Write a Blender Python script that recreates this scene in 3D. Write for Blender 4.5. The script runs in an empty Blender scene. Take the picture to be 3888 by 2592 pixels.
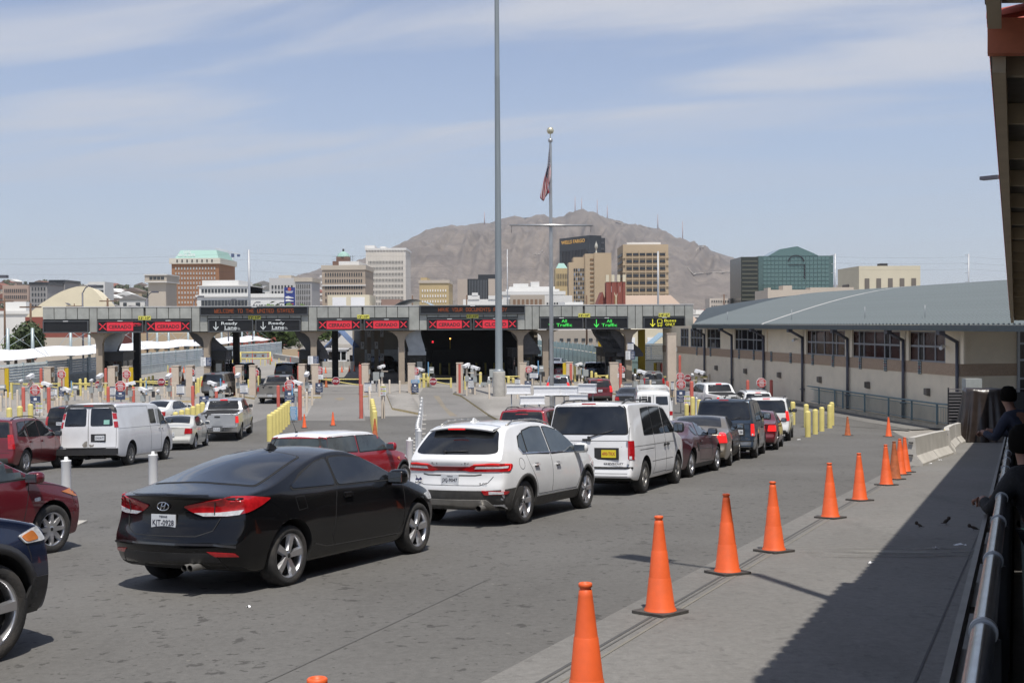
import bpy, bmesh, math, random
from mathutils import Vector, Matrix
from mathutils.bvhtree import BVHTree
from mathutils import noise as mnoise
random.seed(7)
C = bpy.context.scene
COL = C.collection
R = math.radians
CAMZ = 5.6                      # camera height above the flat inspection plaza
FPX = 4381.0                    # focal length in photo pixels (3888 wide)
PITCH = math.atan((1296 - 1226.6) / FPX)   # looking slightly down
ROLL = 0.006
cam = bpy.data.cameras.new('camera'); camo = bpy.data.objects.new('camera', cam); COL.objects.link(camo)
cam.sensor_width = 36; cam.lens = 36 * FPX / 3888; cam.clip_start = 0.05; cam.clip_end = 20000
CM = Matrix.Rotation(R(90) - PITCH, 4, 'X') @ Matrix.Rotation(-ROLL, 4, 'Z')
CM = Matrix.Translation((0, 0, CAMZ)) @ CM
camo.matrix_world = CM; C.camera = camo
SUN_EL, SHX, SHY = R(68), -0.24, 0.97     # shadows fall to the left and away
sund = Vector((-SHX * math.cos(SUN_EL), -SHY * math.cos(SUN_EL), math.sin(SUN_EL)))
sl = bpy.data.lights.new('sun', 'SUN'); so = bpy.data.objects.new('sun', sl); COL.objects.link(so)
sl.energy = 4.4; sl.angle = R(0.53); sl.color = (1, .955, .89)
so.rotation_euler = sund.to_track_quat('Z', 'Y').to_euler(); so.location = (0, -30, 60)
W = bpy.data.worlds.new('World'); C.world = W; W.use_nodes = True
nt = W.node_tree; nt.nodes.clear(); N = nt.nodes.new; LK = nt.links.new
wo = N('ShaderNodeOutputWorld'); bg = N('ShaderNodeBackground'); bg.inputs[1].default_value = .132
sk = N('ShaderNodeTexSky'); sk.sky_type = 'NISHITA'; sk.sun_disc = False
sk.sun_elevation = SUN_EL; sk.sun_rotation = math.atan2(-SHX, -SHY)
sk.altitude = 1150; sk.air_density = 1.0; sk.dust_density = .5; sk.ozone_density = 2.0
tc = N('ShaderNodeTexCoord'); sp = N('ShaderNodeSeparateXYZ'); LK(tc.outputs['Generated'], sp.inputs[0])
def mth(op, a, b=None, c=None):
    n = N('ShaderNodeMath'); n.operation = op
    for i, v in enumerate((a, b, c)):
        if v is None: continue
        if isinstance(v, (int, float)): n.inputs[i].default_value = v
        else: LK(v, n.inputs[i])
    return n.outputs[0]
zz = mth('MAXIMUM', mth('ADD', sp.outputs[2], .10), .03)
cx = mth('DIVIDE', sp.outputs[0], zz); cy = mth('DIVIDE', sp.outputs[1], zz)
cb = N('ShaderNodeCombineXYZ'); LK(mth('MULTIPLY', cx, .8), cb.inputs[0]); LK(mth('ADD', mth('MULTIPLY', cy, 2.3), mth('MULTIPLY', cx, .8)), cb.inputs[1])
n1 = N('ShaderNodeTexNoise'); n1.inputs['Scale'].default_value = .75; n1.inputs['Detail'].default_value = 9; n1.inputs['Roughness'].default_value = .52
n1.inputs['Distortion'].default_value = .5; LK(cb.outputs[0], n1.inputs['Vector'])
n2 = N('ShaderNodeTexNoise'); n2.inputs['Scale'].default_value = .22; n2.inputs['Detail'].default_value = 3; LK(cb.outputs[0], n2.inputs['Vector'])
cr = N('ShaderNodeMapRange'); cr.interpolation_type = 'SMOOTHSTEP'; cr.inputs[1].default_value = .43; cr.inputs[2].default_value = .66
LK(mth('ADD', n1.outputs['Fac'], mth('MULTIPLY', mth('SUBTRACT', n2.outputs['Fac'], .5), .55)), cr.inputs[0])
wv = mth('ADD', mth('ADD', sp.outputs[2], mth('MULTIPLY', mth('SUBTRACT', n2.outputs['Fac'], .5), .10)), mth('MULTIPLY', sp.outputs[0], -.06))
cf = mth('MULTIPLY', mth('ADD', mth('MULTIPLY', cr.outputs[0], .78), .10), mth('ADD', .25, mth('MULTIPLY', .75, mth('MINIMUM', mth('MAXIMUM', mth('MULTIPLY', mth('SUBTRACT', wv, .108), 14), 0), 1))))
tn_ = N('ShaderNodeMixRGB'); tn_.blend_type = 'MULTIPLY'; tn_.inputs[0].default_value = 1; LK(sk.outputs[0], tn_.inputs[1]); tn_.inputs[2].default_value = (1.08, .98, .98, 1)
mx = N('ShaderNodeMixRGB'); LK(cf, mx.inputs[0]); LK(tn_.outputs[0], mx.inputs[1]); mx.inputs[2].default_value = (4.9, 5.0, 5.4, 1)
hz = N('ShaderNodeMixRGB'); hf = mth('POWER', mth('MINIMUM', mth('MAXIMUM', mth('SUBTRACT', 1, mth('MULTIPLY', mth('ABSOLUTE', sp.outputs[2]), 3.2)), 0), 1), 1.6)
LK(mth('MULTIPLY', hf, .85), hz.inputs[0]); LK(mx.outputs[0], hz.inputs[1]); hz.inputs[2].default_value = (3.45, 3.95, 4.85, 1); LK(hz.outputs[0], bg.inputs[0]); LK(bg.outputs[0], wo.inputs[0])
C.view_settings.view_transform = 'Standard'; C.view_settings.look = 'None'; C.view_settings.gamma = 1
C.view_settings.use_curve_mapping = False; C.view_settings.exposure = .08
C.cycles.max_bounces = 6; C.cycles.diffuse_bounces = 4; C.cycles.glossy_bounces = 3; C.cycles.transparent_max_bounces = 6
C.cycles.use_denoising = True; C.cycles.sample_clamp_indirect = 6
ZM_ = dict(W=(0, 0, .60494), A=(0, 1050, 2.851), B=(700, 1050, 2.851), C=(1400, 1050, 2.851), D=(2050, 1050, 2.851), E=(2500, 1000, 2.24),
           F=(3200, 900, 1.959), G=(0, 900, 2.352), H=(900, 850, 2.138), I=(0, 1500, 2.24), J=(380, 1600, 1.809), K=(1500, 1450, 2.614),
           L=(2050, 1450, 2.94), M=(2450, 1400, 2.94), N=(2050, 1550, 1.505), O=(3300, 1400, 1.3146), P=(3600, 0, 1.427), Q=(0, 1750, 1.8625),
           R=(1950, 850, 2.613), S=(1500, 400, 2.613), T=(0, 1350, 4.48), U=(2600, 1500, 2.613), X=(0, 0, 1))
def px(z, x, y):
    a = ZM_[z]; return a[0] + x / a[2], a[1] + y / a[2]
def ray(z, x, y):
    u, v = px(z, x, y)
    d = CM.to_3x3() @ Vector(((u - 1944) / FPX, -(v - 1296) / FPX, -1)); return d
def at(z, x, y, Y):
    d = ray(z, x, y); t = Y / d.y; return Vector((d.x * t, Y, CAMZ + d.z * t))
def gz(x, y):
    r = 3.6 - .0642 * max(y, -40) - .013 * min((math.sqrt(x * x + 16) - x) / 2, 40)
    r2 = .5 * (r + math.sqrt(r * r + .07)) - .02
    return max(r2, 0) if y < 90 else 0
def g(z, x, y, h=0.0):
    """point where the sight line meets the ground (raised by h)"""
    d = ray(z, x, y); lo, hi = .5, 900.0
    f = lambda t: CAMZ + d.z * t - gz(d.x * t, d.y * t) - h
    for _ in range(60):
        m = (lo + hi) / 2
        if f(m) > 0: lo = m
        else: hi = m
    return Vector((d.x * lo, d.y * lo, gz(d.x * lo, d.y * lo) + h))
def gnorm(x, y):
    e = .6; return Vector((gz(x - e, y) - gz(x + e, y), gz(x, y - e) - gz(x, y + e), 2 * e)).normalized()
MATS = {}
def M(name, col, rough=.6, metal=0.0, var=.10, scale=6.0, bump=0.0, coat=0.0, emit=0.0, spec=.5, dirt=0.0, dirtcol=(.16, .13, .10), bscale=None, stretch=(1, 1, 1), world=False):
    if name in MATS: return MATS[name]
    m = bpy.data.materials.new(name); m.use_nodes = True; t = m.node_tree; b = t.nodes['Principled BSDF']
    L = t.links.new; nn = t.nodes.new
    b.inputs['Roughness'].default_value = rough; b.inputs['Metallic'].default_value = metal
    b.inputs['Specular IOR Level'].default_value = spec; b.inputs['Coat Weight'].default_value = coat; b.inputs['Coat Roughness'].default_value = .04
    c = tuple(col) + (1,)
    tcn = nn('ShaderNodeTexCoord'); mp = nn('ShaderNodeMapping'); mp.inputs['Scale'].default_value = stretch
    if world:
        ge = nn('ShaderNodeNewGeometry'); L(ge.outputs['Position'], mp.inputs[0])
    else: L(tcn.outputs['Object'], mp.inputs[0])
    nz = nn('ShaderNodeTexNoise'); nz.inputs['Scale'].default_value = scale; nz.inputs['Detail'].default_value = 6; nz.inputs['Roughness'].default_value = .6
    L(mp.outputs[0], nz.inputs['Vector'])
    mr = nn('ShaderNodeMapRange'); mr.inputs[1].default_value = .3; mr.inputs[2].default_value = .7; mr.inputs[3].default_value = 1 - var; mr.inputs[4].default_value = 1 + var
    L(nz.outputs['Fac'], mr.inputs[0])
    mu = nn('ShaderNodeMixRGB'); mu.blend_type = 'MULTIPLY'; mu.inputs[0].default_value = 1; mu.inputs[1].default_value = c; L(mr.outputs[0], mu.inputs[2])
    out = mu.outputs[0]
    if dirt:
        n3 = nn('ShaderNodeTexNoise'); n3.inputs['Scale'].default_value = scale * .35; n3.inputs['Detail'].default_value = 8; n3.inputs['Roughness'].default_value = .65; L(mp.outputs[0], n3.inputs['Vector'])
        r3 = nn('ShaderNodeMapRange'); r3.inputs[1].default_value = .48; r3.inputs[2].default_value = .75; r3.inputs[4].default_value = dirt; L(n3.outputs['Fac'], r3.inputs[0])
        m3 = nn('ShaderNodeMixRGB'); L(r3.outputs[0], m3.inputs[0]); L(out, m3.inputs[1]); m3.inputs[2].default_value = tuple(dirtcol) + (1,); out = m3.outputs[0]
    L(out, b.inputs['Base Color'])
    if bump:
        nb = nn('ShaderNodeTexNoise'); nb.inputs['Scale'].default_value = bscale or scale * 6; nb.inputs['Detail'].default_value = 5; L(mp.outputs[0], nb.inputs['Vector'])
        bp = nn('ShaderNodeBump'); bp.inputs['Strength'].default_value = bump; bp.inputs['Distance'].default_value = .02; L(nb.outputs['Fac'], bp.inputs['Height']); L(bp.outputs[0], b.inputs['Normal'])
    if emit:
        b.inputs['Emission Color'].default_value = c; b.inputs['Emission Strength'].default_value = emit
    MATS[name] = m; return m
class MB:
    def __init__(s): s.v = []; s.f = []; s.mi = []; s.sm = []
    def add(s, vs, fs, mi=0, smooth=False):
        o = len(s.v); s.v += [tuple(v) for v in vs]
        for f in fs: s.f.append(tuple(i + o for i in f)); s.mi.append(mi); s.sm.append(smooth)
        return s
    def box(s, c, d, rz=0, mi=0, M4=None, taper=1.0):
        x, y, z = d[0] / 2, d[1] / 2, d[2] / 2
        vs = [Vector((a * x * (taper if e > 0 else 1), b * y * (taper if e > 0 else 1), e * z)) for e in (-1, 1) for a, b in ((-1, -1), (1, -1), (1, 1), (-1, 1))]
        T = Matrix.Translation(c) @ (Matrix.Rotation(rz, 4, 'Z') if M4 is None else M4)
        return s.add([T @ v for v in vs], [(3, 2, 1, 0), (4, 5, 6, 7), (0, 1, 5, 4), (1, 2, 6, 5), (2, 3, 7, 6), (3, 0, 4, 7)], mi)
    def b2(s, p, q, mi=0):
        return s.box([(p[i] + q[i]) / 2 for i in range(3)], [abs(q[i] - p[i]) for i in range(3)], 0, mi)
    def cyl(s, p, q, r, r2=None, n=12, mi=0, cap=True, smooth=True):
        p = Vector(p); q = Vector(q); r2 = r if r2 is None else r2
        d = (q - p).normalized(); u = d.orthogonal().normalized(); w = d.cross(u)
        vs = [];
        for i in range(n):
            a = 2 * math.pi * i / n; e = u * math.cos(a) + w * math.sin(a); vs += [p + e * r, q + e * r2]
        s.add(vs, [(2 * i, 2 * ((i + 1) % n), 2 * ((i + 1) % n) + 1, 2 * i + 1) for i in range(n)], mi, smooth)
        if cap: s.add([vs[2 * i] for i in range(n)][::-1], [tuple(range(n))], mi); s.add([vs[2 * i + 1] for i in range(n)], [tuple(range(n))], mi)
        return s
    def tube(s, pts, r, n=8, mi=0):
        for a, b in zip(pts[:-1], pts[1:]): s.cyl(a, b, r, n=n, mi=mi)
        return s
    def lathe(s, prof, n=20, c=(0, 0, 0), axis='Z', mi=0, smooth=True, close=False):
        c = Vector(c); vs = []; k = len(prof)
        for i in range(n):
            a = 2 * math.pi * i / n; ca, sa = math.cos(a), math.sin(a)
            for r, h in prof:
                vs.append(c + (Vector((r * ca, r * sa, h)) if axis == 'Z' else Vector((h, r * ca, r * sa))))
        fs = []
        for i in range(n):
            j = (i + 1) % n
            for t in range(k - 1 + (1 if close else 0)):
                t2 = (t + 1) % k; fs.append((i * k + t, j * k + t, j * k + t2, i * k + t2))
        return s.add(vs, fs, mi, smooth)
    def prism(s, poly, h0, h1, axis='Z', mi=0, T=None):
        """polygon in the two other axes, extruded along axis"""
        n = len(poly)
        mk = {'Z': lambda p, h: Vector((p[0], p[1], h)), 'Y': lambda p, h: Vector((p[0], h, p[1])), 'X': lambda p, h: Vector((h, p[0], p[1]))}[axis]
        vs = [mk(p, h0) for p in poly] + [mk(p, h1) for p in poly]
        if T is not None: vs = [T @ v for v in vs]
        return s.add(vs, [tuple(range(n))[::-1], tuple(range(n, 2 * n))] + [(i, (i + 1) % n, n + (i + 1) % n, n + i) for i in range(n)], mi)
    def grid(s, fn, nu, nv, mi=0, smooth=True):
        vs = [fn(i / nu, j / nv) for i in range(nu + 1) for j in range(nv + 1)]
        return s.add(vs, [(i * (nv + 1) + j, (i + 1) * (nv + 1) + j, (i + 1) * (nv + 1) + j + 1, i * (nv + 1) + j + 1) for i in range(nu) for j in range(nv)], mi, smooth)
    def mesh(s, name, mats):
        me = bpy.data.meshes.new(name); me.from_pydata([tuple(v) for v in s.v], [], s.f)
        for m in (mats if isinstance(mats, (list, tuple)) else [mats]): me.materials.append(m)
        me.polygons.foreach_set('material_index', s.mi); me.polygons.foreach_set('use_smooth', s.sm)
        bm = bmesh.new(); bm.from_mesh(me); bmesh.ops.remove_doubles(bm, verts=bm.verts, dist=1e-5); bmesh.ops.recalc_face_normals(bm, faces=bm.faces); bm.to_mesh(me); bm.free()
        return me
    def build(s, name, mats, parent=None, loc=None, rz=None, **kw):
        return ob(name, s.mesh(name, mats), parent, loc, rz, **kw)
def ob(name, me, parent=None, loc=None, rz=None, **kw):
    o = bpy.data.objects.new(name, me); COL.objects.link(o)
    if parent is not None: o.parent = parent
    if loc is not None: o.location = loc
    if rz is not None: o.rotation_euler = (0, 0, rz)
    for k, v in kw.items():
        if v is not None: o[k] = v
    return o
def thing(name, label, category, loc=(0, 0, 0), rz=0, group=None):
    o = bpy.data.objects.new(name, None); COL.objects.link(o); o.location = loc; o.rotation_euler = (0, 0, rz); o.empty_display_size = .2
    o['label'] = label; o['category'] = category
    if group: o['group'] = group
    return o
def dup(root, label=None, parent=None, loc=None, rz=None, group=None):
    c = root.copy(); COL.objects.link(c)
    if parent is not None: c.parent = parent
    if loc is not None: c.location = loc
    if rz is not None: c.rotation_euler = (0, 0, rz)
    if label: c['label'] = label
    if group: c['group'] = group
    for ch in KIDS.get(root.name, []) or list(root.children): dup(ch, parent=c)
    return c
KIDS = {}
ORD = ['nearest', 'second', 'third', 'fourth', 'fifth', 'sixth', 'seventh', 'eighth', 'ninth', 'tenth', 'eleventh', 'twelfth', 'thirteenth', 'fourteenth', 'fifteenth', 'sixteenth', 'seventeenth', 'eighteenth']
TXT = {}
def text_mesh(s, mat, bold=0.0, space=1.0):
    k = (s, mat.name, bold, space)
    if k in TXT: return TXT[k]
    cu = bpy.data.curves.new('t', 'FONT'); cu.body = s; cu.size = 1; cu.align_x = 'CENTER'; cu.align_y = 'CENTER'; cu.extrude = .012; cu.offset = bold; cu.space_character = space
    cu.resolution_u = 2; o = bpy.data.objects.new('t', cu); COL.objects.link(o); bpy.context.view_layer.update()
    me = bpy.data.meshes.new_from_object(o.evaluated_get(bpy.context.evaluated_depsgraph_get())); bpy.data.objects.remove(o); bpy.data.curves.remove(cu)
    me.materials.clear(); me.materials.append(mat)
    xs = [v.co.x for v in me.vertices]; ys = [v.co.y for v in me.vertices]
    w, h = max(xs) - min(xs), max(ys) - min(ys); cx0, cy0 = (max(xs) + min(xs)) / 2, (max(ys) + min(ys)) / 2
    for v in me.vertices: v.co.x -= cx0; v.co.y -= cy0
    TXT[k] = (me, w, h); return TXT[k]
def lettering(s, mat, w, h, parent, loc, rot=(R(90), 0, 0), bold=0.0, name='lettering', space=1.0, keep=False):
    """text fitted in w x h, standing upright facing -Y"""
    me, tw, th = text_mesh(s, mat, bold, space)
    o = ob(name, me, parent, loc); o.rotation_euler = rot
    sx, sy = w / tw, h / th
    if keep: sx = sy = min(sx, sy)
    o.scale = (sx, sy, min(sx, sy)); return o
def lerp(pl, t):
    if t <= pl[0][0]: return pl[0][1]
    for a, b in zip(pl[:-1], pl[1:]):
        if t <= b[0]: return a[1] + (b[1] - a[1]) * (t - a[0]) / (b[0] - a[0])
    return pl[-1][1]
RUB = M('black_rubber', (.018, .018, .018), .75, var=.25, scale=20)
TYRE = M('tyre_rubber', (.030, .029, .028), .85, var=.3, scale=14, bump=.4, dirt=.6, dirtcol=(.10, .085, .07))
WELL = M('wheel_well', (.012, .012, .012), .9)
GLASS = M('tinted_glass', (.013, .014, .015), .04, var=.8, scale=1.6, spec=.6, coat=.3)
GLASS2 = M('lighter_tinted_glass', (.045, .055, .055), .05, var=.45, scale=2.2, spec=.6, coat=.3)
PLAST = M('black_plastic', (.025, .025, .026), .5, var=.15)
GPLAST = M('grey_plastic', (.065, .062, .057), .6, var=.2, scale=9)
CHROME = M('chrome', (.75, .76, .78), .12, 1, var=.05)
ALLOY = M('alloy', (.55, .55, .56), .28, .85, var=.08)
ALLOYD = M('worn_alloy', (.38, .37, .35), .42, .7, var=.15)
REDL = M('red_lens', (.42, .010, .014), .10, var=.3, scale=14, coat=.8)
REDB = M('lit_brake_lens', (.62, .02, .02), .15, var=.1, coat=.6, emit=.9)
CLR = M('clear_lens', (.62, .63, .64), .12, var=.25, scale=25, coat=.6)
AMB = M('amber_lens', (.62, .19, .03), .15, var=.2, coat=.6)
PLATE = M('plate_white', (.62, .64, .66), .45, var=.05)
PLATEY = M('plate_yellow', (.72, .58, .03), .45, var=.05)
INK = M('plate_ink', (.02, .02, .04), .5)
REDINK = M('red_ink', (.45, .06, .04), .5)
def paint(name, col, metal=.0, rough=.32, dirt=.12):
    return M('paint_' + name, col, rough, metal, var=.05, scale=2.5, coat=.85 if max(col) > .02 else .55, spec=.5 if max(col) > .02 else .2, bump=0, dirt=dirt, dirtcol=(.22, .19, .16))
WHEELS = {}
def wheel_meshes(Rw, wid, spokes, rimR, kind, mat):
    k = (round(Rw, 3), wid, spokes, round(rimR, 3), kind, mat.name)
    if k in WHEELS: return WHEELS[k]
    w = wid / 2; r = Rw
    t = MB(); t.lathe([(rimR, -w * .85), (rimR + .02, -w), (r - .035, -w * 1.0), (r - .008, -w * .82), (r, -w * .5), (r, w * .5), (r - .008, w * .82), (r - .035, w * 1.0), (rimR + .03, w * 1.02), (rimR, w * .9)], 36, axis='X')
    for sgn in (-.45, 0, .45): t.lathe([(r + .001, w * sgn - .006), (r - .006, w * sgn), (r + .001, w * sgn + .006)], 36, axis='X')
    tm = t.mesh('tyre', TYRE)
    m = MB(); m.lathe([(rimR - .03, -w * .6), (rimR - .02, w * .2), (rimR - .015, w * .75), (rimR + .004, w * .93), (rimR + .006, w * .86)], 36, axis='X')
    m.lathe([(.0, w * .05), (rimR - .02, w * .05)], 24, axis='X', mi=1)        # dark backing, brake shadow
    m.lathe([(.0, w * .78), (.035, w * .76), (.05, w * .66), (.06, w * .3)], 18, axis='X')
    for i in range(spokes):
        a0 = 2 * math.pi * i / spokes
        offs = [0] if kind != 'twin' else [-.13, .13]
        for da in offs:
            a = a0 + da; ro = rimR - .012
            wi, wo_ = {'wide': (.035, .052), 'thin': (.014, .018), 'twin': (.016, .020), 'star': (.05, .028)}[kind]
            d = Vector((0, math.cos(a), math.sin(a))); s = Vector((0, -math.sin(a), math.cos(a)))
            a2 = a + (.10 if kind == 'wide' else 0); d2 = Vector((0, math.cos(a2), math.sin(a2))); s2 = Vector((0, -math.sin(a2), math.cos(a2)))
            xo = Vector((1, 0, 0)); vs = []
            for (dd, ss, rr, ww, x0, x1) in ((d, s, .04, wi, w * .40, w * .72), (d2, s2, ro * .6, (wi + wo_) / 2, w * .48, w * .84), (d2, s2, ro, wo_, w * .5, w * .86)):
                vs += [dd * rr - ss * ww + xo * x0, dd * rr + ss * ww + xo * x0, dd * rr + ss * ww * .7 + xo * x1, dd * rr - ss * ww * .7 + xo * x1]
            fs = []
            for q in (0, 4): fs += [(q, q + 1, q + 5, q + 4), (q + 1, q + 2, q + 6, q + 5), (q + 2, q + 3, q + 7, q + 6), (q + 3, q, q + 4, q + 7)]
            fs += [(3, 2, 1, 0), (8, 9, 10, 11)]; m.add(vs, fs)
        b = a0 + math.pi / spokes; m.cyl((w * .5, .05 * math.cos(b), .05 * math.sin(b)), (w * .72, .05 * math.cos(b), .05 * math.sin(b)), .007, n=6, mi=1)
    m.lathe([(0, w * .80), (.022, w * .80), (.026, w * .76)], 14, axis='X', mi=1)
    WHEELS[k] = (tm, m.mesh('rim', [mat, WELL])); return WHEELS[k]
class Car:
    def __init__(s, name, label, cat, sp, mat, lvl=2, group=None):
        s.sp = sp; s.mat = mat; s.root = thing(name, label, cat, group=group); L = sp['L']; s.L = L; s.lvl = lvl
        s.cage(); s.wheels()
    def ZT(s, y): return lerp(s.sp['top'], y)
    def half(s, y, z):
        sp = s.sp; zb = lerp(sp['belt'], y); H = max(p[1] for p in sp['top']); gc = sp['gc']; rw = sp.get('rw', .74)
        zr = (z - gc) / (zb - gc)
        if z <= zb: f = lerp(sp.get('side', [(0, .90), (.14, .955), (.45, 1.0), (.72, .995), (.9, .975), (1, .955)]), zr)
        else: f = .955 + (rw - .955) * (z - zb) / max(.05, H - zb)
        h = sp['W'] / 2 * lerp(sp['plan'], y) * f
        fl = sp.get('flare', .012)
        for yw in (sp['yr'], sp['yf']): h += fl * math.exp(-((y - yw) / .36) ** 2) * max(0, 1 - max(0, z - sp['R'] * 2) / .25) * min(1, max(0, (z - gc) / .2))
        return h
    def cage(s):
        sp = s.sp; L = s.L; ks = sorted(set([p[0] for p in sp['top'] if .36 < p[0] < L - .30])); ys = [0, sp.get('y1', .38)]
        for y in ks + [L - .34]:
            while y - ys[-1] > .34: ys.append(ys[-1] + (y - ys[-1]) / math.ceil((y - ys[-1]) / .3))
            if y - ys[-1] > .06: ys.append(y)
        ys.append(L)
        cs = sp.get('cs', [0, .05, .16, .30, .44, .57, .68, .80, .91, .97, 1]); As = sp.get('as', [-1, -.93, -.7, -.35, 0, .35, .7, .93, 1])
        rb, fb = sp.get('rbow', .16), sp.get('fbow', .3); kb = sp.get('kb', .10); cw = sp.get('crown', .035)
        zbm = [(0, sp['gc'] + .08), (.5, sp['gc']), (L - .6, sp['gc']), (L, sp['gc'] + .06)]
        n = len(ys) - 1; V = {}; vs = []; mid = L * .5
        def vert(ai, i, ci):
            k = (ai, i, ci)
            if k in V: return V[k]
            a, c, y0 = As[ai], cs[ci], ys[i]
            yq = max(0, y0 - kb * a * a) if y0 < mid else min(L, y0 + kb * a * a)
            zt = s.ZT(yq) - cw * a * a; zb = lerp(zbm, y0); z = zb + c * (zt - zb)
            if i == 0: y = lerp(sp['rear'], z) + rb * abs(a) ** 2.4
            elif i == n: y = L - lerp(sp['front'], z) - fb * abs(a) ** 2.2
            else: y = y0
            x = a * s.half(y, z)
            V[k] = len(vs); vs.append((x, y, z)); return V[k]
        fs = []; na, nc = len(As) - 1, len(cs) - 1
        for i in range(n):
            for c in range(nc):
                fs.append((vert(0, i, c), vert(0, i, c + 1), vert(0, i + 1, c + 1), vert(0, i + 1, c)))
                fs.append((vert(na, i, c), vert(na, i + 1, c), vert(na, i + 1, c + 1), vert(na, i, c + 1)))
            for a in range(na):
                fs.append((vert(a, i, nc), vert(a + 1, i, nc), vert(a + 1, i + 1, nc), vert(a, i + 1, nc)))
                fs.append((vert(a, i, 0), vert(a, i + 1, 0), vert(a + 1, i + 1, 0), vert(a + 1, i, 0)))
        for a in range(na):
            for c in range(nc):
                fs.append((vert(a, 0, c), vert(a + 1, 0, c), vert(a + 1, 0, c + 1), vert(a, 0, c + 1)))
                fs.append((vert(a, n, c), vert(a, n, c + 1), vert(a + 1, n, c + 1), vert(a + 1, n, c)))
        me = bpy.data.meshes.new('body'); me.from_pydata(vs, [], fs)
        bm = bmesh.new(); bm.from_mesh(me); bmesh.ops.recalc_face_normals(bm, faces=bm.faces); bm.to_mesh(me); bm.free()
        o = bpy.data.objects.new('tmp', me); COL.objects.link(o)
        md = o.modifiers.new('s', 'SUBSURF'); md.levels = md.render_levels = s.lvl
        dg = bpy.context.evaluated_depsgraph_get(); m1 = bpy.data.meshes.new_from_object(o.evaluated_get(dg))
        bm = bmesh.new(); bm.from_mesh(m1); s.bvh = BVHTree.FromBMesh(bm); bm.free()
        cut = MB(); Ra = sp.get('Ra', sp['R'] + .055); s.Ra = Ra; zc = sp['R'] + .012
        for yw in (sp['yr'], sp['yf']):
            for sg in (-1, 1): cut.cyl((sg * (sp['W'] / 2 - .34), yw, zc), (sg * (sp['W'] / 2 + .3), yw, zc), Ra, n=40)
        co = cut.build('cut', WELL); md = o.modifiers.new('b', 'BOOLEAN'); md.operation = 'DIFFERENCE'; md.object = co; md.solver = 'EXACT'
        dg = bpy.context.evaluated_depsgraph_get(); m2 = bpy.data.meshes.new_from_object(o.evaluated_get(dg))
        bpy.data.objects.remove(o); bpy.data.objects.remove(co)
        m2.materials.clear(); m2.materials.append(s.mat); m2.materials.append(WELL)
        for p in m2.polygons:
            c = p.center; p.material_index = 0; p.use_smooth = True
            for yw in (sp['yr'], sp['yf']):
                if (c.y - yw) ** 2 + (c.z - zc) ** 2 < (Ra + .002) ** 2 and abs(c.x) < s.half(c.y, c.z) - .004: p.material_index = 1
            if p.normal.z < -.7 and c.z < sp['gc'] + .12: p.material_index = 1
        bm = bmesh.new(); bm.from_mesh(m2)
        for e in bm.edges:
            if len(e.link_faces) == 2 and e.calc_face_angle(0) > .7: e.smooth = False
        bm.to_mesh(m2); bm.free()
        m2.name = 'body'; s.body = ob('body', m2, s.root)
    def wheels(s):
        sp = s.sp; wid = sp.get('tw', .22); rr = sp.get('rim', sp['R'] * .68)
        tm, rm = wheel_meshes(sp['R'], wid, sp.get('spokes', 5), rr, sp.get('sk', 'wide'), sp.get('wm', ALLOY))
        for yw in (sp['yr'], sp['yf']):
            for sg in (1, -1):
                x = sg * (sp['W'] / 2 * .985 - wid / 2 - .012 + sp.get('wo', 0))
                w = ob('wheel', tm, s.root, (x, yw, sp['R'] - .006)); r = ob('rim', rm, w)
                if sg < 0: w.rotation_euler = (0, 0, math.pi)
        s.xw = sp['W'] / 2 * .985 - .04
    def cast(s, th, u, z, off):
        if th == 'T': p = Vector((u, z, 4)); d = Vector((0, 0, -1))
        else:
            c, sn = math.cos(th), math.sin(th); d = Vector((-sn, c, 0)); p = Vector((u * c, u * sn, z)) - d * 7
        h = s.bvh.ray_cast(p, d, 14)
        if h[0] is None: h = s.bvh.find_nearest(p + d * 6.2)
        nrm = h[1] if h[1].dot(d) < 0 else -h[1]
        return h[0] + nrm * off, nrm
    def patch(s, name, th, poly, mat, off=.006, g_=.12, both=False, parent=None, skirt=.012, mirror=False, label=None):
        """polygon laid on the body, seen along th (0 rear, 90 right side, 180 front, 'T' top)"""
        if th != 'T': thr = R(th)
        else: thr = 'T'
        if mirror:
            poly = [(-u, v) for u, v in poly]; thr = thr if th == 'T' else -thr
        bm = bmesh.new(); f = bm.faces.new([bm.verts.new((u, v, 0)) for u, v in poly])
        us = [p[0] for p in poly]; vs = [p[1] for p in poly]
        bmesh.ops.triangulate(bm, faces=bm.faces[:])
        for lo, hi, ax in ((min(us), max(us), 0), (min(vs), max(vs), 1)):
            n = int((hi - lo) / g_)
            for i in range(1, n + 1):
                co = [0, 0, 0]; co[ax] = lo + (hi - lo) * i / (n + 1); no = [0, 0, 0]; no[ax] = 1
                bmesh.ops.bisect_plane(bm, geom=bm.verts[:] + bm.edges[:] + bm.faces[:], plane_co=co, plane_no=no)
        bmesh.ops.triangulate(bm, faces=[x for x in bm.faces if len(x.verts) > 4])
        be = [e for e in bm.edges if len(e.link_faces) == 1]
        pos = {}
        for v in bm.verts: pos[v] = s.cast(thr, v.co.x, v.co.y, off)
        if skirt:
            r = bmesh.ops.extrude_edge_only(bm, edges=be); nv = [x for x in r['geom'] if isinstance(x, bmesh.types.BMVert)]
            for v in nv:
                p, n = s.cast(thr, v.co.x, v.co.y, off); pos[v] = (p - n * (skirt + off), n)
        for v, (p, n) in pos.items(): v.co = p
        bmesh.ops.recalc_face_normals(bm, faces=bm.faces)
        me = bpy.data.meshes.new(name); bm.to_mesh(me); bm.free(); me.materials.append(mat)
        for p in me.polygons: p.use_smooth = len(me.polygons) > 8
        try: me.set_sharp_from_angle(angle=R(40))
        except Exception: pass
        o = ob(name, me, parent or s.root)
        if label: o['label'] = label
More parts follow.
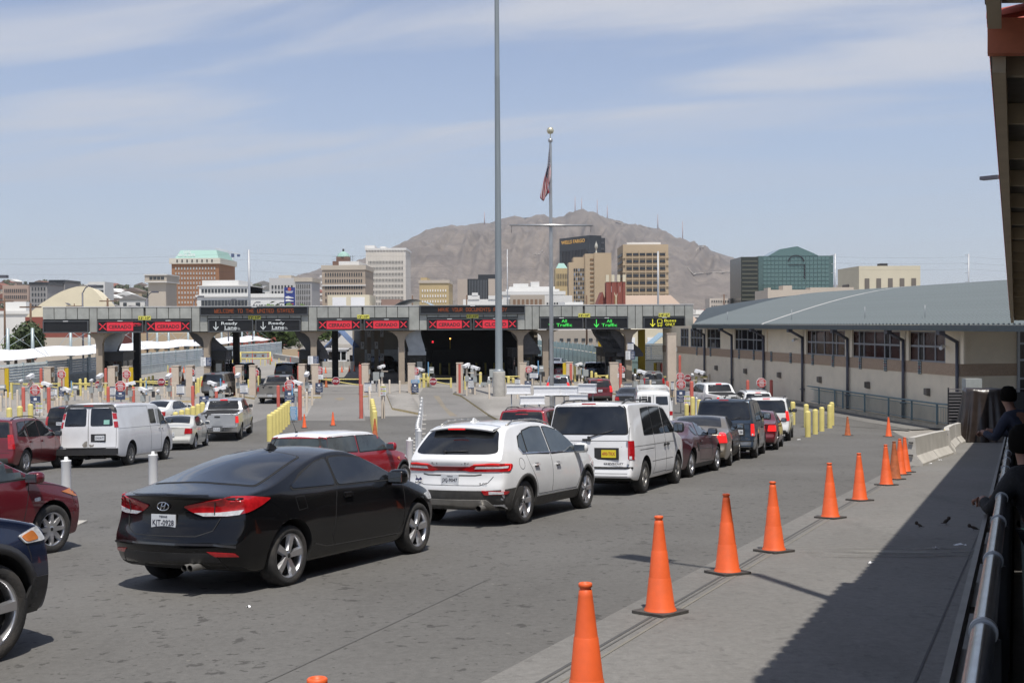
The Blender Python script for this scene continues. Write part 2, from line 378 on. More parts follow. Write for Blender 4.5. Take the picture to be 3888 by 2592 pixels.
        if both: s.patch(name, th, poly, mat, off, g_, False, parent, skirt, True, label)
        return o
    def line(s, name, th, pts, w=.008, mat=None, off=.0025, both=False, parent=None):
        """thin seam along a polyline"""
        for mir in ((False, True) if both else (False,)):
            m = MB(); q = pts if not mir else [(-u, v) for u, v in pts]; thr = th if th == 'T' else R(th) * (-1 if mir else 1)
            den = [q[0]]
            for a, b in zip(q[:-1], q[1:]):
                k = max(1, int(math.hypot(b[0] - a[0], b[1] - a[1]) / .09))
                den += [(a[0] + (b[0] - a[0]) * i / k, a[1] + (b[1] - a[1]) * i / k) for i in range(1, k + 1)]
            P3 = [s.cast(thr, u, v, off) for u, v in den]
            vs = []
            for i, (p, n) in enumerate(P3):
                t = (P3[min(i + 1, len(P3) - 1)][0] - P3[max(i - 1, 0)][0]); sd = t.cross(n)
                sd = sd.normalized() * w / 2 if sd.length > 1e-6 else Vector((0, 0, w / 2)); vs += [p - sd, p + sd, p + sd - n * .006, p - sd - n * .006]
            fs = [(4 * i + a, 4 * i + b, 4 * i + 4 + b, 4 * i + 4 + a) for i in range(len(P3) - 1) for a, b in ((0, 1), (1, 2), (3, 0))]
            m.add(vs, fs); m.build(name, mat or RUB, parent or s.root)
    def arc(s, name, yw, r0, r1, mat, both=True, a0=-25, a1=205, off=.012):
        for sg in ((1, -1) if both else (1,)):
            m = MB(); zc = s.sp['R'] + .012; vs = []; n = 22
            for i in range(n + 1):
                a = R(a0 + (a1 - a0) * i / n)
                for r, q in ((r0, -.015), (r0, off), (r1, off), (r1, -.01)):
                    p, nn = s.cast(R(90) * sg, sg * (yw + r * math.cos(a)), max(zc + r * math.sin(a), .12), q)
                    p = Vector((sg * (s.half(yw, max(.3, p.z)) + q), p.y, p.z)) if abs(p.x) < .3 else p; vs.append(p)
            m.add(vs, [(4 * i + k, 4 * i + k + 1, 4 * i + 5 + k, 4 * i + 4 + k) for i in range(n) for k in range(3)], 0, True); m.build(name, mat, s.root)
    def windows(s, side, rear=None, front=None, glass=GLASS, rear_th=0, rear_glass=None):
        for poly in side:
            c = (sum(p[0] for p in poly) / len(poly), sum(p[1] for p in poly) / len(poly))
            s.patch('window_seal', 90, [(p[0] + (.022 if p[0] > c[0] else -.022), p[1] + (.018 if p[1] > c[1] else -.018)) for p in poly], RUB, .003, both=True, skirt=.008)
            s.patch('window', 90, poly, glass, .008, both=True, skirt=.006)
        if rear: s.patch('window_seal', rear_th, [(p[0] * 1.035, p[1] + (.02 if p[1] > sum(q[1] for q in rear) / len(rear) else -.02)) for p in rear], RUB, .003); s.patch('rear_window', rear_th, rear, rear_glass or glass, .008, skirt=.006)
        if front: s.patch('windshield', 'T', front, glass, .006)
    def mirror(s, y, z, mat=None, size=(.11, .09, .085), out=.12):
        for sg in (1, -1):
            p, n = s.cast(R(90) * sg, sg * y, z, 0); m = MB()
            m.grid(lambda u, v: Vector((size[0] * math.copysign(abs(math.cos(v * 6.2832)) ** .55, math.cos(v * 6.2832)) * max(0, math.sin(u * 3.1415)) ** .6, size[1] * (-math.cos(u * 3.1416)), size[2] * math.copysign(abs(math.sin(v * 6.2832)) ** .55, math.sin(v * 6.2832)) * max(0, math.sin(u * 3.1415)) ** .6)), 8, 14)
            m.cyl((-sg * out, .02, -.04), (0, 0, -.02), .025, n=8)
            o = m.build('side_mirror', mat or s.mat, s.root, (p.x + sg * out, y, z + .03))
            MB().box((0, -size[1] * .93, 0), (size[0] * 1.5, .02, size[2] * 1.3)).build('mirror_glass', M('mirror_glass', (.22, .25, .28), .05, .8), o)
    def handle(s, y, z, mat=None, both=True, L=.17):
        for sg in ((1, -1) if both else (1,)):
            p, n = s.cast(R(90) * sg, sg * y, z, 0)
            MB().box((0, 0, 0), (.035, L, .032)).box((-sg * .012, 0, -.004), (.012, L * .8, .06), mi=1).build('door_handle', [mat or s.mat, PLAST], s.root, (p.x + sg * .022, y, z))
    def plate(s, x, z, text, mat=PLATE, ink=INK, top=None, w=.31, h=.155, y=None):
        p, n = s.cast(0, x, z, 0)
        o = MB().box((0, 0, 0), (w, .012, h)).build('licence_plate', mat, s.root, (x, (p.y if y is None else y) - .012, z))
        if text: lettering(text, ink, w * .88, h * .46, o, (0, -.008, -h * .06 if top else 0), bold=.01)
        if top: lettering(top, ink, w * .34, h * .13, o, (0, -.008, h * .36), bold=.02)
        return o
    def pipe(s, x, z, n=1, r=.035, y=-.02):
        m = MB()
        for i in range(n): m.cyl((x + i * r * 2.2, y, z), (x + i * r * 2.2, y + .35, z), r, n=16, cap=False).cyl((x + i * r * 2.2, y, z), (x + i * r * 2.2, y + .3, z), r * .8, n=16, cap=False, mi=1).cyl((x + i * r * 2.2, y + .08, z), (x + i * r * 2.2, y + .081, z), r * .8, n=16, mi=1)
        m.build('exhaust_pipe', [ALLOYD, WELL], s.root)
    def rails(s, x, y0, y1, h=.05, mat=PLAST, r=.016):
        for sg in (1, -1):
            pts = []
            for i in range(9):
                t = i / 8; y = y0 + (y1 - y0) * t; p, n = s.cast('T', sg * x, y, 0); e = h * (1 if .08 < t < .92 else 0)
                pts.append(Vector((sg * x, y, p.z + e)))
            MB().tube(pts, r).build('roof_rail', mat, s.root)
    def lamp(s, th, poly, mat=REDL, both=True, name='tail_light', off=.012): return s.patch(name, th, poly, mat, off, .045, both=both, skirt=.014)
    def bar(s, name, p, q, w, h, mat): return MB().box([(p[i] + q[i]) / 2 for i in range(3)], (abs(q[0] - p[0]) + w, max(abs(q[1] - p[1]), w), abs(q[2] - p[2]) + h)).build(name, mat, s.root)
    def wiper(s, x, z, dx=.42, dz=.06):
        p, n = s.cast(0, x, z, .02); q, n = s.cast(0, x + dx, z + dz, .03)
        MB().cyl(p, q, .012, .008, n=6).cyl(p + Vector((0, -.02, 0)), p + Vector((0, .03, 0)), .025, n=10).build('wiper', PLAST, s.root)
    def place(s, rr, fr, side=1):
        """rear and front contact of the wheels on one side (world points)"""
        rr, fr = Vector(rr), Vector(fr); f = (fr - rr).normalized(); mpt = (rr + fr) / 2; up = gnorm(mpt.x, mpt.y); rt = f.cross(up).normalized(); up = rt.cross(f).normalized()
        o = rr - rt * s.xw * side - f * s.sp['yr']
        m = Matrix((rt, f, up)).transposed().to_4x4(); m.translation = o; s.root.matrix_world = m; return s
    def rear_at(s, c, head):
        """rear bumper centre on the ground, heading in degrees (0 = straight away, + = to the right)"""
        a = R(head); c = Vector(c); q = c + Vector((math.sin(a), math.cos(a), 0)) * s.L; p0 = Vector((c.x, c.y, gz(c.x, c.y))); q.z = gz(q.x, q.y); f = (q - p0).normalized()
        up = gnorm(*((p0 + q) / 2).xy); rt = f.cross(up).normalized(); up = rt.cross(f).normalized()
        m = Matrix((rt, f, up)).transposed().to_4x4(); m.translation = p0; s.root.matrix_world = m; return s
def rnd(poly, r=.05, n=4):
    """round the corners of a polygon"""
    out = []; k = len(poly)
    for i in range(k):
        p, a, b = Vector(poly[i]), Vector(poly[i - 1]), Vector(poly[(i + 1) % k]); da, db = (a - p), (b - p)
        ra = min(r, da.length * .45, db.length * .45); A_, B_ = p + da.normalized() * ra, p + db.normalized() * ra
        for j in range(n + 1):
            t = j / n; q = A_ * (1 - t) ** 2 + p * 2 * t * (1 - t) + B_ * t * t; out.append((q.x, q.y))
    return out
PL = [(0, .86), (.4, .955), (1.0, 1), (3.2, 1), (3.9, .96), (4.3, .88), (4.6, .78)]
def plan(L, r=.86, f=.78): return [(0, r), (.4, (r + 2) / 3), (.95, 1), (L - 1.3, 1), (L - .6, .95), (L - .25, .88), (L, f)]
SP = {}
SP['coupe'] = dict(L=4.54, W=1.85, gc=.20, yr=1.02, yf=3.72, R=.325, rim=.232, tw=.215, spokes=5, sk='wide', rw=.66, rbow=.25, fbow=.42, y1=.46, kb=.16, crown=.05, flare=.028, Ra=.375, plan=plan(4.54, .86, .74),
    top=[(0, 1.03), (.14, 1.055), (.5, 1.075), (.78, 1.145), (1.35, 1.315), (1.8, 1.405), (2.25, 1.43), (2.65, 1.40), (3.1, 1.225), (3.5, 1.03), (4.0, .93), (4.3, .82), (4.54, .66)],
    belt=[(0, .95), (.8, .99), (2.0, .965), (3.4, .91), (4.54, .66)], rear=[(.2, .20), (.32, .06), (.5, 0), (.60, .03), (.72, .11), (.93, .12), (1.0, .03), (1.1, .05)], front=[(.2, .1), (.45, 0), (.62, .04), (.9, .2)])
SP['crossover'] = dict(L=4.55, W=1.87, gc=.24, yr=.93, yf=3.62, R=.355, rim=.25, tw=.235, spokes=5, sk='wide', rw=.69, rbow=.20, fbow=.38, y1=.40, kb=.14, crown=.045, flare=.03, Ra=.40, plan=plan(4.55, .87, .76),
    top=[(0, 1.09), (.10, 1.13), (.36, 1.45), (.46, 1.575), (.9, 1.635), (1.6, 1.655), (2.3, 1.63), (2.7, 1.56), (3.1, 1.37), (3.5, 1.16), (4.0, 1.06), (4.35, .93), (4.55, .76)],
    belt=[(0, 1.08), (1, 1.07), (3.4, 1.01), (4.55, .75)], rear=[(.25, .14), (.45, .03), (.6, 0), (.72, .05), (.95, .06), (1.02, .02), (1.1, .05)], front=[(.2, .1), (.5, 0), (.7, .04), (1.0, .2)])
SP['minivan'] = dict(L=4.82, W=1.97, gc=.27, yr=.98, yf=3.80, R=.355, rim=.205, tw=.225, spokes=5, sk='star', wm=ALLOYD, rw=.80, rbow=.07, fbow=.22, y1=.30, kb=.06, crown=.04, flare=.035, Ra=.43, plan=[(0, .95), (.4, .99), (1, 1), (3.6, 1), (4.4, .96), (4.82, .86)],
    top=[(0, 1.84), (.1, 1.88), (.4, 1.915), (1.5, 1.93), (2.8, 1.90), (3.15, 1.81), (3.85, 1.25), (4.3, 1.13), (4.7, 1.02), (4.82, .9)],
    belt=[(0, 1.17), (4, 1.16), (4.82, .95)], rear=[(.27, .06), (.36, 0), (.54, 0), (.60, .06), (1.15, .06), (1.84, .20)], front=[(.2, .06), (.5, 0), (.7, .05), (1.0, .1)], side=[(0, .93), (.1, .97), (.3, 1.0), (.36, .985), (.9, .985), (1, .955)])
SP['muscle'] = dict(L=4.77, W=1.88, gc=.20, yr=1.05, yf=3.77, R=.345, rim=.235, tw=.235, spokes=5, sk='star', rw=.66, rbow=.12, fbow=.2, y1=.34, kb=.12, crown=.05, flare=.05, plan=plan(4.77, .90, .84),
    top=[(0, .99), (.12, 1.04), (.6, 1.06), (.85, 1.12), (1.5, 1.33), (2.0, 1.40), (2.4, 1.385), (2.75, 1.28), (3.2, 1.06), (4.0, .99), (4.55, .90), (4.77, .72)],
    belt=[(0, .96), (1, .98), (3.3, .96), (4.77, .75)], rear=[(.2, .12), (.4, 0), (.6, 0), (.7, .05), (.98, .06)], front=[(.2, .1), (.5, 0), (.9, .06)])
SP['sedan'] = dict(L=4.5, W=1.76, gc=.20, yr=.98, yf=3.58, R=.32, rim=.215, tw=.20, spokes=7, sk='thin', rw=.70, rbow=.12, fbow=.3, y1=.36, kb=.10, crown=.04, plan=plan(4.5, .89, .78),
    top=[(0, 1.0), (.12, 1.04), (.62, 1.07), (.85, 1.15), (1.3, 1.38), (1.6, 1.44), (2.4, 1.455), (2.75, 1.40), (3.45, 1.02), (4.0, .95), (4.3, .84), (4.5, .68)],
    belt=[(0, .95), (1, .97), (3.4, .93), (4.5, .7)], rear=[(.2, .12), (.36, 0), (.52, 0), (.58, .06), (.95, .07), (1.0, .04)], front=[(.2, .1), (.5, 0), (.9, .15)])
SP['bigsedan'] = dict(SP['sedan'], L=5.3, W=1.98, yr=1.3, yf=4.2, R=.34, rim=.22, wm=ALLOYD, plan=plan(5.3, .9, .84),
    top=[(0, .96), (.12, 1.0), (.95, 1.05), (1.2, 1.14), (1.6, 1.37), (1.9, 1.44), (2.8, 1.45), (3.1, 1.40), (3.85, 1.04), (4.6, .97), (5.1, .86), (5.3, .72)], belt=[(0, .94), (1, .97), (4, .95), (5.3, .75)])
SP['suv'] = dict(L=4.6, W=1.85, gc=.25, yr=.92, yf=3.58, R=.36, rim=.235, tw=.23, spokes=6, sk='star', rw=.74, rbow=.12, fbow=.3, y1=.34, kb=.08, crown=.04, flare=.03, plan=plan(4.6, .91, .8),
    top=[(0, 1.50), (.12, 1.58), (.45, 1.65), (1.2, 1.695), (2.2, 1.69), (2.6, 1.62), (3.0, 1.40), (3.35, 1.15), (4.0, 1.05), (4.4, .92), (4.6, .78)],
    belt=[(0, 1.06), (1, 1.06), (3.3, 1.0), (4.6, .8)], rear=[(.25, .12), (.42, 0), (.6, 0), (.66, .06), (1.05, .07), (1.6, .26)], front=[(.2, .1), (.5, 0), (1.0, .15)])
SP['bigsuv'] = dict(SP['suv'], L=5.2, W=2.02, gc=.30, yr=1.1, yf=4.1, R=.39, rim=.25, rbow=.07, rw=.80, plan=plan(5.2, .94, .88),
    top=[(0, 1.80), (.12, 1.86), (.4, 1.90), (1.5, 1.93), (2.7, 1.91), (3.1, 1.82), (3.75, 1.32), (4.5, 1.22), (5.0, 1.12), (5.2, .95)],
    belt=[(0, 1.22), (4, 1.18), (5.2, 1.0)], rear=[(.3, .1), (.45, 0), (.66, 0), (.7, .07), (1.2, .07), (1.85, .22)])
SP['pickup'] = dict(L=5.8, W=2.02, gc=.34, yr=1.2, yf=4.85, R=.40, rim=.235, tw=.25, spokes=6, sk='star', wm=ALLOYD, rw=.78, rbow=.05, fbow=.15, y1=.30, kb=.0, crown=.03, flare=.04, plan=[(0, .96), (.4, .985), (1, 1), (5, .99), (5.5, .95), (5.8, .9)],
    top=[(0, 1.33), (.3, 1.34), (1.7, 1.35), (1.95, 1.37), (2.08, 1.72), (2.2, 1.86), (2.6, 1.92), (3.6, 1.92), (3.9, 1.84), (4.45, 1.36), (5.2, 1.26), (5.6, 1.16), (5.8, 1.0)],
    belt=[(0, 1.30), (1.9, 1.30), (2.1, 1.25), (4.5, 1.22), (5.8, 1.05)], rear=[(.3, .06), (.5, .06), (.7, .06), (1.33, .06)], front=[(.2, .1), (.6, 0), (1.2, .08)])
SP['van'] = dict(L=5.7, W=2.02, gc=.30, yr=1.2, yf=4.63, R=.375, rim=.21, tw=.235, spokes=8, sk='thin', wm=ALLOYD, rw=.80, rbow=.05, fbow=.2, y1=.28, kb=.04, crown=.06, flare=.012, Ra=.46, plan=[(0, .95), (.4, .985), (1, 1), (4.6, 1), (5.3, .95), (5.7, .86)],
    top=[(0, 1.95), (.12, 2.03), (.4, 2.08), (2, 2.10), (3.9, 2.08), (4.2, 1.99), (4.85, 1.40), (5.3, 1.22), (5.6, 1.05), (5.7, .9)],
    belt=[(0, 1.28), (4.8, 1.25), (5.7, .95)], rear=[(.3, .04), (.45, 0), (.6, 0), (.64, .05), (1.3, .05), (2.0, .14)], front=[(.2, .1), (.5, 0), (1.2, .1)], side=[(0, .95), (.1, .985), (.35, 1.0), (.8, 1.0), (1, .97)])
SP['mini'] = dict(L=3.7, W=1.69, gc=.20, yr=.66, yf=3.12, R=.31, rim=.215, tw=.2, spokes=5, sk='star', rw=.78, rbow=.2, fbow=.3, y1=.34, kb=.08, crown=.04, flare=.03, plan=plan(3.7, .86, .8),
    top=[(0, 1.25), (.12, 1.34), (.4, 1.39), (1.2, 1.415), (2.0, 1.40), (2.25, 1.34), (2.72, 1.0), (3.2, .93), (3.5, .82), (3.7, .66)],
    belt=[(0, .93), (2.7, .90), (3.7, .7)], rear=[(.2, .12), (.4, 0), (.9, .06), (1.35, .28)], front=[(.2, .1), (.5, 0), (.9, .12)])
def wsh(sp, y0, y1, w0=.68, w1=.56):
    return [(-w0, y1), (w0, y1), (w1, y0), (-w1, y0)]
BEIGE = M('beige_paint', (.56, .47, .375), .7, var=.08, scale=2, dirt=.18, dirtcol=(.3, .24, .18))
CREAM = M('cream_post', (.60, .52, .42), .65, var=.08, scale=3, dirt=.2, dirtcol=(.3, .25, .2))
YEL = M('pale_yellow_paint', (.66, .56, .19), .6, var=.08, scale=3, dirt=.16, dirtcol=(.35, .3, .18))
YELD = M('deep_yellow_paint', (.60, .42, .02), .5, var=.06, scale=2)
COR = M('coral_red_paint', (.50, .115, .085), .65, var=.1, scale=3, dirt=.15, dirtcol=(.4, .25, .2))
SIGNR = M('sign_red', (.47, .05, .045), .5, var=.06); SIGND = M('stop_sign_red', (.26, .012, .022), .45, var=.06)
SWH = M('sign_white', (.78, .78, .78), .5, var=.04); NAVY = M('sign_navy', (.045, .065, .125), .5, var=.06); SBLUE = M('sign_blue', (.16, .36, .58), .5, var=.08)
STEEL = M('galvanised_steel', (.40, .41, .42), .5, .6, var=.15, scale=5); STEELG = M('grey_pole_paint', (.23, .26, .275), .55, .1, var=.12, scale=1.2, stretch=(3, 3, .3))
ALU = M('brushed_aluminium', (.42, .42, .41), .38, .7, var=.15, scale=3, stretch=(1, 1, .5)); WPL = M('white_plastic', (.70, .70, .69), .45, var=.04, scale=4, dirt=.12, dirtcol=(.4, .37, .32))
DARK = M('dark_metal', (.03, .03, .032), .6, var=.2); EQG = M('grey_equipment', (.33, .35, .34), .55, var=.08); CON = M('cast_concrete', (.40, .38, .34), .85, var=.14, scale=3, bump=.3, dirt=.35, dirtcol=(.24, .22, .19))
ORG = M('cone_orange', (.80, .125, .030), .5, var=.09, scale=6, dirt=.34, dirtcol=(.35, .12, .06)); ORGD = M('dirty_cone_orange', (.42, .11, .035), .7, var=.3, scale=7, dirt=.75, dirtcol=(.10, .05, .03))
CBASE = M('cone_base_rubber', (.055, .05, .046), .85, var=.3, scale=12, dirt=.4, dirtcol=(.16, .14, .11)); BLKI = M('black_ink', (.02, .02, .02), .6)
def octo(r, d=.02): return [(r / math.cos(R(22.5)) * math.cos(R(22.5 + 45 * i)), r / math.cos(R(22.5)) * math.sin(R(22.5 + 45 * i))) for i in range(8)]
def patchy(name, col, col2, rough=.85, scale=1.0, spots=0.0, streak=None, bump=.35):
    m = bpy.data.materials.new(name); m.use_nodes = True; t = m.node_tree; b = t.nodes['Principled BSDF']; L = t.links.new; nn = t.nodes.new
    ge = nn('ShaderNodeNewGeometry'); b.inputs['Roughness'].default_value = rough; b.inputs['Specular IOR Level'].default_value = .25
    def noise(sc, det=6, ro=.6, st=(1, 1, 1), rot=0):
        mp = nn('ShaderNodeMapping'); mp.inputs['Scale'].default_value = st; mp.inputs['Rotation'].default_value = (0, 0, rot); L(ge.outputs['Position'], mp.inputs[0])
        n = nn('ShaderNodeTexNoise'); n.inputs['Scale'].default_value = sc; n.inputs['Detail'].default_value = det; n.inputs['Roughness'].default_value = ro; L(mp.outputs[0], n.inputs['Vector']); return n.outputs['Fac']
    def rng(v, a, b_, c=0, d=1):
        r = nn('ShaderNodeMapRange'); r.inputs[1].default_value = a; r.inputs[2].default_value = b_; r.inputs[3].default_value = c; r.inputs[4].default_value = d; L(v, r.inputs[0]); return r.outputs[0]
    def mix(f, a, c, mode='MIX'):
        x = nn('ShaderNodeMixRGB'); x.blend_type = mode
        if isinstance(f, float): x.inputs[0].default_value = f
        else: L(f, x.inputs[0])
        for i, v in ((1, a), (2, c)):
            if isinstance(v, tuple): x.inputs[i].default_value = v + (1,)
            else: L(v, x.inputs[i])
        return x.outputs[0]
    c = mix(rng(noise(.22 * scale, 7), .35, .68), col, col2)
    c = mix(1.0, c, rng(noise(14 * scale, 5, .75), .25, .75, .82, 1.18), 'MULTIPLY')
    c = mix(1.0, c, rng(noise(90, 2, .7), .25, .75, .86, 1.14), 'MULTIPLY')
    c = mix(rng(noise(1.1, 8, .7, (1, .22, 1), R(-24)), .56, .74, 0, .30), c, (.055, .052, .048))
    if spots:
        c = mix(rng(noise(4.6, 4, .62, (1, .9, 1)), .615, .655, 0, spots * .8), c, (.04, .037, .034))
        c = mix(rng(noise(10, 3, .5), .655, .69, 0, spots * .8), c, (.035, .032, .029))
        c = mix(rng(noise(5.3, 3, .5), .745, .765, 0, .35), c, (.30, .28, .24))
    L(c, b.inputs['Base Color'])
    bp = nn('ShaderNodeBump'); bp.inputs['Strength'].default_value = bump; bp.inputs['Distance'].default_value = .01; L(noise(120, 3, .7), bp.inputs['Height']); L(bp.outputs[0], b.inputs['Normal'])
    return m
ASPH = patchy('asphalt', (.118, .113, .104), (.146, .141, .131), spots=.75)
CONC = patchy('concrete', (.165, .158, .145), (.205, .197, .182), scale=.8, spots=.25)
PLAZA = patchy('plaza_concrete', (.255, .24, .215), (.325, .305, .278), scale=.5, spots=.2)
LANE = patchy('lane_concrete', (.18, .172, .16), (.225, .215, .20), scale=.6, spots=.2)
DUST = patchy('dusty_ground', (.34, .30, .25), (.26, .235, .2), scale=.2)
CITYG = patchy('city_ground', (.24, .22, .19), (.32, .30, .27), scale=.05)
KERBY = M('yellow_kerb_paint', (.52, .41, .20), .8, var=.22, scale=3, dirt=.7, dirtcol=(.33, .29, .22))
KERBC = M('kerb_concrete', (.36, .32, .25), .85, var=.15, scale=4, dirt=.5, bump=.3)
def sheet(name, poly, mat, h=.004, step=1.0, parent=None, kind='structure'):
    """flat polygon draped over the ground at height h"""
    bm = bmesh.new(); bm.faces.new([bm.verts.new((x, y, 0)) for x, y in poly])
    xs = [p[0] for p in poly]; ys = [p[1] for p in poly]
    bmesh.ops.triangulate(bm, faces=bm.faces[:])
    for lo, hi, ax in ((min(xs), max(xs), 0), (min(ys), max(ys), 1)):
        n = min(160, int((hi - lo) / step))
        for i in range(1, n + 1):
            co = [0, 0, 0]; co[ax] = lo + (hi - lo) * i / (n + 1); no = [0, 0, 0]; no[ax] = 1
            bmesh.ops.bisect_plane(bm, geom=bm.verts[:] + bm.edges[:] + bm.faces[:], plane_co=co, plane_no=no)
    for v in bm.verts: v.co.z = gz(v.co.x, v.co.y) + h
    bmesh.ops.recalc_face_normals(bm, faces=bm.faces)
    if bm.faces[0].normal.z < 0: bmesh.ops.reverse_faces(bm, faces=bm.faces)
    me = bpy.data.meshes.new(name); bm.to_mesh(me); bm.free(); me.materials.append(mat)
    for p in me.polygons: p.use_smooth = True
    o = ob(name, me, parent)
    if kind: o['kind'] = kind
    return o
def slab(name, poly, mat, h=.13, edge=None, kind='structure', step=2.0, drop=.3):
    """raised island: top sheet with a kerb face"""
    o = sheet(name, poly, mat, h, step, kind=kind); me = o.data; bm = bmesh.new(); bm.from_mesh(me)
    r = bmesh.ops.extrude_edge_only(bm, edges=[e for e in bm.edges if len(e.link_faces) == 1])
    fs = [x for x in r['geom'] if isinstance(x, bmesh.types.BMFace)]
    for v in [x for x in r['geom'] if isinstance(x, bmesh.types.BMVert)]: v.co.z -= h + drop
    for f in fs: f.material_index = 1; f.smooth = False
    bm.to_mesh(me); bm.free(); me.materials.append(edge or KERBC); return o
m = MB()
xsg = [-3000, -1500, -700, -300, -120] + [-80 + 2.5 * i for i in range(65)] + [120, 300, 700, 1500, 3000]
ysg = [-60, -40, -20, -8] + [-4 + 2 * i for i in range(50)] + [100, 130, 180, 260, 400, 700, 1200, 2000, 3200, 5000, 9000]
nx = len(xsg); m.add([(x, y, gz(x, y) - .03) for y in ysg for x in xsg], [(j * nx + i, j * nx + i + 1, (j + 1) * nx + i + 1, (j + 1) * nx + i) for j in range(len(ysg) - 1) for i in range(nx - 1)], 0, True)
m.build('ground', CITYG, kind='structure')
sd = .457                                     # direction of the kerb side lines
seam = lambda y: 1.4 + sd * (y - 10.9)
sheet('road', [(-60, -12), (seam(-12) - .4, -12), (seam(44) - .4, 44), (20.0, 62), (18.5, 70), (-60, 70)], ASPH, .004, 2.0)
sheet('concrete_apron', [(seam(-12) - .4, -12), (seam(-12) + 12, -12), (seam(44) + 12, 44), (21, 52), (seam(42) - .4, 42)], CONC, .008, 2.0)
for off, w, mm in ((0, .035, M('seam_dark', (.085, .083, .08), .9)), (.07, .02, M('seam_tar', (.11, .107, .10), .9)), (.16, .03, M('seam_light', (.20, .185, .155), .9))):
    sheet('expansion_joint', [(seam(-6) + off, -6), (seam(-6) + off + w, -6), (seam(40) + off + w, 40), (seam(40) + off, 40)], mm, .012, 3.0)
sheet('expansion_joint', [(seam(-6) + 2.7, -6), (seam(-6) + 2.72, -6), (seam(40) + 2.72, 40), (seam(40) + 2.7, 40)], MATS['seam_dark'], .012, 3.0)
sheet('cracked_joint', [(-2.9, 5), (-2.875, 5), (-.30, 12.8), (-.32, 12.8)], MATS['seam_tar'], .008, 1.0)
DP = patchy('pale_dust', (.27, .26, .235), (.235, .226, .205), scale=3); tD = DP.node_tree; lD = tD.links.new; nD = tD.nodes.new; gD = nD('ShaderNodeNewGeometry')
def vD(op, a, v): n_ = nD('ShaderNodeVectorMath'); n_.operation = op; lD(a, n_.inputs[0]); n_.inputs[1].default_value = v; return n_
lnD = vD('LENGTH', vD('MULTIPLY', vD('SUBTRACT', gD.outputs[0], (5.0, 14.7, 2.6)).outputs[0], (.55, 1.1, 0)).outputs[0], (0, 0, 0)).outputs['Value']
nzD = nD('ShaderNodeTexNoise'); nzD.inputs['Scale'].default_value = 2.2; nzD.inputs['Detail'].default_value = 8; mpD = nD('ShaderNodeMapping'); mpD.inputs['Scale'].default_value = (.7, 2.2, 1); lD(gD.outputs[0], mpD.inputs[0]); lD(mpD.outputs[0], nzD.inputs['Vector'])
m1 = nD('ShaderNodeMapRange'); m1.inputs[1].default_value = 0; m1.inputs[2].default_value = 1.3; m1.inputs[3].default_value = .42; m1.inputs[4].default_value = -.42; lD(lnD, m1.inputs[0])
m2_ = nD('ShaderNodeMath'); m2_.operation = 'ADD'; lD(m1.outputs[0], m2_.inputs[0]); lD(nzD.outputs['Fac'], m2_.inputs[1]); m3_ = nD('ShaderNodeMapRange'); m3_.inputs[1].default_value = .48; m3_.inputs[2].default_value = .95; m3_.inputs[4].default_value = .9; lD(m2_.outputs[0], m3_.inputs[0]); lD(m3_.outputs[0], tD.nodes['Principled BSDF'].inputs['Alpha'])
sheet('dust_patch', [(1.8, 12.8), (8.2, 12.8), (8.2, 16.6), (1.8, 16.6)], DP, .016, .8)
sheet('inspection_plaza', [(-44, 70), (30, 70), (30, 222), (-44, 222)], PLAZA, .006, 12)
sheet('bus_road', [(20, 58), (20.4, 60), (17.5, 80), (15.6, 100), (14, 125), (9.5, 125), (10, 100), (10.4, 84), (9.5, 70), (14, 66)], ASPH, .010, 4)
P0 = Vector((-41.9, 103, 0)); P1 = Vector((17.2, 109.5, 0)); FDIR = (P1 - P0).normalized(); FROT = math.atan2(FDIR.y, FDIR.x); FN = Vector((-FDIR.y, FDIR.x, 0))
def fa(z, x, y, back=0.0):
    """sight line meets the fascia plane: (distance along it, height)"""
    d = ray(z, x, y); o = P0 + FN * back; t = (o.x * FN.x + o.y * FN.y) / (d.x * FN.x + d.y * FN.y); p = d * t; return ((p.x - o.x) * FDIR.x + (p.y - o.y) * FDIR.y, CAMZ + p.z)
def fw(s, back=0.0, z=0.0): return P0 + FDIR * s + FN * back + Vector((0, 0, z))
PAN = M('fascia_panel', (.35, .355, .325), .6, .1, var=.22, scale=.8, dirt=.35, dirtcol=(.27, .275, .255)); PJ = M('fascia_backing', (.06, .06, .055), .8)
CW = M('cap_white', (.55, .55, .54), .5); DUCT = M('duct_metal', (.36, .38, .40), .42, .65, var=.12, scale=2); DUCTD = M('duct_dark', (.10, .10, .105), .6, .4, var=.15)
ROOFU = M('soffit', (.07, .07, .07), .8); BOOTH = M('booth_dark', (.018, .019, .021), .5, var=.2); COLM = M('column_paint', (.34, .28, .215), .75, var=.08, scale=1.5, dirt=.15)  # booth colour is near-black to put the shade under the canopy into it
can = thing('inspection_canopy', 'long grey panelled border inspection canopy spanning all the lanes', 'canopy', P0, FROT)
ZT_, ZA_, ZB_ = 7.24, 6.17, 5.0
def panels(xs, zlo, zhi, h=.10):
    for (za, xa), (zb, xb) in zip(xs[:-1], xs[1:]):
        a, b = fa(za, xa, 500)[0], fa(zb, xb, 500)[0]
        if b - a > .5: MB().b2((a + .03, -h, zlo + .02), (b - .03, 0, zhi - .02)).build('fascia_panel', PAN, can)
def X(z, *v): return [(z, x) for x in v]
ZM1 = fa('B', 700, 421)[1]; ZM2 = ZM1
panels(X('A', 465, 590, 718, 842, 970), ZA_, ZT_); panels(X('A', 970, 1055), ZB_, ZT_)
panels(X('A', 1055, 1180, 1307, 1432, 1560), ZA_, ZT_); panels(X('A', 1577, 1700, 1827, 1950, 2077), ZA_, ZT_); panels(X('A', 2077, 2165), ZB_, ZT_)
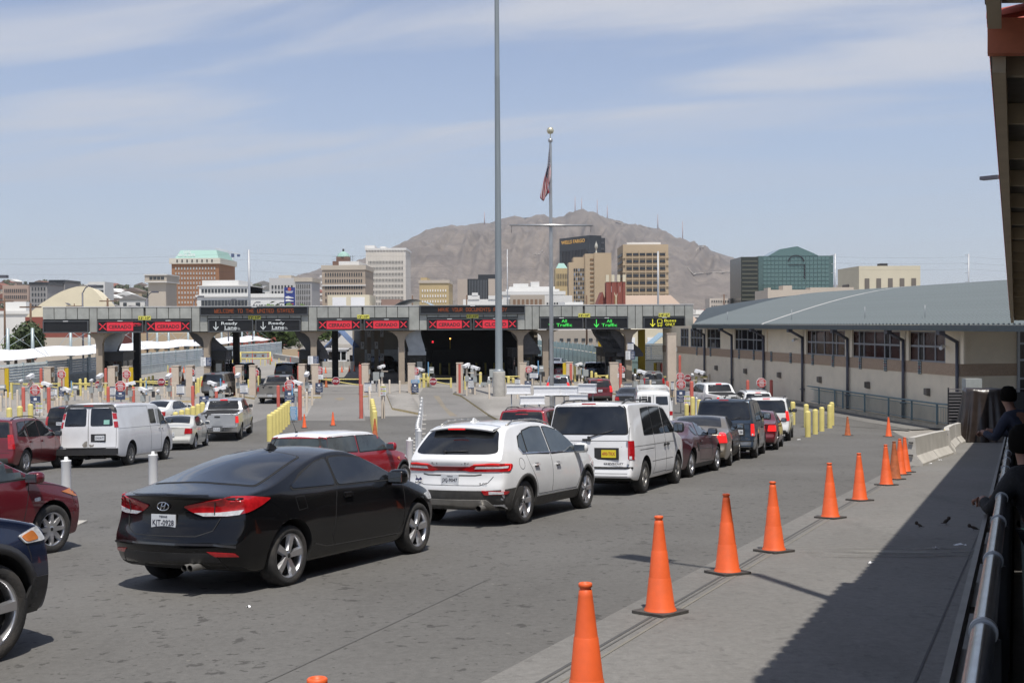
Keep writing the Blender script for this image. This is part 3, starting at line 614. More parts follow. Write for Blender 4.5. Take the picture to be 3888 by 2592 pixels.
panels(X('B', 169, 255), ZB_, ZM1); panels(X('B', 255, 380, 505, 632, 760, 887, 1013, 1140, 1265), ZA_, ZM1); panels(X('B', 1265, 1345), ZB_, ZM1); panels(X('B', 1345, 1437), ZB_, ZT_)
panels(X('B', 1437, 1557, 1680, 1803, 1922) , ZA_, ZT_); panels([('B', 1938)] + X('C', 66, 191, 313, 435), ZA_, ZT_)
panels(X('C', 435, 548), ZB_, ZT_); panels(X('C', 548, 630), ZB_, ZM1); panels(X('C', 630, 750, 870, 990, 1115, 1240, 1365, 1490, 1610), ZA_, ZM1); panels(X('C', 1610, 1690), ZB_, ZM1)
panels(X('C', 1690, 1768), ZB_, ZT_); panels(X('C', 1768, 1845), ZB_, ZT_); panels([('C', 1845), ('C', 1965)] + X('D', 230, 348, 465), ZA_, ZT_); panels(X('D', 482, 598, 716, 833, 948), ZA_, ZT_)
panels(X('D', 948, 1030, 1110), ZB_, ZT_); panels(X('D', 1110, 1225, 1340, 1452, 1565), ZA_, ZT_); panels(X('D', 1565, 1660), ZB_, ZT_)
s0, s1 = fa('A', 465, 500)[0], fa('D', 1660, 500)[0]
MB().b2((s0 + .02, .002, ZB_ + .03), (s1 - .02, .40, ZT_ - .03)).build('fascia_frame', PJ, can); MB().b2((s0 - .05, -.14, ZT_), (s1 + .05, .6, ZT_ + .07)).build('parapet_cap', CW, can)
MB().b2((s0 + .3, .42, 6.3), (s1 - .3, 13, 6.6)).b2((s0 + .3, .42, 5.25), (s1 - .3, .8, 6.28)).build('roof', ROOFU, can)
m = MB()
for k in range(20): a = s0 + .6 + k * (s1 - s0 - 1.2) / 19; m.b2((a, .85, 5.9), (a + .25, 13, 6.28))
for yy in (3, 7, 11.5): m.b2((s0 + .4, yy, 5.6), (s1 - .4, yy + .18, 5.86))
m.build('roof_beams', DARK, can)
cols = [fa('A', 1057, 700)[0], fa('B', 232, 700)[0], fa('B', 1395, 700)[0], fa('C', 355, 700)[0], fa('C', 1650, 700)[0], fa('D', 70, 700)[0], fa('D', 977, 700)[0]]
for i, s in enumerate(cols):
    w = .55 if i not in (4,) else .5; m = MB(); h = 5.0
    prof = [(-w / 2, 0), (w / 2, 0), (w / 2, h - 1.0), (w / 2 + .12, h - .6), (w / 2 + .55, h - .22), (w / 2 + 1.0, h - .06), (-w / 2 - 1.0, h - .06), (-w / 2 - .55, h - .22), (-w / 2 - .12, h - .6), (-w / 2, h - 1.0)]
    m.prism(prof, .5, 1.2, 'Y', T=Matrix.Translation((s, 0, 0))); m.build('column', COLM, can); MB().b2((s + 1.3, 8.5, 0), (s + 1.9, 9.2, 5.8)).build('column', DARK, can)  # rear column coloured dark, painting in the shade below the roof
def duct(s, h0, h1, sw, w, mat, depth=.9, back=1.4):
    m = MB(); n = 14; vs = []
    for i in range(n + 1):
        t = i / n; z = h1 + (h0 - h1) * t; x = s + sw * (3 * t * t - 2 * t ** 3)
        vs += [(x - w / 2, back, z), (x + w / 2, back, z), (x + w / 2, back + depth, z), (x - w / 2, back + depth, z)]
    m.add(vs, [(4 * i + a, 4 * i + b, 4 * i + 4 + b, 4 * i + 4 + a) for i in range(n) for a, b in ((0, 1), (1, 2), (2, 3), (3, 0))], 0)
    m.b2((s - w / 2 - .05, back - .05, h1 - .1), (s + w / 2 + .05, back + depth + .05, h1 + .1)); m.b2((s + sw - w / 2 - .08, back - .08, h0 - .25), (s + sw + w / 2 + .08, back + depth + .08, h0 + .1))
    m.build('air_duct', mat, can)
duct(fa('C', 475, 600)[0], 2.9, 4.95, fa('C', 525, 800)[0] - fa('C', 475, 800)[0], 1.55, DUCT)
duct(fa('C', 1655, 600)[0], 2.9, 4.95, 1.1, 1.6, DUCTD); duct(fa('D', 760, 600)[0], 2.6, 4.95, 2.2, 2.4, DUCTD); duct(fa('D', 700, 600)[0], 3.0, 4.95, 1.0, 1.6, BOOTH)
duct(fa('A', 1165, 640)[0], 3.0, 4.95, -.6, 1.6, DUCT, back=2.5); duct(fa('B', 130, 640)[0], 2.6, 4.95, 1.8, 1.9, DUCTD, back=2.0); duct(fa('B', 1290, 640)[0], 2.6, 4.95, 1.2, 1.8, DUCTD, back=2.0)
def booth(s, label, w=2.5, back=1.8, top=2.8, mat=BOOTH):
    b = thing('inspection_booth', label, 'booth', fw(s, back), FROT, 'inspection booths between the lanes')
    MB().b2((-w / 2, 0, .15), (w / 2, 4.6, 1.15)).b2((-w / 2, 0, 2.35), (w / 2, 4.6, top)).b2((-w / 2 - .12, -.15, top), (w / 2 + .12, 4.8, top + .12)).build('booth_wall', mat, b)
    for x, y in ((-w / 2 + .05, .05), (w / 2 - .05, .05), (-w / 2 + .05, 2.2), (w / 2 - .05, 2.2), (-w / 2 + .05, 4.5), (w / 2 - .05, 4.5)): MB().box((x, y, 1.75), (.1, .1, 1.2)).build('frame_post', DARK, b)
    MB().b2((-w / 2 + .1, .04, 1.15), (w / 2 - .1, .06, 2.35)).b2((-w / 2 + .04, .1, 1.15), (-w / 2 + .06, 4.5, 2.35)).b2((w / 2 - .06, .1, 1.15), (w / 2 - .04, 4.5, 2.35)).build('booth_glass', GLASS, b)
    MB().b2((-w / 2 - .35, -.9, 0), (w / 2 + .35, 5.6, .15)).build('booth_island', KERBC, b); MB().box((.35, -.12, 1.7), (.5, .2, .7)).box((-.5, -.1, 1.0), (.35, .2, .9)).build('equipment_box', EQG, b)
bl = ['behind the leftmost canopy column', 'between the broken red sign and the ready lanes', 'right of the ready lanes by the kiosk opening', 'under the silver curved duct left of the tall pole', 'under the dark duct just right of the tall grey pole', 'in the right all traffic bay', 'beside the yellow posts and the bus lane']
for i, (z, x) in enumerate([('A', 1165), ('B', 300), ('B', 1340), ('C', 515), ('C', 1690), ('D', 150), ('D', 850)]): booth(fa(z, x, 900)[0] + (0 if i != 5 else -.6), 'dark glazed inspection booth ' + bl[i], top=3.1 if i != 5 else 2.0, w=1.9 if i != 5 else .7)
LF = M('sign_frame_grey', (.085, .09, .095), .5, .2); LB = M('led_face', (.022, .022, .023), .45, var=.2, scale=8)
LR = M('led_red', (.62, .025, .045), .6, var=.12, scale=9, emit=.2); LG = M('led_green', (.06, .75, .10), .6, emit=.4); LW = M('led_white', (.55, .58, .58), .6, emit=.15); LY = M('led_yellow', (.70, .66, .05), .6, emit=.45); LA = M('led_amber', (.50, .11, .02), .6, emit=.15)
def board(name, label, za, xa, zb, xb, ya, yb, cat='message sign', group='lane signs on the canopy'):
    a, b = fa(za, xa, ya), fa(zb, xb, yb); sc = (a[0] + b[0]) / 2; w = b[0] - a[0]; t_, b_ = a[1], b[1]; h = t_ - b_
    r = thing(name, label, cat, fw(sc, -.11, (t_ + b_) / 2), FROT, group)
    fr = .10; m = MB().b2((-w / 2, -.22, h / 2 - fr), (w / 2, 0, h / 2)).b2((-w / 2, -.22, -h / 2), (w / 2, 0, -h / 2 + fr)).b2((-w / 2, -.22, -h / 2 + fr), (-w / 2 + fr, 0, h / 2 - fr)).b2((w / 2 - fr, -.22, -h / 2 + fr), (w / 2, 0, h / 2 - fr)); m.build('sign_frame', LF, r)
    m = MB().b2((-w / 2 + fr, -.12, -h / 2 + fr), (w / 2 - fr, -.02, h / 2 - fr)); k = int(h / .14)
    for i in range(k): z = -h / 2 + fr + (i + .5) * (h - 2 * fr) / k; m.b2((-w / 2 + fr, -.15, z - .008), (w / 2 - fr, -.121, z + .008))
    m.build('led_panel', LB, r); MB().b2((-.22, -.235, h / 2 - fr * .8), (.22, -.221, h / 2 - fr * .3)).build('nameplate', SWH, r)
    return r, w, h
def cross(r, x, s):
    m = MB()
    for a in (1, -1): m.add([Vector((x + a * (-s) + d, -.165 + e, -s + 0)) for d in (-.06, .06) for e in (0, .01)] + [Vector((x + a * s + d, -.165 + e, s)) for d in (-.06, .06) for e in (0, .01)], [(0, 2, 6, 4), (1, 5, 7, 3), (0, 4, 5, 1), (2, 3, 7, 6), (0, 1, 3, 2), (4, 6, 7, 5)])
    m.build('red_cross', LR, r)
def closed(label, za, xa, zb, xb, ya, yb, word='CERRADO', broken=False):
    r, w, h = board('closed_lane_sign', label, za, xa, zb, xb, ya, yb); cross(r, -w * .38, h * .27); 
    if not broken: cross(r, w * .38, h * .27)
    o = MB().b2((-w * .29, -.17, -h * .35), (w * .28, -.152, h * .35)).build('red_block', LR, r); lettering(word, LB, w * .49, h * .31, r, (-.01, -.175, -h * .03), bold=.02)
    if broken:
        rr = random.Random(3); m = MB()
        for k in range(60):
            t = rr.random(); x = w * (.06 + .38 * t); z = h * (.30 - .34 * rr.random() * (1 - .3 * t)); m.box((x, -.158 - .0004 * k, z), (.05 + .22 * rr.random(), .01, .03))
        m.build('flickering_pixels', LR, r, kind='stuff')
    return r
board('blank_lane_sign', 'switched off black lane sign at the left end of the canopy', 'A', 472, 'A', 968, 478, 606)
closed('red CERRADO lane sign with glitching pixels, leftmost lit sign', 'A', 1058, 'A', 1558, 474, 604, broken=True)
closed('red CERRADO lane sign with two clean crosses right of the glitching one', 'A', 1580, 'A', 2074, 471, 602)
closed('red CERRADO lane sign right after the second Ready Lane sign', 'B', 1440, 'B', 1918, 459, 583)
closed('red CERRADO lane sign left of the silver curved duct', 'B', 1942, 'C', 435, 458, 576)
closed('red CERRADO lane sign under the documents message board', 'C', 634, 'C', 1110, 453, 577)
closed('red CLOSED lane sign crossed by the tall grey pole', 'C', 1128, 'C', 1610, 449, 574, 'CLOSED')
def arrow(r, x, h, mat):
    MB().b2((x - .035, -.17, -h * .28), (x + .035, -.152, h * .32)).prism([(x - .26, -h * .08), (x - .20, -h * .05), (x, -h * .24), (x + .20, -h * .05), (x + .26, -h * .08), (x, -h * .36)], -.172, -.153, 'Y').build('arrow', mat, r)
for lab, xa, xb, yb in (('left Ready Lane sign with white arrow', 262, 750, 598), ('right Ready Lane sign with white arrow', 772, 1262, 592)):
    r, w, h = board('ready_lane_sign', 'black ' + lab + ' under the welcome board', 'B', xa, 'B', xb, 464, yb); arrow(r, -w * .33, h, LW)
    for tx, zz, xx, ww in (('Ready', .16, -.03, .36), ('Lane', -.15, .0, .27)):
        o = lettering(tx, LW, w * ww, h * .30, r, (w * xx, -.17, h * zz), bold=.015)
    MB().b2((-w * .15, -.17, -h * .36), (w * .12, -.155, -h * .33)).build('underline', LW, r); m = MB()
    for rr_ in (.08, .15, .22): m.tube([(w * .15 + rr_ * math.cos(R(a)), -.165, -h * .34 + rr_ * math.sin(R(a))) for a in range(0, 95, 18)], .016, 4)
    m.build('radio_waves', LW, r)
for lab, xa, xb, zz in (('behind the silver flagpole', -6, 465, 'D'), ('right of the silver flagpole', 485, 948, 'D')):
    r, w, h = board('all_traffic_sign', 'green All Traffic lane sign ' + lab, zz, xa, zz, xb, 442, 566); arrow(r, -w * .24, h, LG)
    lettering('All', LG, w * .12, h * .26, r, (w * .06, -.17, h * .19), bold=.005); lettering('Traffic', LG, w * .36, h * .27, r, (w * .06, -.17, -h * .15), bold=.005)
r, w, h = board('bus_lane_sign', 'yellow Buses ONLY lane sign with arrow and bus symbol', 'D', 1113, 'D', 1565, 438, 560); arrow(r, -w * .28, h, LY); lettering('Buses', LY, w * .28, h * .24, r, (w * .14, -.17, h * .2), bold=.005); lettering('ONLY', LY, w * .23, h * .24, r, (w * .14, -.17, -h * .14), bold=.005)
m = MB(); bx = -w * .11
m.tube([(bx - .22, -.165, -.28), (bx - .22, -.165, .26), (bx - .14, -.165, .33), (bx + .14, -.165, .33), (bx + .22, -.165, .26), (bx + .22, -.165, -.28), (bx - .22, -.165, -.28)], .022, 5); m.tube([(bx - .2, -.165, -.02), (bx + .2, -.165, -.02)], .02, 5).b2((bx - .16, -.17, -.2), (bx - .08, -.155, -.12)).b2((bx + .08, -.17, -.2), (bx + .16, -.155, -.12)).b2((bx - .18, -.17, -.36), (bx - .1, -.155, -.28)).b2((bx + .1, -.17, -.36), (bx + .18, -.155, -.28)); m.build('bus_symbol', LY, r)
F57 = dict(A='0E11111F111111', C='0F10101010100F', D='1E11111111111E', E='1F10101E10101F', H='1111111F111111', I='1F04040404041F', L='1010101010101F', M='111B1515111111', N='11191513111111', O='1F11111111111F', R='1E11111E141211', S='1F10101F01011F', T='1F040404040404', U='1111111111111F', V='11111111110A04', W='1111111515151B', Y='11110A04040404')
def dots(text, w, h, r, z=0):
    cw = w / (len(text) * 6 - 1); ch = h / 7; m = MB()
    for i, c_ in enumerate(text):
        if c_ == ' ': continue
        for row in range(7):
            b = int(F57[c_][2 * row:2 * row + 2], 16)
            for col in range(5):
                if b >> (4 - col) & 1: x = -w / 2 + (i * 6 + col + .5) * cw; y = z + h / 2 - (row + .5) * ch; m.add([(x + a * cw * .36, -.168, y + e * ch * .36) for a, e in ((-1, -1), (1, -1), (1, 1), (-1, 1))] + [(x + a * cw * .36, -.155, y + e * ch * .36) for a, e in ((-1, -1), (1, -1), (1, 1), (-1, 1))], [(0, 1, 2, 3), (0, 4, 5, 1), (1, 5, 6, 2), (2, 6, 7, 3), (3, 7, 4, 0)])
    m.build('lettering', LA, r)
r, w, h = board('welcome_message_board', 'long message board reading WELCOME TO THE UNITED STATES in amber dots', 'B', 170, 'B', 1343, 325, 417, group='amber message boards'); dots('WELCOME TO THE UNITED STATES', w * .73, h * .42, r)
r, w, h = board('documents_message_board', 'long message board reading HAVE YOUR DOCUMENTS READY in amber dots', 'C', 548, 'C', 1690, 312, 403, group='amber message boards'); dots('HAVE YOUR DOCUMENTS READY', w * .65, h * .42, r)
YS = M('clearance_yellow', (.66, .62, .10), .55)
for z, x0, x1, y0, y1, t, lab in (('A', 1502, 1636, 427, 468, '12\'-10"', 'above the two leftmost CERRADO signs'), ('B', 695, 830, 424, 465, '12\'-10"', 'above the Ready Lane signs'), ('B', 1870, 2003, 413, 455, '12\'-10"', 'above the middle pair of CERRADO signs'), ('C', 1058, 1187, 408, 449, '12\'-10"', 'above the CERRADO and CLOSED pair'), ('D', 414, 540, 399, 440, '12\'-10"', 'above the All Traffic signs'), ('D', 1281, 1402, 396, 436, '14\'-2"', 'above the bus lane sign')):
    a, b = fa(z, x0, y0), fa(z, x1, y1); w, h = b[0] - a[0], a[1] - b[1]
    o = MB().box((0, 0, 0), (w, .03, h)).build('clearance_sign', YS, None, fw((a[0] + b[0]) / 2, -.16, (a[1] + b[1]) / 2), FROT, label='yellow height clearance sign ' + lab, category='clearance sign', group='yellow clearance signs'); lettering(t, BLKI, w * .88, h * .62, o, (0, -.02, 0), bold=.03)
hall = thing('inspection_hall', 'dark open inspection hall behind the middle lanes', 'building', P0, FROT)
sa, sb, sm = fa('B', 1838, 800, 45)[0], fa('C', 1560, 800, 20)[0], fa('C', 590, 800, 20)[0]
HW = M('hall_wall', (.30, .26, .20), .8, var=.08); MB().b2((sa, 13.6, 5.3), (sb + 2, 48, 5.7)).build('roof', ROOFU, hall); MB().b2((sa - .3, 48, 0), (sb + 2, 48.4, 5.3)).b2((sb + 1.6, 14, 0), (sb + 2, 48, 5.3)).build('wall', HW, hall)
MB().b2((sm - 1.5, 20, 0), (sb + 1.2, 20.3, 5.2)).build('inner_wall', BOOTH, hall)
MB().b2((sa + 1, 47.6, 0), (sa + 8, 47.9, 2.2)).build('white_dado', M('dado', (.5, .5, .46), .7), hall)
for i, (x, y0) in enumerate(((1930, 600), (2000, 600), (2080, 600), (2140, 600))):
    s, z = fa('B', x, 900, 16); MB().b2((s - .22, 15.8, 0), (s + .22, 16.2, 5.2)).build('column', COLM, hall)
    for k, t in enumerate(('7', '3', '2')):
        if (i + k) % 2: o = MB().box((s, 15.76, 4.6 - k * 1.25), (.36, .04, .75)).build('number_sign', SWH, hall); lettering(t, BLKI, .2, .3, o, (s, 15.73, 4.7 - k * 1.25))
for k in range(9): s = sm + .8 + k * (sb - sm - 2) / 8; MB().cyl((s, 18.6, 0), (s, 18.6, 1.3), .11, n=10).build('bollard', YEL, hall)
MB().b2((sm + 2, 18.8, 0), (sb - 4, 19.6, .9)).b2((sm + 1, 19.2, 1.6), (sm + 4, 19.5, 2.8)).build('counter', DARK, hall)
o = MB().box((0, 0, 0), (.32, .1, .3)).build('signal_light', BOOTH, None, fw(fa('C', 692, 708, 17)[0], 16.9, 3.65), FROT, label='small red cross signal light hanging in the dark hall', category='signal light'); lettering('X', M('red_lamp', (.9, .03, .05), .5, emit=2.5), .2, .2, o, (0, -.06, 0), bold=.05)
o = MB().cyl((0, 0, -.9), (0, 0, .1), .035, n=8).box((0, 0, .18), (.16, .1, .14)).build('signal_light', YELD, None, fw(fa('C', 880, 690, 17)[0], 16.9, 3.8), FROT, label='small orange lamp on a yellow post inside the dark hall', category='signal light'); MB().box((0, -.06, .18), (.12, .03, .1)).build('lamp', M('orange_lamp', (1, .45, .12), .5, emit=5), o)
def pY_(x, y): return Vector((x, y, gz(x, y)))
BLK = paint('black', (.0045, .0045, .005), 0, .22, dirt=.035)
c = Car('black_coupe', 'shiny black two door coupe in the foreground with tinted windows and Texas plate', 'car', SP['coupe'], BLK, 3)
c.windows([rnd([(3.28, .985), (2.95, 1.14), (2.62, 1.27), (2.25, 1.305), (1.99, 1.30), (1.96, 1.0)], .06), rnd([(1.91, 1.005), (1.94, 1.30), (1.7, 1.265), (1.4, 1.165), (1.10, 1.05), (1.12, 1.02)], .05)],
          front=[(-.62, 3.42), (.62, 3.42), (.53, 2.78), (-.53, 2.78)])
c.patch('window_seal', 'T', rnd([(-.69, .68), (-.3, .60), (.3, .60), (.69, .68), (.63, 1.1), (.545, 1.69), (0, 1.74), (-.545, 1.69), (-.63, 1.1)], .06), RUB, .003)
c.patch('rear_window', 'T', rnd([(-.665, .70), (-.3, .625), (.3, .625), (.665, .70), (.61, 1.1), (.53, 1.66), (0, 1.71), (-.53, 1.66), (-.61, 1.1)], .06), GLASS, .008)
lp = [(.25, .905), (.5, .965), (.72, .995), (.92, .992), (1.13, .955), (1.02, .89), (.88, .835), (.70, .80), (.45, .80), (.33, .85)]
c.lamp(42, rnd(lp, .03))
c.lamp(42, [(.36, .838), (.60, .842), (.84, .865), (.80, .815), (.68, .803), (.45, .803)], CLR, name='reverse_light', off=.016)
c.line('lamp_seam', 42, [(.56, .955), (.555, .80)], .01, RUB, .0135, both=True)
c.lamp(30, [(.52, .455), (.80, .435), (.84, .40), (.60, .405)], REDL, name='reflector', off=.008)
c.line('trunk_seam', 0, [(-.62, .80), (-.56, .66), (-.40, .605), (.40, .605), (.56, .66), (.62, .80)], .008, both=False)
c.line('bumper_crease', 0, [(-.80, .50), (-.6, .525), (0, .53), (.6, .525), (.80, .50)], .022, paint('black_gloss_edge', (.03, .03, .033), 0, .2, 0), .012)
c.patch('diffuser', 0, rnd([(-.60, .44), (.60, .44), (.68, .26), (-.68, .26)], .05), PLAST, .006)
c.line('trunk_lip', 0, [(-.50, 1.01), (0, 1.025), (.50, 1.01)], .02, BLK, .012)
c.plate(-.02, .735, 'KJT-0928', top='TEXAS', y=.115, w=.32, h=.165)
for sg in (1, -1): c.line('door_seam', 90 * sg, [(1.93 * sg, 1.0), (1.86 * sg, .8), (1.80 * sg, .45), (1.86 * sg, .33), (3.2 * sg, .30), (3.32 * sg, .42), (3.36 * sg, .90)], .008)
c.line('sill_crease', 90, [(1.45, .40), (1.7, .34), (3.3, .31)], .012, paint('black_gloss_edge', (.03, .03, .033), 0, .2, 0), .004, both=True)
c.line('fuel_door', 90, [(1.12, .93), (1.28, .93), (1.30, .80), (1.14, .79), (1.12, .93)], .006)
c.mirror(3.12, .985, BLK, (.12, .09, .09)); c.handle(2.1, .885, BLK)
c.pipe(.34, .30, 2, .034, .0)
c.lamp(135, rnd([(2.15, .74), (2.55, .80), (2.75, .74), (2.6, .66), (2.2, .66)], .04), CLR, name='headlight')
MB().prism([(0, 0), (.17, 0), (.13, .035), (.05, .075), (.02, .07)], -.012, .012, 'X').prism([(-.05, 0), (.2, 0), (.16, .012), (-.02, .012)], -.03, .03, 'X').build('antenna_fin', PLAST, c.root, (0, 1.80, 1.40))
e = MB(); n = 28       # oval badge with a slanted letter
for i in range(n):
    a, b = 2 * math.pi * i / n, 2 * math.pi * (i + 1) / n
    e.cyl((.075 * math.cos(a), 0, .042 * math.sin(a)), (.075 * math.cos(b), 0, .042 * math.sin(b)), .0065, n=6, cap=False)
for sx in (-1, 1): e.cyl((sx * .022 - .014, 0, -.033), (sx * .022 + .014, 0, .033), .007, n=6)
e.cyl((-.03, 0, -.010), (.03, 0, .010), .006, n=6)
e.build('badge', CHROME, c.root, (-.02, .095, .90))
lettering('ELANTRA', CHROME, .20, .026, c.root, (-.50, .15, .905), rot=(R(90), 0, R(-14)), bold=.01)
c.place(g('J', 1268, 1128), g('J', 2152, 905)); c.root.matrix_world = c.root.matrix_world @ Matrix.Diagonal((1.035, 1.035, 1.035, 1))
WHT = paint('pearl_white', (.78, .78, .77), 0, .3, dirt=.04)
c = Car('white_crossover', 'pearl white compact crossover with full width red tail lights behind the black coupe', 'car', SP['crossover'], WHT, 3)
c.windows([rnd([(3.28, 1.085), (3.0, 1.27), (2.68, 1.44), (2.25, 1.515), (2.05, 1.52), (2.06, 1.08)], .05), rnd([(1.98, 1.085), (1.97, 1.525), (1.6, 1.53), (1.18, 1.47), (1.12, 1.13)], .05), rnd([(1.07, 1.14), (1.13, 1.455), (.98, 1.40), (.86, 1.24), (.92, 1.16)], .05)],
          front=[(-.66, 3.42), (.66, 3.42), (.55, 2.78), (-.55, 2.78)], glass=GLASS2)
c.patch('rear_window', 0, rnd([(-.74, 1.165), (-.60, 1.14), (.60, 1.14), (.74, 1.165), (.62, 1.48), (.5, 1.52), (-.5, 1.52), (-.62, 1.48)], .06), GLASS, .008)
c.line('window_chrome', 90, [(.84, 1.22), (.92, 1.13), (3.33, 1.06)], .018, CHROME, .012, both=True)
m = MB(); m.grid(lambda u, v: Vector(((u - .5) * 1.14, .34 + .34 * v + .10 * (abs(u - .5) * 2) ** 2.2, 1.575 + .045 * v - .055 * (abs(u - .5) * 2) ** 2)), 14, 4)
m.grid(lambda u, v: Vector(((u - .5) * 1.14, .34 + .34 * v + .10 * (abs(u - .5) * 2) ** 2.2, 1.535 + .085 * v - .055 * (abs(u - .5) * 2) ** 2)), 14, 4)
m.grid(lambda u, v: Vector(((u - .5) * 1.14, .34 + .10 * (abs(u - .5) * 2) ** 2.2, 1.535 + .04 * v - .055 * (abs(u - .5) * 2) ** 2)), 14, 1)
m.build('spoiler', WHT, c.root)
MB().box((0, .285, 1.535), (.30, .02, .02)).build('high_brake_light', REDB, c.root)
lp = [(-.40, .0)]
c.lamp(0, rnd([(-.62, .885), (.62, .885), (.60, .955), (-.60, .955)], .02), M('dark_red_strip', (.14, .01, .012), .12, coat=.6), both=False, name='light_strip')
c.lamp(40, rnd([(.20, .905), (.36, .985), (.62, 1.01), (.98, .985), (1.0, .95), (.93, .87), (.30, .875)], .025), REDL, off=.013)
c.lamp(40, [(.40, .955), (.90, .955), (.88, .925), (.38, .918)], CLR, name='reverse_light', off=.018)
c.line('lamp_glow', 40, [(.36, .985), (.62, .997), (.95, .975), (.93, .90), (.88, .885)], .018, REDB, .019, both=True)
c.patch('lower_bumper', 0, rnd([(-.80, .58), (.80, .58), (.85, .40), (.80, .27), (-.80, .27), (-.85, .40)], .04), GPLAST, .010)
c.patch('lower_bumper', 40, rnd([(.50, .58), (1.22, .62), (1.2, .36), (1.0, .27), (.50, .27)], .04), GPLAST, .012, both=True)
c.patch('skid_plate', 0, rnd([(-.60, .44), (.60, .44), (.72, .30), (.70, .27), (-.70, .27), (-.72, .30)], .04), ALLOYD, .022)
c.lamp(30, rnd([(.50, .585), (.95, .565), (.90, .52), (.55, .515)], .02), REDL, name='reflector', off=.02)
c.lamp(30, [(.62, .57), (.84, .562), (.84, .53), (.62, .528)], CLR, name='reverse_light', off=.026)
c.line('tailgate_seam', 0, [(-.70, .80), (-.62, .70), (-.5, .66), (.5, .66), (.62, .70), (.70, .80)], .008)
c.line('tailgate_crease', 0, [(-.52, .83), (-.42, .815), (.42, .815), (.52, .83)], .02, GPLAST, .003)
c.patch('sill_trim', 90, rnd([(1.36, .40), (3.2, .40), (3.18, .25), (1.38, .25)], .03), GPLAST, .008, both=True)
c.line('sill_chrome', 90, [(1.40, .41), (3.16, .41)], .014, CHROME, .012, both=True)
for yw in (.93, 3.62): c.arc('arch_trim', yw, .398, .445, GPLAST)
for sg in (1, -1):
    c.line('door_seam', 90 * sg, [(2.02 * sg, 1.08), (2.02 * sg, .44), (3.1 * sg, .43), (3.22 * sg, .6), (3.3 * sg, 1.05)], .008)
    c.line('door_seam', 90 * sg, [(2.02 * sg, .44), (1.45 * sg, .44), (1.36 * sg, .62), (1.1 * sg, .95), (1.05 * sg, 1.1)], .008)
c.plate(0, .745, 'JXJ-9047', top='TEXAS', y=.055)
c.line('fuel_door', 90, [(.82 + .09 * math.cos(a * .5236), .97 + .09 * math.sin(a * .5236)) for a in range(13)], .006)
lettering('L I N C O L N', CHROME, .66, .032, c.root, (0, .05, 1.005), bold=.015)
lettering('MKC', CHROME, .17, .032, c.root, (-.60, .115, .69), rot=(R(90), 0, R(-12)), bold=.015); lettering('2.0T', CHROME, .14, .03, c.root, (.56, .10, .69), rot=(R(90), 0, R(12)), bold=.015)
MB().prism([(-.06, 0), (-.04, .03), (0, .015), (.04, .04), (.06, .01), (.05, -.01), (-.05, -.01)], 0, .008, 'Y').build('dealer_badge', M('badge_blue', (.05, .05, .12), .4), c.root, (-.60, .095, .735))
c.wiper(-.12, 1.165, .40, .012); c.mirror(3.17, 1.09, WHT, (.13, .09, .09)); c.handle(2.25, .90); c.handle(1.35, .93); c.rails(.60, .85, 2.75, .045, ALLOYD)
c.pipe(.52, .31, 1, .048, .0); c.pipe(-.52, .31, 1, .048, .0)
MB().prism([(0, 0), (.17, 0), (.12, .03), (.05, .06), (.02, .055)], -.012, .012, 'X').prism([(-.04, -.01), (.2, -.01), (.16, .012), (-.01, .012)], -.03, .03, 'X').build('antenna_fin', WHT, c.root, (-.05, .95, 1.64))
c.lamp(135, rnd([(2.1, .82), (2.6, .88), (2.75, .82), (2.6, .74), (2.2, .74)], .04), CLR, name='headlight')
c.place(g('K', 1285, 1402), g('K', 1848, 1262))
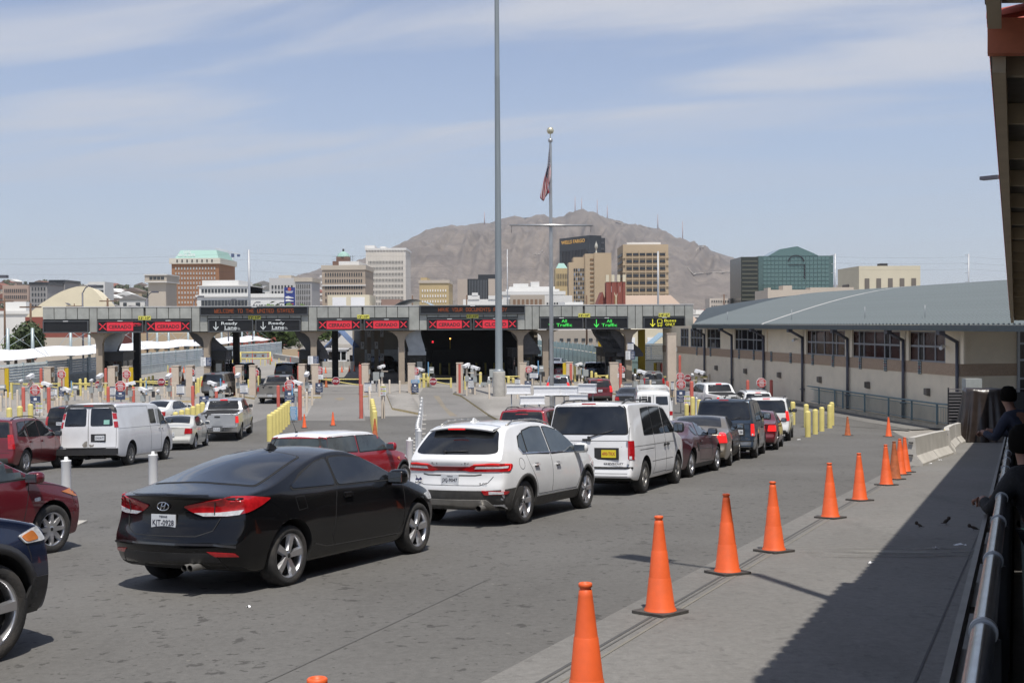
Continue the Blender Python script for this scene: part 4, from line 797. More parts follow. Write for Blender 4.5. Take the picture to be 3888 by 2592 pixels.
def boxvan(name, label, mat, plate, lower=None, lit=REDL, pm=PLATE, ink=INK, lvl=2):
    c = Car(name, label, 'van', SP['minivan'], mat, lvl)
    c.windows([rnd([(1.02, 1.22), (1.10, 1.76), (1.72, 1.79), (1.74, 1.22)], .05), rnd([(1.80, 1.22), (1.78, 1.79), (2.62, 1.78), (2.66, 1.22)], .05), rnd([(2.74, 1.22), (2.70, 1.77), (3.0, 1.73), (3.55, 1.30), (3.56, 1.22)], .05)],
              rear=rnd([(-.83, 1.26), (.83, 1.26), (.735, 1.82), (-.735, 1.82)], .08), front=wsh(c.sp, 3.16, 3.78, .78, .68))
    c.lamp(35, rnd([(.755, .74), (.90, .74), (.90, 1.12), (.755, 1.12)], .015), lit)
    c.lamp(0, [(.87, .75), (.945, .75), (.945, .81), (.87, .81)], CLR, name='reverse_light', off=.016)
    c.line('door_gap', 0, [(-.86, .62), (-.86, 1.20), (-.86, 1.86), (.86, 1.86), (.86, .62)], .012); c.line('door_gap', 0, [(-.86, 1.12), (.86, 1.12)], .010); c.line('door_gap', 0, [(-.02, 1.12), (-.02, .62)], .010)
    c.patch('bumper_strip', 0, rnd([(-.93, .555), (.93, .555), (.93, .595), (-.93, .595)], .01), RUB, .014)
    c.line('bumper_groove', 0, [(-.92, .46), (.92, .46)], .01); c.line('bumper_groove', 0, [(-.92, .40), (.92, .40)], .008)
    if lower:
        c.patch('lower_panel', 0, rnd([(-.94, .30), (.94, .30), (.94, .55), (-.94, .55)], .02), lower, .006)
        for y0, y1 in ((.05, .50), (1.48, 3.3), (4.28, 4.6)): c.patch('lower_panel', 90, [(y0, .30), (y1, .30), (y1, .66), (y0, .66)], lower, .006, both=True)
    for sg in (1, -1):
        c.line('door_seam', 90 * sg, [(2.70 * sg, 1.80), (2.70 * sg, .36), (3.35 * sg, .36), (3.42 * sg, .62), (3.62 * sg, 1.22)], .010)
        if sg > 0: c.line('door_seam', 90, [(1.76, 1.80), (1.76, .6), (1.6, .38), (2.7, .38)], .010)
    c.line('body_crease', 90, [(.1, 1.0), (3.5, 1.0)], .010, GPLAST, .002, both=True); c.line('slide_rail', 90, [(.6, .92), (1.7, .92)], .012)
    c.line('lower_crease', 90, [(1.5, .64), (3.3, .64)], .012, GPLAST, .002, both=True)
    c.handle(2.86, .96, PLAST, L=.13); c.handle(2.58, .96, PLAST, both=False, L=.13)
    m = MB().box((0, 0, 0), (.52, .015, .24)); p, n = c.cast(0, .40, .86, 0); m.build('plate_recess', PLAST, c.root, (.40, p.y - .004, .86))
    c.plate(.45, .86, plate, pm, ink, y=p.y - .01)
    c.wiper(.02, 1.19, .52, .14); MB().box((0, 0, 0), (.18, .05, .05)).build('latch', PLAST, c.root, (-.02, p.y - .01, 1.14))
    for z in (1.2, .70): MB().box((0, 0, 0), (.03, .02, .09)).build('hinge', mat, c.root, (.86, p.y - .012, z))
    lettering('CHEVROLET', INK if not lower else CHROME, .42, .04, c.root, (.55, .052, .66), bold=.03)
    c.mirror(3.42, 1.28, PLAST, (.13, .08, .12), .17); c.rails(.66, .35, 2.4, .05, PLAST, .018)
    p, n = c.cast('T', 0, .35, 0); MB().box((0, 0, 0), (.30, .03, .03)).build('high_brake_light', REDL, c.root, (0, .165, 1.875))
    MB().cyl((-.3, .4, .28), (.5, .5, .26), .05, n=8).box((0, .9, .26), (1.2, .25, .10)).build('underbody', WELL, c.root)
    return c
c = boxvan('white_minivan', 'boxy white minivan with yellow plate and roof rails following the white crossover', paint('fleet_white', (.78, .78, .78), 0, .35, .05), '490-TKX', pm=PLATEY, ink=REDINK, lvl=3)
c.place(g('L', 1165, 1238), g('L', 1500, 1138))
c = boxvan('blue_minivan', 'dark blue minivan with silver lower body and lit tail lights behind the gold sedan', paint('dark_blue', (.035, .055, .085), .3, .3), 'KPN-38', lower=paint('pewter', (.24, .25, .26), .6, .35), lit=REDB)
c.place(g('M', 1243, 992), g('M', 1325, 945))
MAR = paint('maroon_metal', (.095, .014, .020), .45, .35, dirt=.25)
c = Car('maroon_muscle_coupe', 'dusty maroon muscle coupe with flared rear fenders between two white and gold vehicles', 'car', SP['muscle'], MAR)
c.windows([rnd([(3.05, 1.07), (2.78, 1.20), (2.42, 1.32), (2.1, 1.34), (1.86, 1.02), (2.9, 1.0)], .05), rnd([(1.74, 1.30), (1.45, 1.22), (1.42, 1.14), (1.62, 1.04), (1.78, 1.04), (1.82, 1.18)], .04)], front=wsh(c.sp, 2.55, 3.1, .66, .58))
c.patch('rear_window', 'T', rnd([(-.60, .95), (.60, .95), (.52, 1.75), (-.52, 1.75)], .08), GLASS, .006)
for x in (.42, .57, .72): c.lamp(0, rnd([(x, .72), (x + .12, .72), (x + .12, .90), (x, .90)], .02))
c.patch('black_panel', 0, rnd([(-.34, .72), (.34, .72), (.34, .90), (-.34, .90)], .02), PLAST, .006); c.mirror(2.95, 1.06, PLAST, (.13, .08, .09), .15); c.handle(1.95, .88, MAR)
c.line('door_seam', 90, [(1.86, 1.0), (1.86, .40), (3.0, .36), (3.12, .5), (3.1, .98)], .010, both=True); c.patch('side_scoop', 90, rnd([(1.52, .86), (1.72, .80), (1.72, .62), (1.60, .62)], .03), WELL, .004, both=True)
c.patch('sill_trim', 90, [(1.48, .32), (3.3, .32), (3.3, .22), (1.48, .22)], PLAST, .006, both=True)
c.line('side_crease', 90, [(1.7, .70), (3.2, .64)], .012, PLAST, .002, both=True)
MB().box((0, 0, 0), (1.3, .16, .02)).box((-.5, 0, -.04), (.05, .10, .08)).box((.5, 0, -.04), (.05, .10, .08)).build('spoiler', MAR, c.root, (0, .20, 1.10)); c.pipe(.5, .27)
c.place(g('L', 1688, 1062), g('L', 1945, 995))
GLD = paint('champagne', (.30, .26, .20), .65, .33, dirt=.18)
c = Car('gold_sedan', 'champagne gold full size sedan with red light band behind the maroon coupe', 'car', SP['bigsedan'], GLD)
sw3 = [rnd([(3.65, 1.03), (3.15, 1.33), (2.72, 1.37), (2.72, .99)], .04), rnd([(2.66, .99), (2.66, 1.37), (2.1, 1.37), (1.78, 1.12), (1.80, 1.02)], .04)]
c.windows(sw3, front=wsh(c.sp, 3.15, 3.75, .68, .6)); c.patch('rear_window', 'T', rnd([(-.70, 1.22), (.70, 1.22), (.60, 1.86), (-.60, 1.86)], .06), GLASS, .006)
c.lamp(0, [(-.60, .72), (.60, .72), (.60, .84), (-.60, .84)], REDL, both=False, name='light_band'); c.lamp(25, rnd([(.55, .70), (.98, .70), (.93, .98), (.80, .98), (.62, .86)], .03), REDB)
c.patch('chrome_strip', 0, [(-.6, .85), (.6, .85), (.6, .885), (-.6, .885)], CHROME, .012); c.mirror(3.55, 1.05, PLAST, (.12, .08, .085), .15)
for yy in (1.8, 2.7): c.handle(yy + .15, .88, GLD)
c.line('door_seam', 90, [(2.69, 1.38), (2.69, .35), (3.5, .33), (3.7, .95)], .01, both=True); c.line('door_seam', 90, [(2.69, .35), (2.0, .35), (1.75, .75), (1.75, 1.0)], .01, both=True); c.line('side_strip', 90, [(1.75, .62), (3.9, .60)], .03, GPLAST, .006, both=True)
c.line('bumper_groove', 0, [(-.9, .46), (.9, .46)], .02); c.plate(0, .60, '8XK 412', y=.0)
c.place(g('L', 2130, 932), g('L', 2196, 888))
def simple(name, label, kind, mat, lit=REDL, rails_=False, cat='car', sp=None, rear_glass=None, plate='TX-1', glass=GLASS, lamps='auto', over=None, lvl=2):
    s = dict(sp or SP[kind]); s.update(over or {}); c = Car(name, label, cat, s, mat, lvl); L = c.L
    if kind in ('sedan', 'bigsedan'):
        k = L / 4.5; o = (.27 if kind == 'bigsedan' else 0)
        c.windows([rnd([((3.35 + o) * 1, 1.02), (2.80 + o, 1.32), (2.36 + o, 1.37), (2.36 + o, .98)], .04), rnd([(2.29 + o, .98), (2.29 + o, 1.37), (1.75 + o, 1.36), (1.32 + o, 1.12), (1.36 + o, 1.0)], .04)], front=wsh(s, 2.78 + o, 3.38 + o, .64, .56), glass=glass)
        c.patch('rear_window', 'T', rnd([(-.62, .84 + o), (.62, .84 + o), (.53, 1.52 + o), (-.53, 1.52 + o)], .06), rear_glass or glass, .006)
        c.lamp(28, rnd([(.52, .70), (.88, .70), (.90, .92), (.56, .93)], .03), lit); c.plate(0, .70, plate, y=.02)
        c.line('trunk_seam', 0, [(-.6, .95), (-.56, .64), (.56, .64), (.6, .95)], .01); c.line('bumper_groove', 0, [(-.8, .42), (.8, .42)], .012)
        c.line('door_seam', 90, [(2.32 + o, 1.38), (2.32 + o, .32), (3.1 + o, .30), (3.25 + o, .95)], .01, both=True); c.line('door_seam', 90, [(2.32 + o, .32), (1.6 + o, .32), (1.35 + o, .75), (1.32 + o, .98)], .01, both=True)
        c.handle(2.42 + o, .86); c.handle(1.5 + o, .88); my, mz = 3.2 + o, 1.02
    elif kind in ('suv', 'bigsuv'):
        b = 1.10 if kind == 'suv' else 1.24; t = 1.56 if kind == 'suv' else 1.80; w = .70 if kind == 'suv' else .82; e = 3.2 if kind == 'suv' else 3.6
        c.windows([rnd([(e, b - .02), (e - .42, (b + t) / 2 + .04), (e - .75, t - .04), (e - 1.22, t), (e - 1.22, b)], .05), rnd([(e - 1.30, b), (e - 1.30, t), (e - 2.05, t), (e - 2.05, b)], .05), rnd([(e - 2.12, b + .01), (e - 2.12, t - .01), (.62, t - .04), (.48, b + .04)], .06)],
                  rear=rnd([(-w, b + .02), (w, b + .02), (w - .09, t - .02), (-w + .09, t - .02)], .07), front=wsh(s, e - .55, e + .10, .68, .58), glass=glass, rear_glass=rear_glass)
        q = .64 if kind == 'suv' else .74; c.lamp(35, rnd([(q, b - .34), (q + .19, b - .34), (q + .14, b + .08), (q, b + .08)], .02), lit)
        c.plate(0, b - .24, plate, y=.05); c.line('tailgate_seam', 0, [(-w - .02, b - .45), (w + .02, b - .45)], .012); c.wiper(-.05, b + .05, .34, .02)
        c.patch('bumper_trim', 0, rnd([(-w, .50), (w, .50), (w, .36), (-w, .36)], .03), GPLAST, .008)
        c.line('door_seam', 90, [(e - 1.26, t), (e - 1.26, .42), (e - .3, .40), (e - .1, b - .05)], .01, both=True); c.line('door_seam', 90, [(e - 1.26, .42), (e - 2.0, .42), (e - 2.1, b)], .01, both=True)
        c.handle(e - 1.1, b - .16); c.handle(e - 1.95, b - .16); my, mz = e - .1, b
        MB().box((0, 0, 0), (.3, .03, .03)).build('high_brake_light', lit, c.root, (0, lerp(s['rear'], t + .06) + .02, t + .06))
        if rails_: c.rails(w - .1, .5, 2.8, .05)
    elif kind == 'pickup':
        c.windows([rnd([(4.2, 1.38), (3.75, 1.74), (3.2, 1.80), (3.2, 1.36)], .05), rnd([(3.12, 1.36), (3.12, 1.80), (2.45, 1.78), (2.35, 1.38)], .05)], rear=None, front=wsh(s, 3.92, 4.4, .76, .68), glass=glass)
        c.patch('rear_window', 0, rnd([(-.76, 1.42), (.76, 1.42), (.68, 1.82), (-.68, 1.82)], .05), rear_glass or glass, .008)
        c.patch('bed_opening', 'T', rnd([(-.80, .10), (.80, .10), (.80, 1.9), (-.80, 1.9)], .05), WELL, .004); c.patch('bed_rail', 'T', [(-.97, .02), (.97, .02), (.97, .09), (-.97, .09)], PLAST, .012)
        c.lamp(40, rnd([(.71, .88), (.86, .88), (.84, 1.20), (.71, 1.20)], .02), lit)
        c.line('tailgate_gap', 0, [(-.84, 1.32), (-.84, .74), (.84, .74), (.84, 1.32)], .014); MB().box((0, 0, 0), (.26, .02, .07)).build('latch', PLAST, c.root, (0, .045, 1.18))
        MB().box((0, 0, 0), (1.9, .20, .20)).box((0, .0, .09), (.5, .22, .03), mi=1).build('rear_bumper', [CHROME, PLAST], c.root, (0, -.03, .60)); c.plate(0, .60, plate, y=-.14)
        c.line('door_seam', 90, [(3.16, 1.85), (3.16, .5), (4.1, .48), (4.3, 1.2)], .012, both=True); c.line('door_seam', 90, [(3.16, .5), (2.4, .5), (2.3, 1.3)], .012, both=True); c.line('bed_gap', 90, [(2.02, 1.34), (2.02, .5)], .016, both=True)
        c.handle(3.3, 1.18); c.handle(2.45, 1.18); my, mz = 4.1, 1.42
        MB().cyl((.98, 2.3, .42), (.98, 4.3, .42), .05, n=8).cyl((-.98, 2.3, .42), (-.98, 4.3, .42), .05, n=8).build('side_step', ALLOYD, c.root)
        p, n = c.cast('T', 0, 2.25, 0); MB().box((0, 0, 0), (.36, .04, .05)).build('high_brake_light', lit, c.root, (0, 2.17, 1.87))
    elif kind == 'van':
        c.windows([rnd([(5.0, 1.32), (4.55, 1.74), (4.05, 1.82), (4.0, 1.30)], .06)], front=wsh(s, 4.25, 4.85, .80, .70), glass=glass)
        my, mz = 4.75, 1.36
    elif kind == 'mini':
        c.windows([rnd([(2.60, .98), (2.28, 1.25), (2.2, 1.28), (1.38, 1.29), (1.38, .97)], .03), rnd([(1.30, .98), (1.30, 1.29), (.35, 1.27), (.30, 1.02)], .04)], rear=rnd([(-.56, .98), (.56, .98), (.52, 1.26), (-.52, 1.26)], .06), front=wsh(s, 2.28, 2.70, .62, .56), glass=glass); my, mz = 2.45, 1.0
    c.mirror(my, mz, mat if kind in ('sedan', 'mini') else PLAST, (.11, .08, .09), .13)
    c.lamp(180, rnd([(.50, .68), (.76, .68), (.76, .80), (.52, .80)], .03), CLR, name='headlight')
    MB().box((0, L * .25, s['gc'] + .02), (1.1, .9, .12)).box((0, L * .75, s['gc'] + .02), (1.1, .9, .12)).build('underbody', WELL, c.root)
    return c
RED1 = paint('dark_red', (.13, .008, .012), .25, .3); RED2 = paint('bright_red', (.30, .008, .014), .1, .25, .04); SIL = paint('silver', (.42, .43, .44), .6, .33); GRY = paint('pewter_grey', (.17, .17, .165), .5, .35)
NVY = paint('navy', (.010, .018, .048), .3, .25, .06); WH2 = paint('plain_white', (.74, .74, .72), 0, .35, .08); BK2 = paint('soft_black', (.012, .012, .014), .1, .3)
TEA = paint('teal', (.015, .065, .06), .3, .35); DGR = paint('charcoal', (.035, .037, .04), .4, .35)
simple('red_sedan', 'dark red compact sedan with lit brake lights beside the white truck-based SUV', 'sedan', RED1, REDB).place(g('M', 1478, 900), g('M', 1538, 860))
simple('white_suv', 'large white SUV with black mirrors beside the yellow bollards', 'bigsuv', WH2, REDB, True).place(g('M', 1618, 800), g('M', 1655, 748))
simple('white_suv', 'white mid size SUV with roof rails just behind the white pickup', 'suv', WH2, REDB, True).rear_at(g('M', 1270, 590), 2)
simple('white_pickup', 'white crew cab pickup with lit tail lights and black mirrors near the right lane', 'pickup', WH2, REDB, cat='pickup', plate='').rear_at(g('M', 985, 545), -13)
simple('red_minivan', 'dark red minivan waiting behind the white sign boards', 'suv', RED1, REDB, over=dict(W=1.9)).rear_at(g('D', 655, 1368), -3)
simple('silver_suv', 'silver SUV beside the silver flagpole in the all traffic lane', 'suv', SIL, REDB, over=dict(W=1.9)).rear_at(g('D', 195, 1318), 5)
simple('red_suv', 'small red SUV under the canopy ahead of the silver SUV', 'suv', RED2, REDL).rear_at(g('D', 205, 1118), 0)
simple('silver_sedan', 'silver sedan leaving beyond the canopy on the right', 'sedan', SIL, REDB).rear_at(at('D', 145, 1000, 135).xy.to_3d(), 14)
simple('navy_suv', 'dark navy SUV under the canopy in the right all traffic lane', 'suv', NVY, REDL).rear_at(g('D', 575, 1112), 0)
simple('grey_suv', 'grey SUV in the bus lane behind the white camper van', 'suv', GRY, REDL).rear_at(g('D', 1235, 1262), 2)
simple('charcoal_sedan', 'charcoal sedan mostly hidden left of the white camper van', 'sedan', DGR, REDL).rear_at(g('D', 950, 1462), 10)
simple('red_suv', 'bright red compact SUV with black roof rails hidden behind the white crossover', 'suv', RED2, REDL, True, over=dict(W=1.82)).rear_at(g('K', 1245, 790), 14)
c = simple('camper_van', 'old white camper van with roof rack and rear ladder', 'van', WH2, cat='van')
for sg in (-1, 1):
    c.patch('rear_window', 0, rnd([(sg * .12, 1.38), (sg * .74, 1.38), (sg * .70, 1.80), (sg * .12, 1.80)], .04), GLASS, .008); c.lamp(0, rnd([(sg * .80, .86), (sg * .95, .86), (sg * .95, 1.06), (sg * .80, 1.06)], .02), REDL, both=False)
c.line('door_gap', 0, [(0, 1.95), (0, .65)], .016); c.line('door_gap', 0, [(-.80, 1.9), (-.80, .65), (.80, .65), (.80, 1.9)], .012)
m = MB()
for x in (-.62, -.30): m.cyl((x, -.06, 1.0), (x, -.06, 2.02), .014, n=6)
for k in range(6): m.cyl((-.62, -.06, 1.05 + k * .17), (-.30, -.06, 1.05 + k * .17), .012, n=6)
m.build('ladder', WH2, c.root)
m = MB()
for sg in (-1, 1): m.tube([(sg * .78, .3, 2.22), (sg * .78, 3.4, 2.22)], .018).tube([(sg * .78, .3, 2.12), (sg * .78, 3.4, 2.12)], .018)
for y in (.3, 1.1, 1.9, 2.7, 3.4): m.tube([(-.78, y, 2.22), (.78, y, 2.22)], .016); [m.cyl((sg * .78, y, 2.0), (sg * .78, y, 2.22), .014, n=6) for sg in (-1, 1)]
m.build('roof_rack', WH2, c.root); MB().box((0, 0, 0), (1.9, .16, .18)).build('rear_bumper', CHROME, c.root, (0, -.06, .50))
c.rear_at(g('L', 1270, 560), 5)
c = simple('white_cargo_van', 'white cargo van with black bumper and scraped rear door on the left', 'van', paint('van_white', (.74, .74, .745), 0, .36, .06), cat='van')
for sg in (-1, 1):
    c.patch('rear_window', 0, rnd([(sg * .07, 1.33), (sg * .80, 1.33), (sg * .72, 1.90), (sg * .07, 1.90)], .07), GLASS, .008)
c.line('door_gap', 0, [(0, 1.98), (0, .62)], .016); c.line('door_gap', 0, [(-.90, 1.28), (-.9, .64), (.90, .64), (.90, 1.28)], .012)
for l0, l1, mm in ((1.28, 1.47, REDL), (1.47, 1.54, CLR), (1.54, 1.74, REDL)): c.lamp(35, [(.745 - (l0 - 1.28) * .1, l0), (.87 - (l0 - 1.28) * .1, l0), (.87 - (l1 - 1.28) * .1, l1), (.745 - (l1 - 1.28) * .1, l1)], mm)
c.patch('black_hood', 0, rnd([(-.78, 1.92), (.78, 1.92), (.74, 2.02), (-.74, 2.02)], .02), PLAST, .01); c.patch('black_corner', 45, rnd([(.66, 1.76), (.80, 1.76), (.72, 2.0), (.52, 2.0)], .02), PLAST, .01, both=True)
MB().box((0, 0, 0), (1.98, .26, .20)).box((0, -.02, .11), (1.2, .24, .03)).build('rear_bumper', PLAST, c.root, (0, -.10, .52)); MB().box((0, 0, 0), (1.1, .1, .1)).box((0, -.08, -.02), (.09, .25, .09)).build('tow_hitch', WELL, c.root, (0, .1, .33))
p, n = c.cast(0, .30, .93, 0); MB().box((0, 0, 0), (.48, .02, .25)).build('plate_recess', PLAST, c.root, (.33, p.y - .003, .95)); c.plate(.38, .95, 'CH3-54-77', y=p.y - .012)
SCR = M('scraped_metal', (.27, .25, .22), .6, .2, .3); c.patch('scrape', 0, rnd([(-.20, .74), (-.10, .84), (-.03, .86), (-.03, .66), (-.16, .66)], .03), SCR, .003, skirt=0); c.patch('scrape', 0, rnd([(.03, .76), (.12, .72), (.2, .76), (.17, .67), (.05, .66)], .02), SCR, .003, skirt=0)
c.patch('sticker', 0, [(.50, 1.38), (.68, 1.38), (.68, 1.52), (.50, 1.52)], M('green_sticker', (.25, .5, .42), .5), .012)
c.patch('side_window', 90, rnd([(3.05, 1.34), (3.05, 1.84), (3.62, 1.84), (3.62, 1.34)], .05), GLASS, .008, both=True); c.patch('window_panel', 90, rnd([(3.70, 1.34), (3.70, 1.84), (3.98, 1.84), (3.98, 1.34)], .04), M('light_pane', (.34, .35, .36), .15, coat=.4), .008)
c.line('door_seam', 90, [(4.02, 1.95), (4.02, .40)], .014, both=True); c.line('door_seam', 90, [(3.0, 1.95), (3.0, .40), (5.1, .40)], .012, both=True); c.line('roof_crease', 90, [(.3, 1.93), (3.0, 1.95)], .01, GPLAST, .002, both=True); c.line('body_crease', 90, [(.2, 1.24), (4.7, 1.26)], .01, GPLAST, .002, both=True)
c.handle(4.15, 1.18, WH2, L=.1); c.handle(3.85, 1.18, WH2, both=False, L=.1); MB().box((0, 0, 0), (.3, .03, .03)).build('high_brake_light', REDL, c.root, (0, .10, 1.985))
c.place(g('I', 1112, 594), g('I', 1392, 548))
c = simple('red_suv', 'dark red SUV with black roof rails at the left edge beside the white cargo van', 'suv', paint('wine_red', (.15, .010, .014), .2, .28, .05), REDL, True, glass=GLASS, over=dict(R=.365, top=[(0, 1.50), (.12, 1.58), (.45, 1.65), (1.2, 1.695), (2.0, 1.68), (2.5, 1.58), (2.95, 1.36), (3.3, 1.14), (4.0, 1.03), (4.4, .90), (4.6, .76)], Ra=.41), lvl=3)
q = g('I', 218, 664); c.place(q, pY_(q.x + .02, q.y + 2.66))
simple('black_suv', 'black SUV half hidden between the dark red SUV and the white cargo van', 'suv', BK2, REDL).rear_at(g('I', 500, 395), 12)
simple('white_sedan', 'white sedan partly hidden above the white cargo van', 'sedan', WH2, REDL).rear_at(g('I', 1260, 288), 9)
c = simple('cream_sedan', 'small off white sedan with black bumper edge between the van and the silver pickup', 'sedan', paint('cream', (.56, .55, .50), 0, .33), REDL, over=dict(R=.33)); c.place(g('I', 1662, 458), g('I', 1806, 412))
simple('silver_pickup', 'silver pickup with white decal on the rear window and chrome bumper', 'pickup', paint('light_silver', (.46, .47, .48), .5, .34), REDB, cat='pickup', plate='PLZ-58').place(g('I', 2052, 374), g('I', 2124, 328))
simple('grey_pickup', 'beige grey pickup with tailgate up in the ready lane left of the red bollards', 'pickup', paint('warm_grey', (.25, .235, .21), .5, .36), REDL, cat='pickup', plate='42CP-21').rear_at(g('B', 932, 1378), 1)
simple('grey_suv', 'dusty grey SUV with spare cover in the left ready lane', 'bigsuv', GRY, REDL).rear_at(g('B', 300, 1312), 8)
simple('teal_suv', 'dark teal SUV ahead of the dusty grey one by the booth', 'bigsuv', TEA, REDL).rear_at(g('B', 560, 1150), 6)
simple('charcoal_suv', 'charcoal SUV stopped ahead of the beige grey pickup', 'bigsuv', DGR, REDL).rear_at(g('B', 1075, 1150), 3)
simple('black_suv', 'large black SUV parked in the shade behind the booths', 'bigsuv', BK2, REDL).rear_at(g('B', 2080, 1040), 14)
for i, (zx, zy, lab) in enumerate([(2010, 958, 'dark grey SUV ahead of the large black one in the shade'), (2130, 950, 'black SUV with silver roof rails farthest in the shade')]):
    simple('parked_suv', lab, 'suv', GRY if i == 0 else BK2, REDL, i == 1, lvl=1).rear_at(g('B', zx, zy), 20)
simple('dark_sedan', 'dark sedan with open door beside the white kiosk', 'sedan', BK2, REDL, lvl=1).rear_at(g('B', 1740, 975), -80)
MB().prism([(0, 0), (1.1, 0), (1.1, .6), (.75, .65), (.35, 1.05), (0, 1.05)], -.03, .03, 'Y').build('car_door', BK2, None, tuple(g('B', 1790, 960) + Vector((0, 0, .35))), .3, label='open door of the dark sedan beside the kiosk', category='car door')
c = simple('red_hatchback', 'small red hatchback with white roof hidden behind the black coupe', 'mini', RED2, glass=GLASS2, lvl=2)
RW = paint('roof_white', (.78, .78, .78), 0, .3, .03); c.body.data.materials.append(RW)
for p_ in c.body.data.polygons:
    if p_.center.z > 1.30: p_.material_index = 2
MB().cyl((0, 0, 0), (-.06, -.16, .40), .006, .003, n=5).cyl((0, 0, -.01), (0, 0, .03), .03, .02).build('antenna', PLAST, c.root, (0, .30, 1.40))
for yw in (.66, 3.12): c.arc('arch_trim', yw, .36, .40, PLAST)
c.patch('indicator', 90, rnd([(2.82, .78), (2.94, .80), (2.9, .72)], .01), AMB, .012, both=True)
c.place(g('J', 1652, 554), g('J', 2086, 485))
sp5 = dict(SP['sedan'], L=4.55, W=1.76, H=1.6, R=.335, rim=.225, spokes=8, sk='star', yr=.85, yf=3.62, Ra=.385, fbow=.42,
    top=[(0, 1.35), (.3, 1.55), (1.2, 1.62), (2.2, 1.60), (2.55, 1.52), (3.55, 1.04), (4.0, .95), (4.3, .82), (4.55, .62)], belt=[(0, 1.0), (3.4, .95), (4.55, .66)])
c = Car('maroon_hatchback', 'maroon family hatchback nosing in from the left edge with amber corner light', 'car', sp5, paint('maroon', (.125, .009, .016), .25, .26, .06), 3)
c.windows([rnd([(3.35, 1.06), (2.9, 1.30), (2.6, 1.43), (2.3, 1.48), (2.3, 1.02)], .03), rnd([(2.22, 1.02), (2.22, 1.48), (1.2, 1.48), (1.1, 1.04)], .04)], front=wsh(sp5, 2.6, 3.5, .66, .56), glass=GLASS2)
c.mirror(3.22, 1.03, None, (.12, .09, .085), .14); c.patch('headlight', 128, rnd([(2.50, .83), (2.70, .86), (2.86, .84), (2.95, .76), (2.75, .74)], .03), AMB, .010, both=True)
c.patch('headlight_glass', 138, rnd([(2.45, .83), (2.75, .83), (2.85, .72), (2.5, .70)], .03), CLR, .012, both=True)
c.patch('indicator', 90, rnd([(3.28, .78), (3.38, .79), (3.38, .74), (3.28, .735)], .018), CLR, .010, both=True); c.line('door_seam', 90, [(2.26, 1.5), (2.26, .32), (3.05, .30), (3.12, .6), (3.22, 1.0)], .009, both=True); c.line('hood_seam', 90, [(3.2, .99), (3.7, .93), (4.2, .82)], .009, both=True)
c.line('bumper_seam', 90, [(4.0, .86), (4.06, .66), (4.03, .5)], .009, both=True)
m2 = g('I', 440, 1342); rr = m2 + Vector((-1.12, -2.53, 0)); rr.z = gz(rr.x, rr.y); c.place(rr, m2)
spx = dict(SP['bigsuv'], L=5.0, R=.40, rim=.285, Ra=.46, tw=.25, spokes=5, sk='wide', yr=1.05, yf=3.95, flare=.05, fbow=.42, plan=plan(5.0, .94, .82), top=[(0, 1.7), (.3, 1.78), (2.5, 1.78), (3.0, 1.66), (3.6, 1.26), (4.2, 1.17), (4.7, 1.06), (5.0, .82)], belt=[(0, 1.15), (3.6, 1.12), (5.0, .85)])
c = Car('navy_suv', 'dark navy SUV at the left edge, only its front wheel and fender in view', 'car', spx, NVY, 3)
c.windows([rnd([(3.4, 1.2), (2.9, 1.60), (2.3, 1.66), (2.3, 1.18)], .04), rnd([(2.2, 1.18), (2.2, 1.66), (1.3, 1.66), (1.2, 1.2)], .04)], front=wsh(spx, 3.0, 3.55, .76, .66)); c.mirror(3.3, 1.2, None, (.13, .1, .11), .16)
c.patch('headlight', 125, rnd([(2.95, .97), (3.15, 1.02), (3.36, 1.03), (3.40, .96), (3.22, .90), (3.0, .90)], .03), CLR, .012, both=True); c.patch('indicator', 125, rnd([(2.97, .96), (3.12, 1.0), (3.17, .92), (3.02, .91)], .03), AMB, .016, both=True)
for yw in (1.05, 3.95): c.arc('arch_trim', yw, .458, .53, PLAST)
c.patch('lower_bumper', 125, rnd([(3.05, .62), (3.7, .60), (3.7, .34), (3.0, .32)], .04), PLAST, .012, both=True); c.line('bumper_seam', 90, [(4.32, 1.0), (4.38, .8), (4.40, .66)], .010, both=True)
m2 = g('Q', -85, 1442); rr = m2 + Vector((-1.16, -2.66, 0)); rr.z = gz(rr.x, rr.y); c.place(rr, m2)
def isl(pts, mat=PLAZA, edge=KERBY, h=.13): return slab('traffic_island', [tuple(g(z, x, y).xy) for z, x, y in pts], mat, h, edge, step=4)
isl([('C', 190, 1280), ('C', 255, 1440), ('C', 560, 1500), ('C', 530, 1400), ('C', 440, 1260), ('C', 330, 1245)])
isl([('C', 915, 1275), ('C', 1000, 1300), ('C', 1300, 1512), ('K', 1040, 400), ('C', 2000, 1560), ('D', 600, 1400), ('D', 330, 1290), ('C', 1830, 1185), ('C', 1400, 1150), ('C', 1000, 1230)])
isl([('D', 770, 1275), ('D', 880, 1290), ('D', 905, 1265), ('D', 800, 1240)]); isl([('B', 590, 1300), ('B', 760, 1330), ('B', 770, 1300), ('B', 590, 1275)]); isl([('B', 1265, 1290), ('B', 1270, 1315), ('B', 1480, 1318), ('B', 1485, 1292)])
isl([('A', 1835, 1315), ('A', 1835, 1360), ('A', 2100, 1360), ('A', 2110, 1320)]); isl([('A', 400, 1290), ('A', 420, 1345), ('A', 760, 1330), ('A', 740, 1285)]); isl([('A', 1100, 1290), ('A', 1130, 1335), ('A', 1450, 1330), ('A', 1440, 1285)])
isl([('B', 1900, 1280), ('B', 1905, 1310), ('B', 2010, 1300), ('B', 2000, 1275)])
ln = lambda pts: sheet('lane', [tuple(g(z, x, y).xy) for z, x, y in pts], LANE, .010, 4)
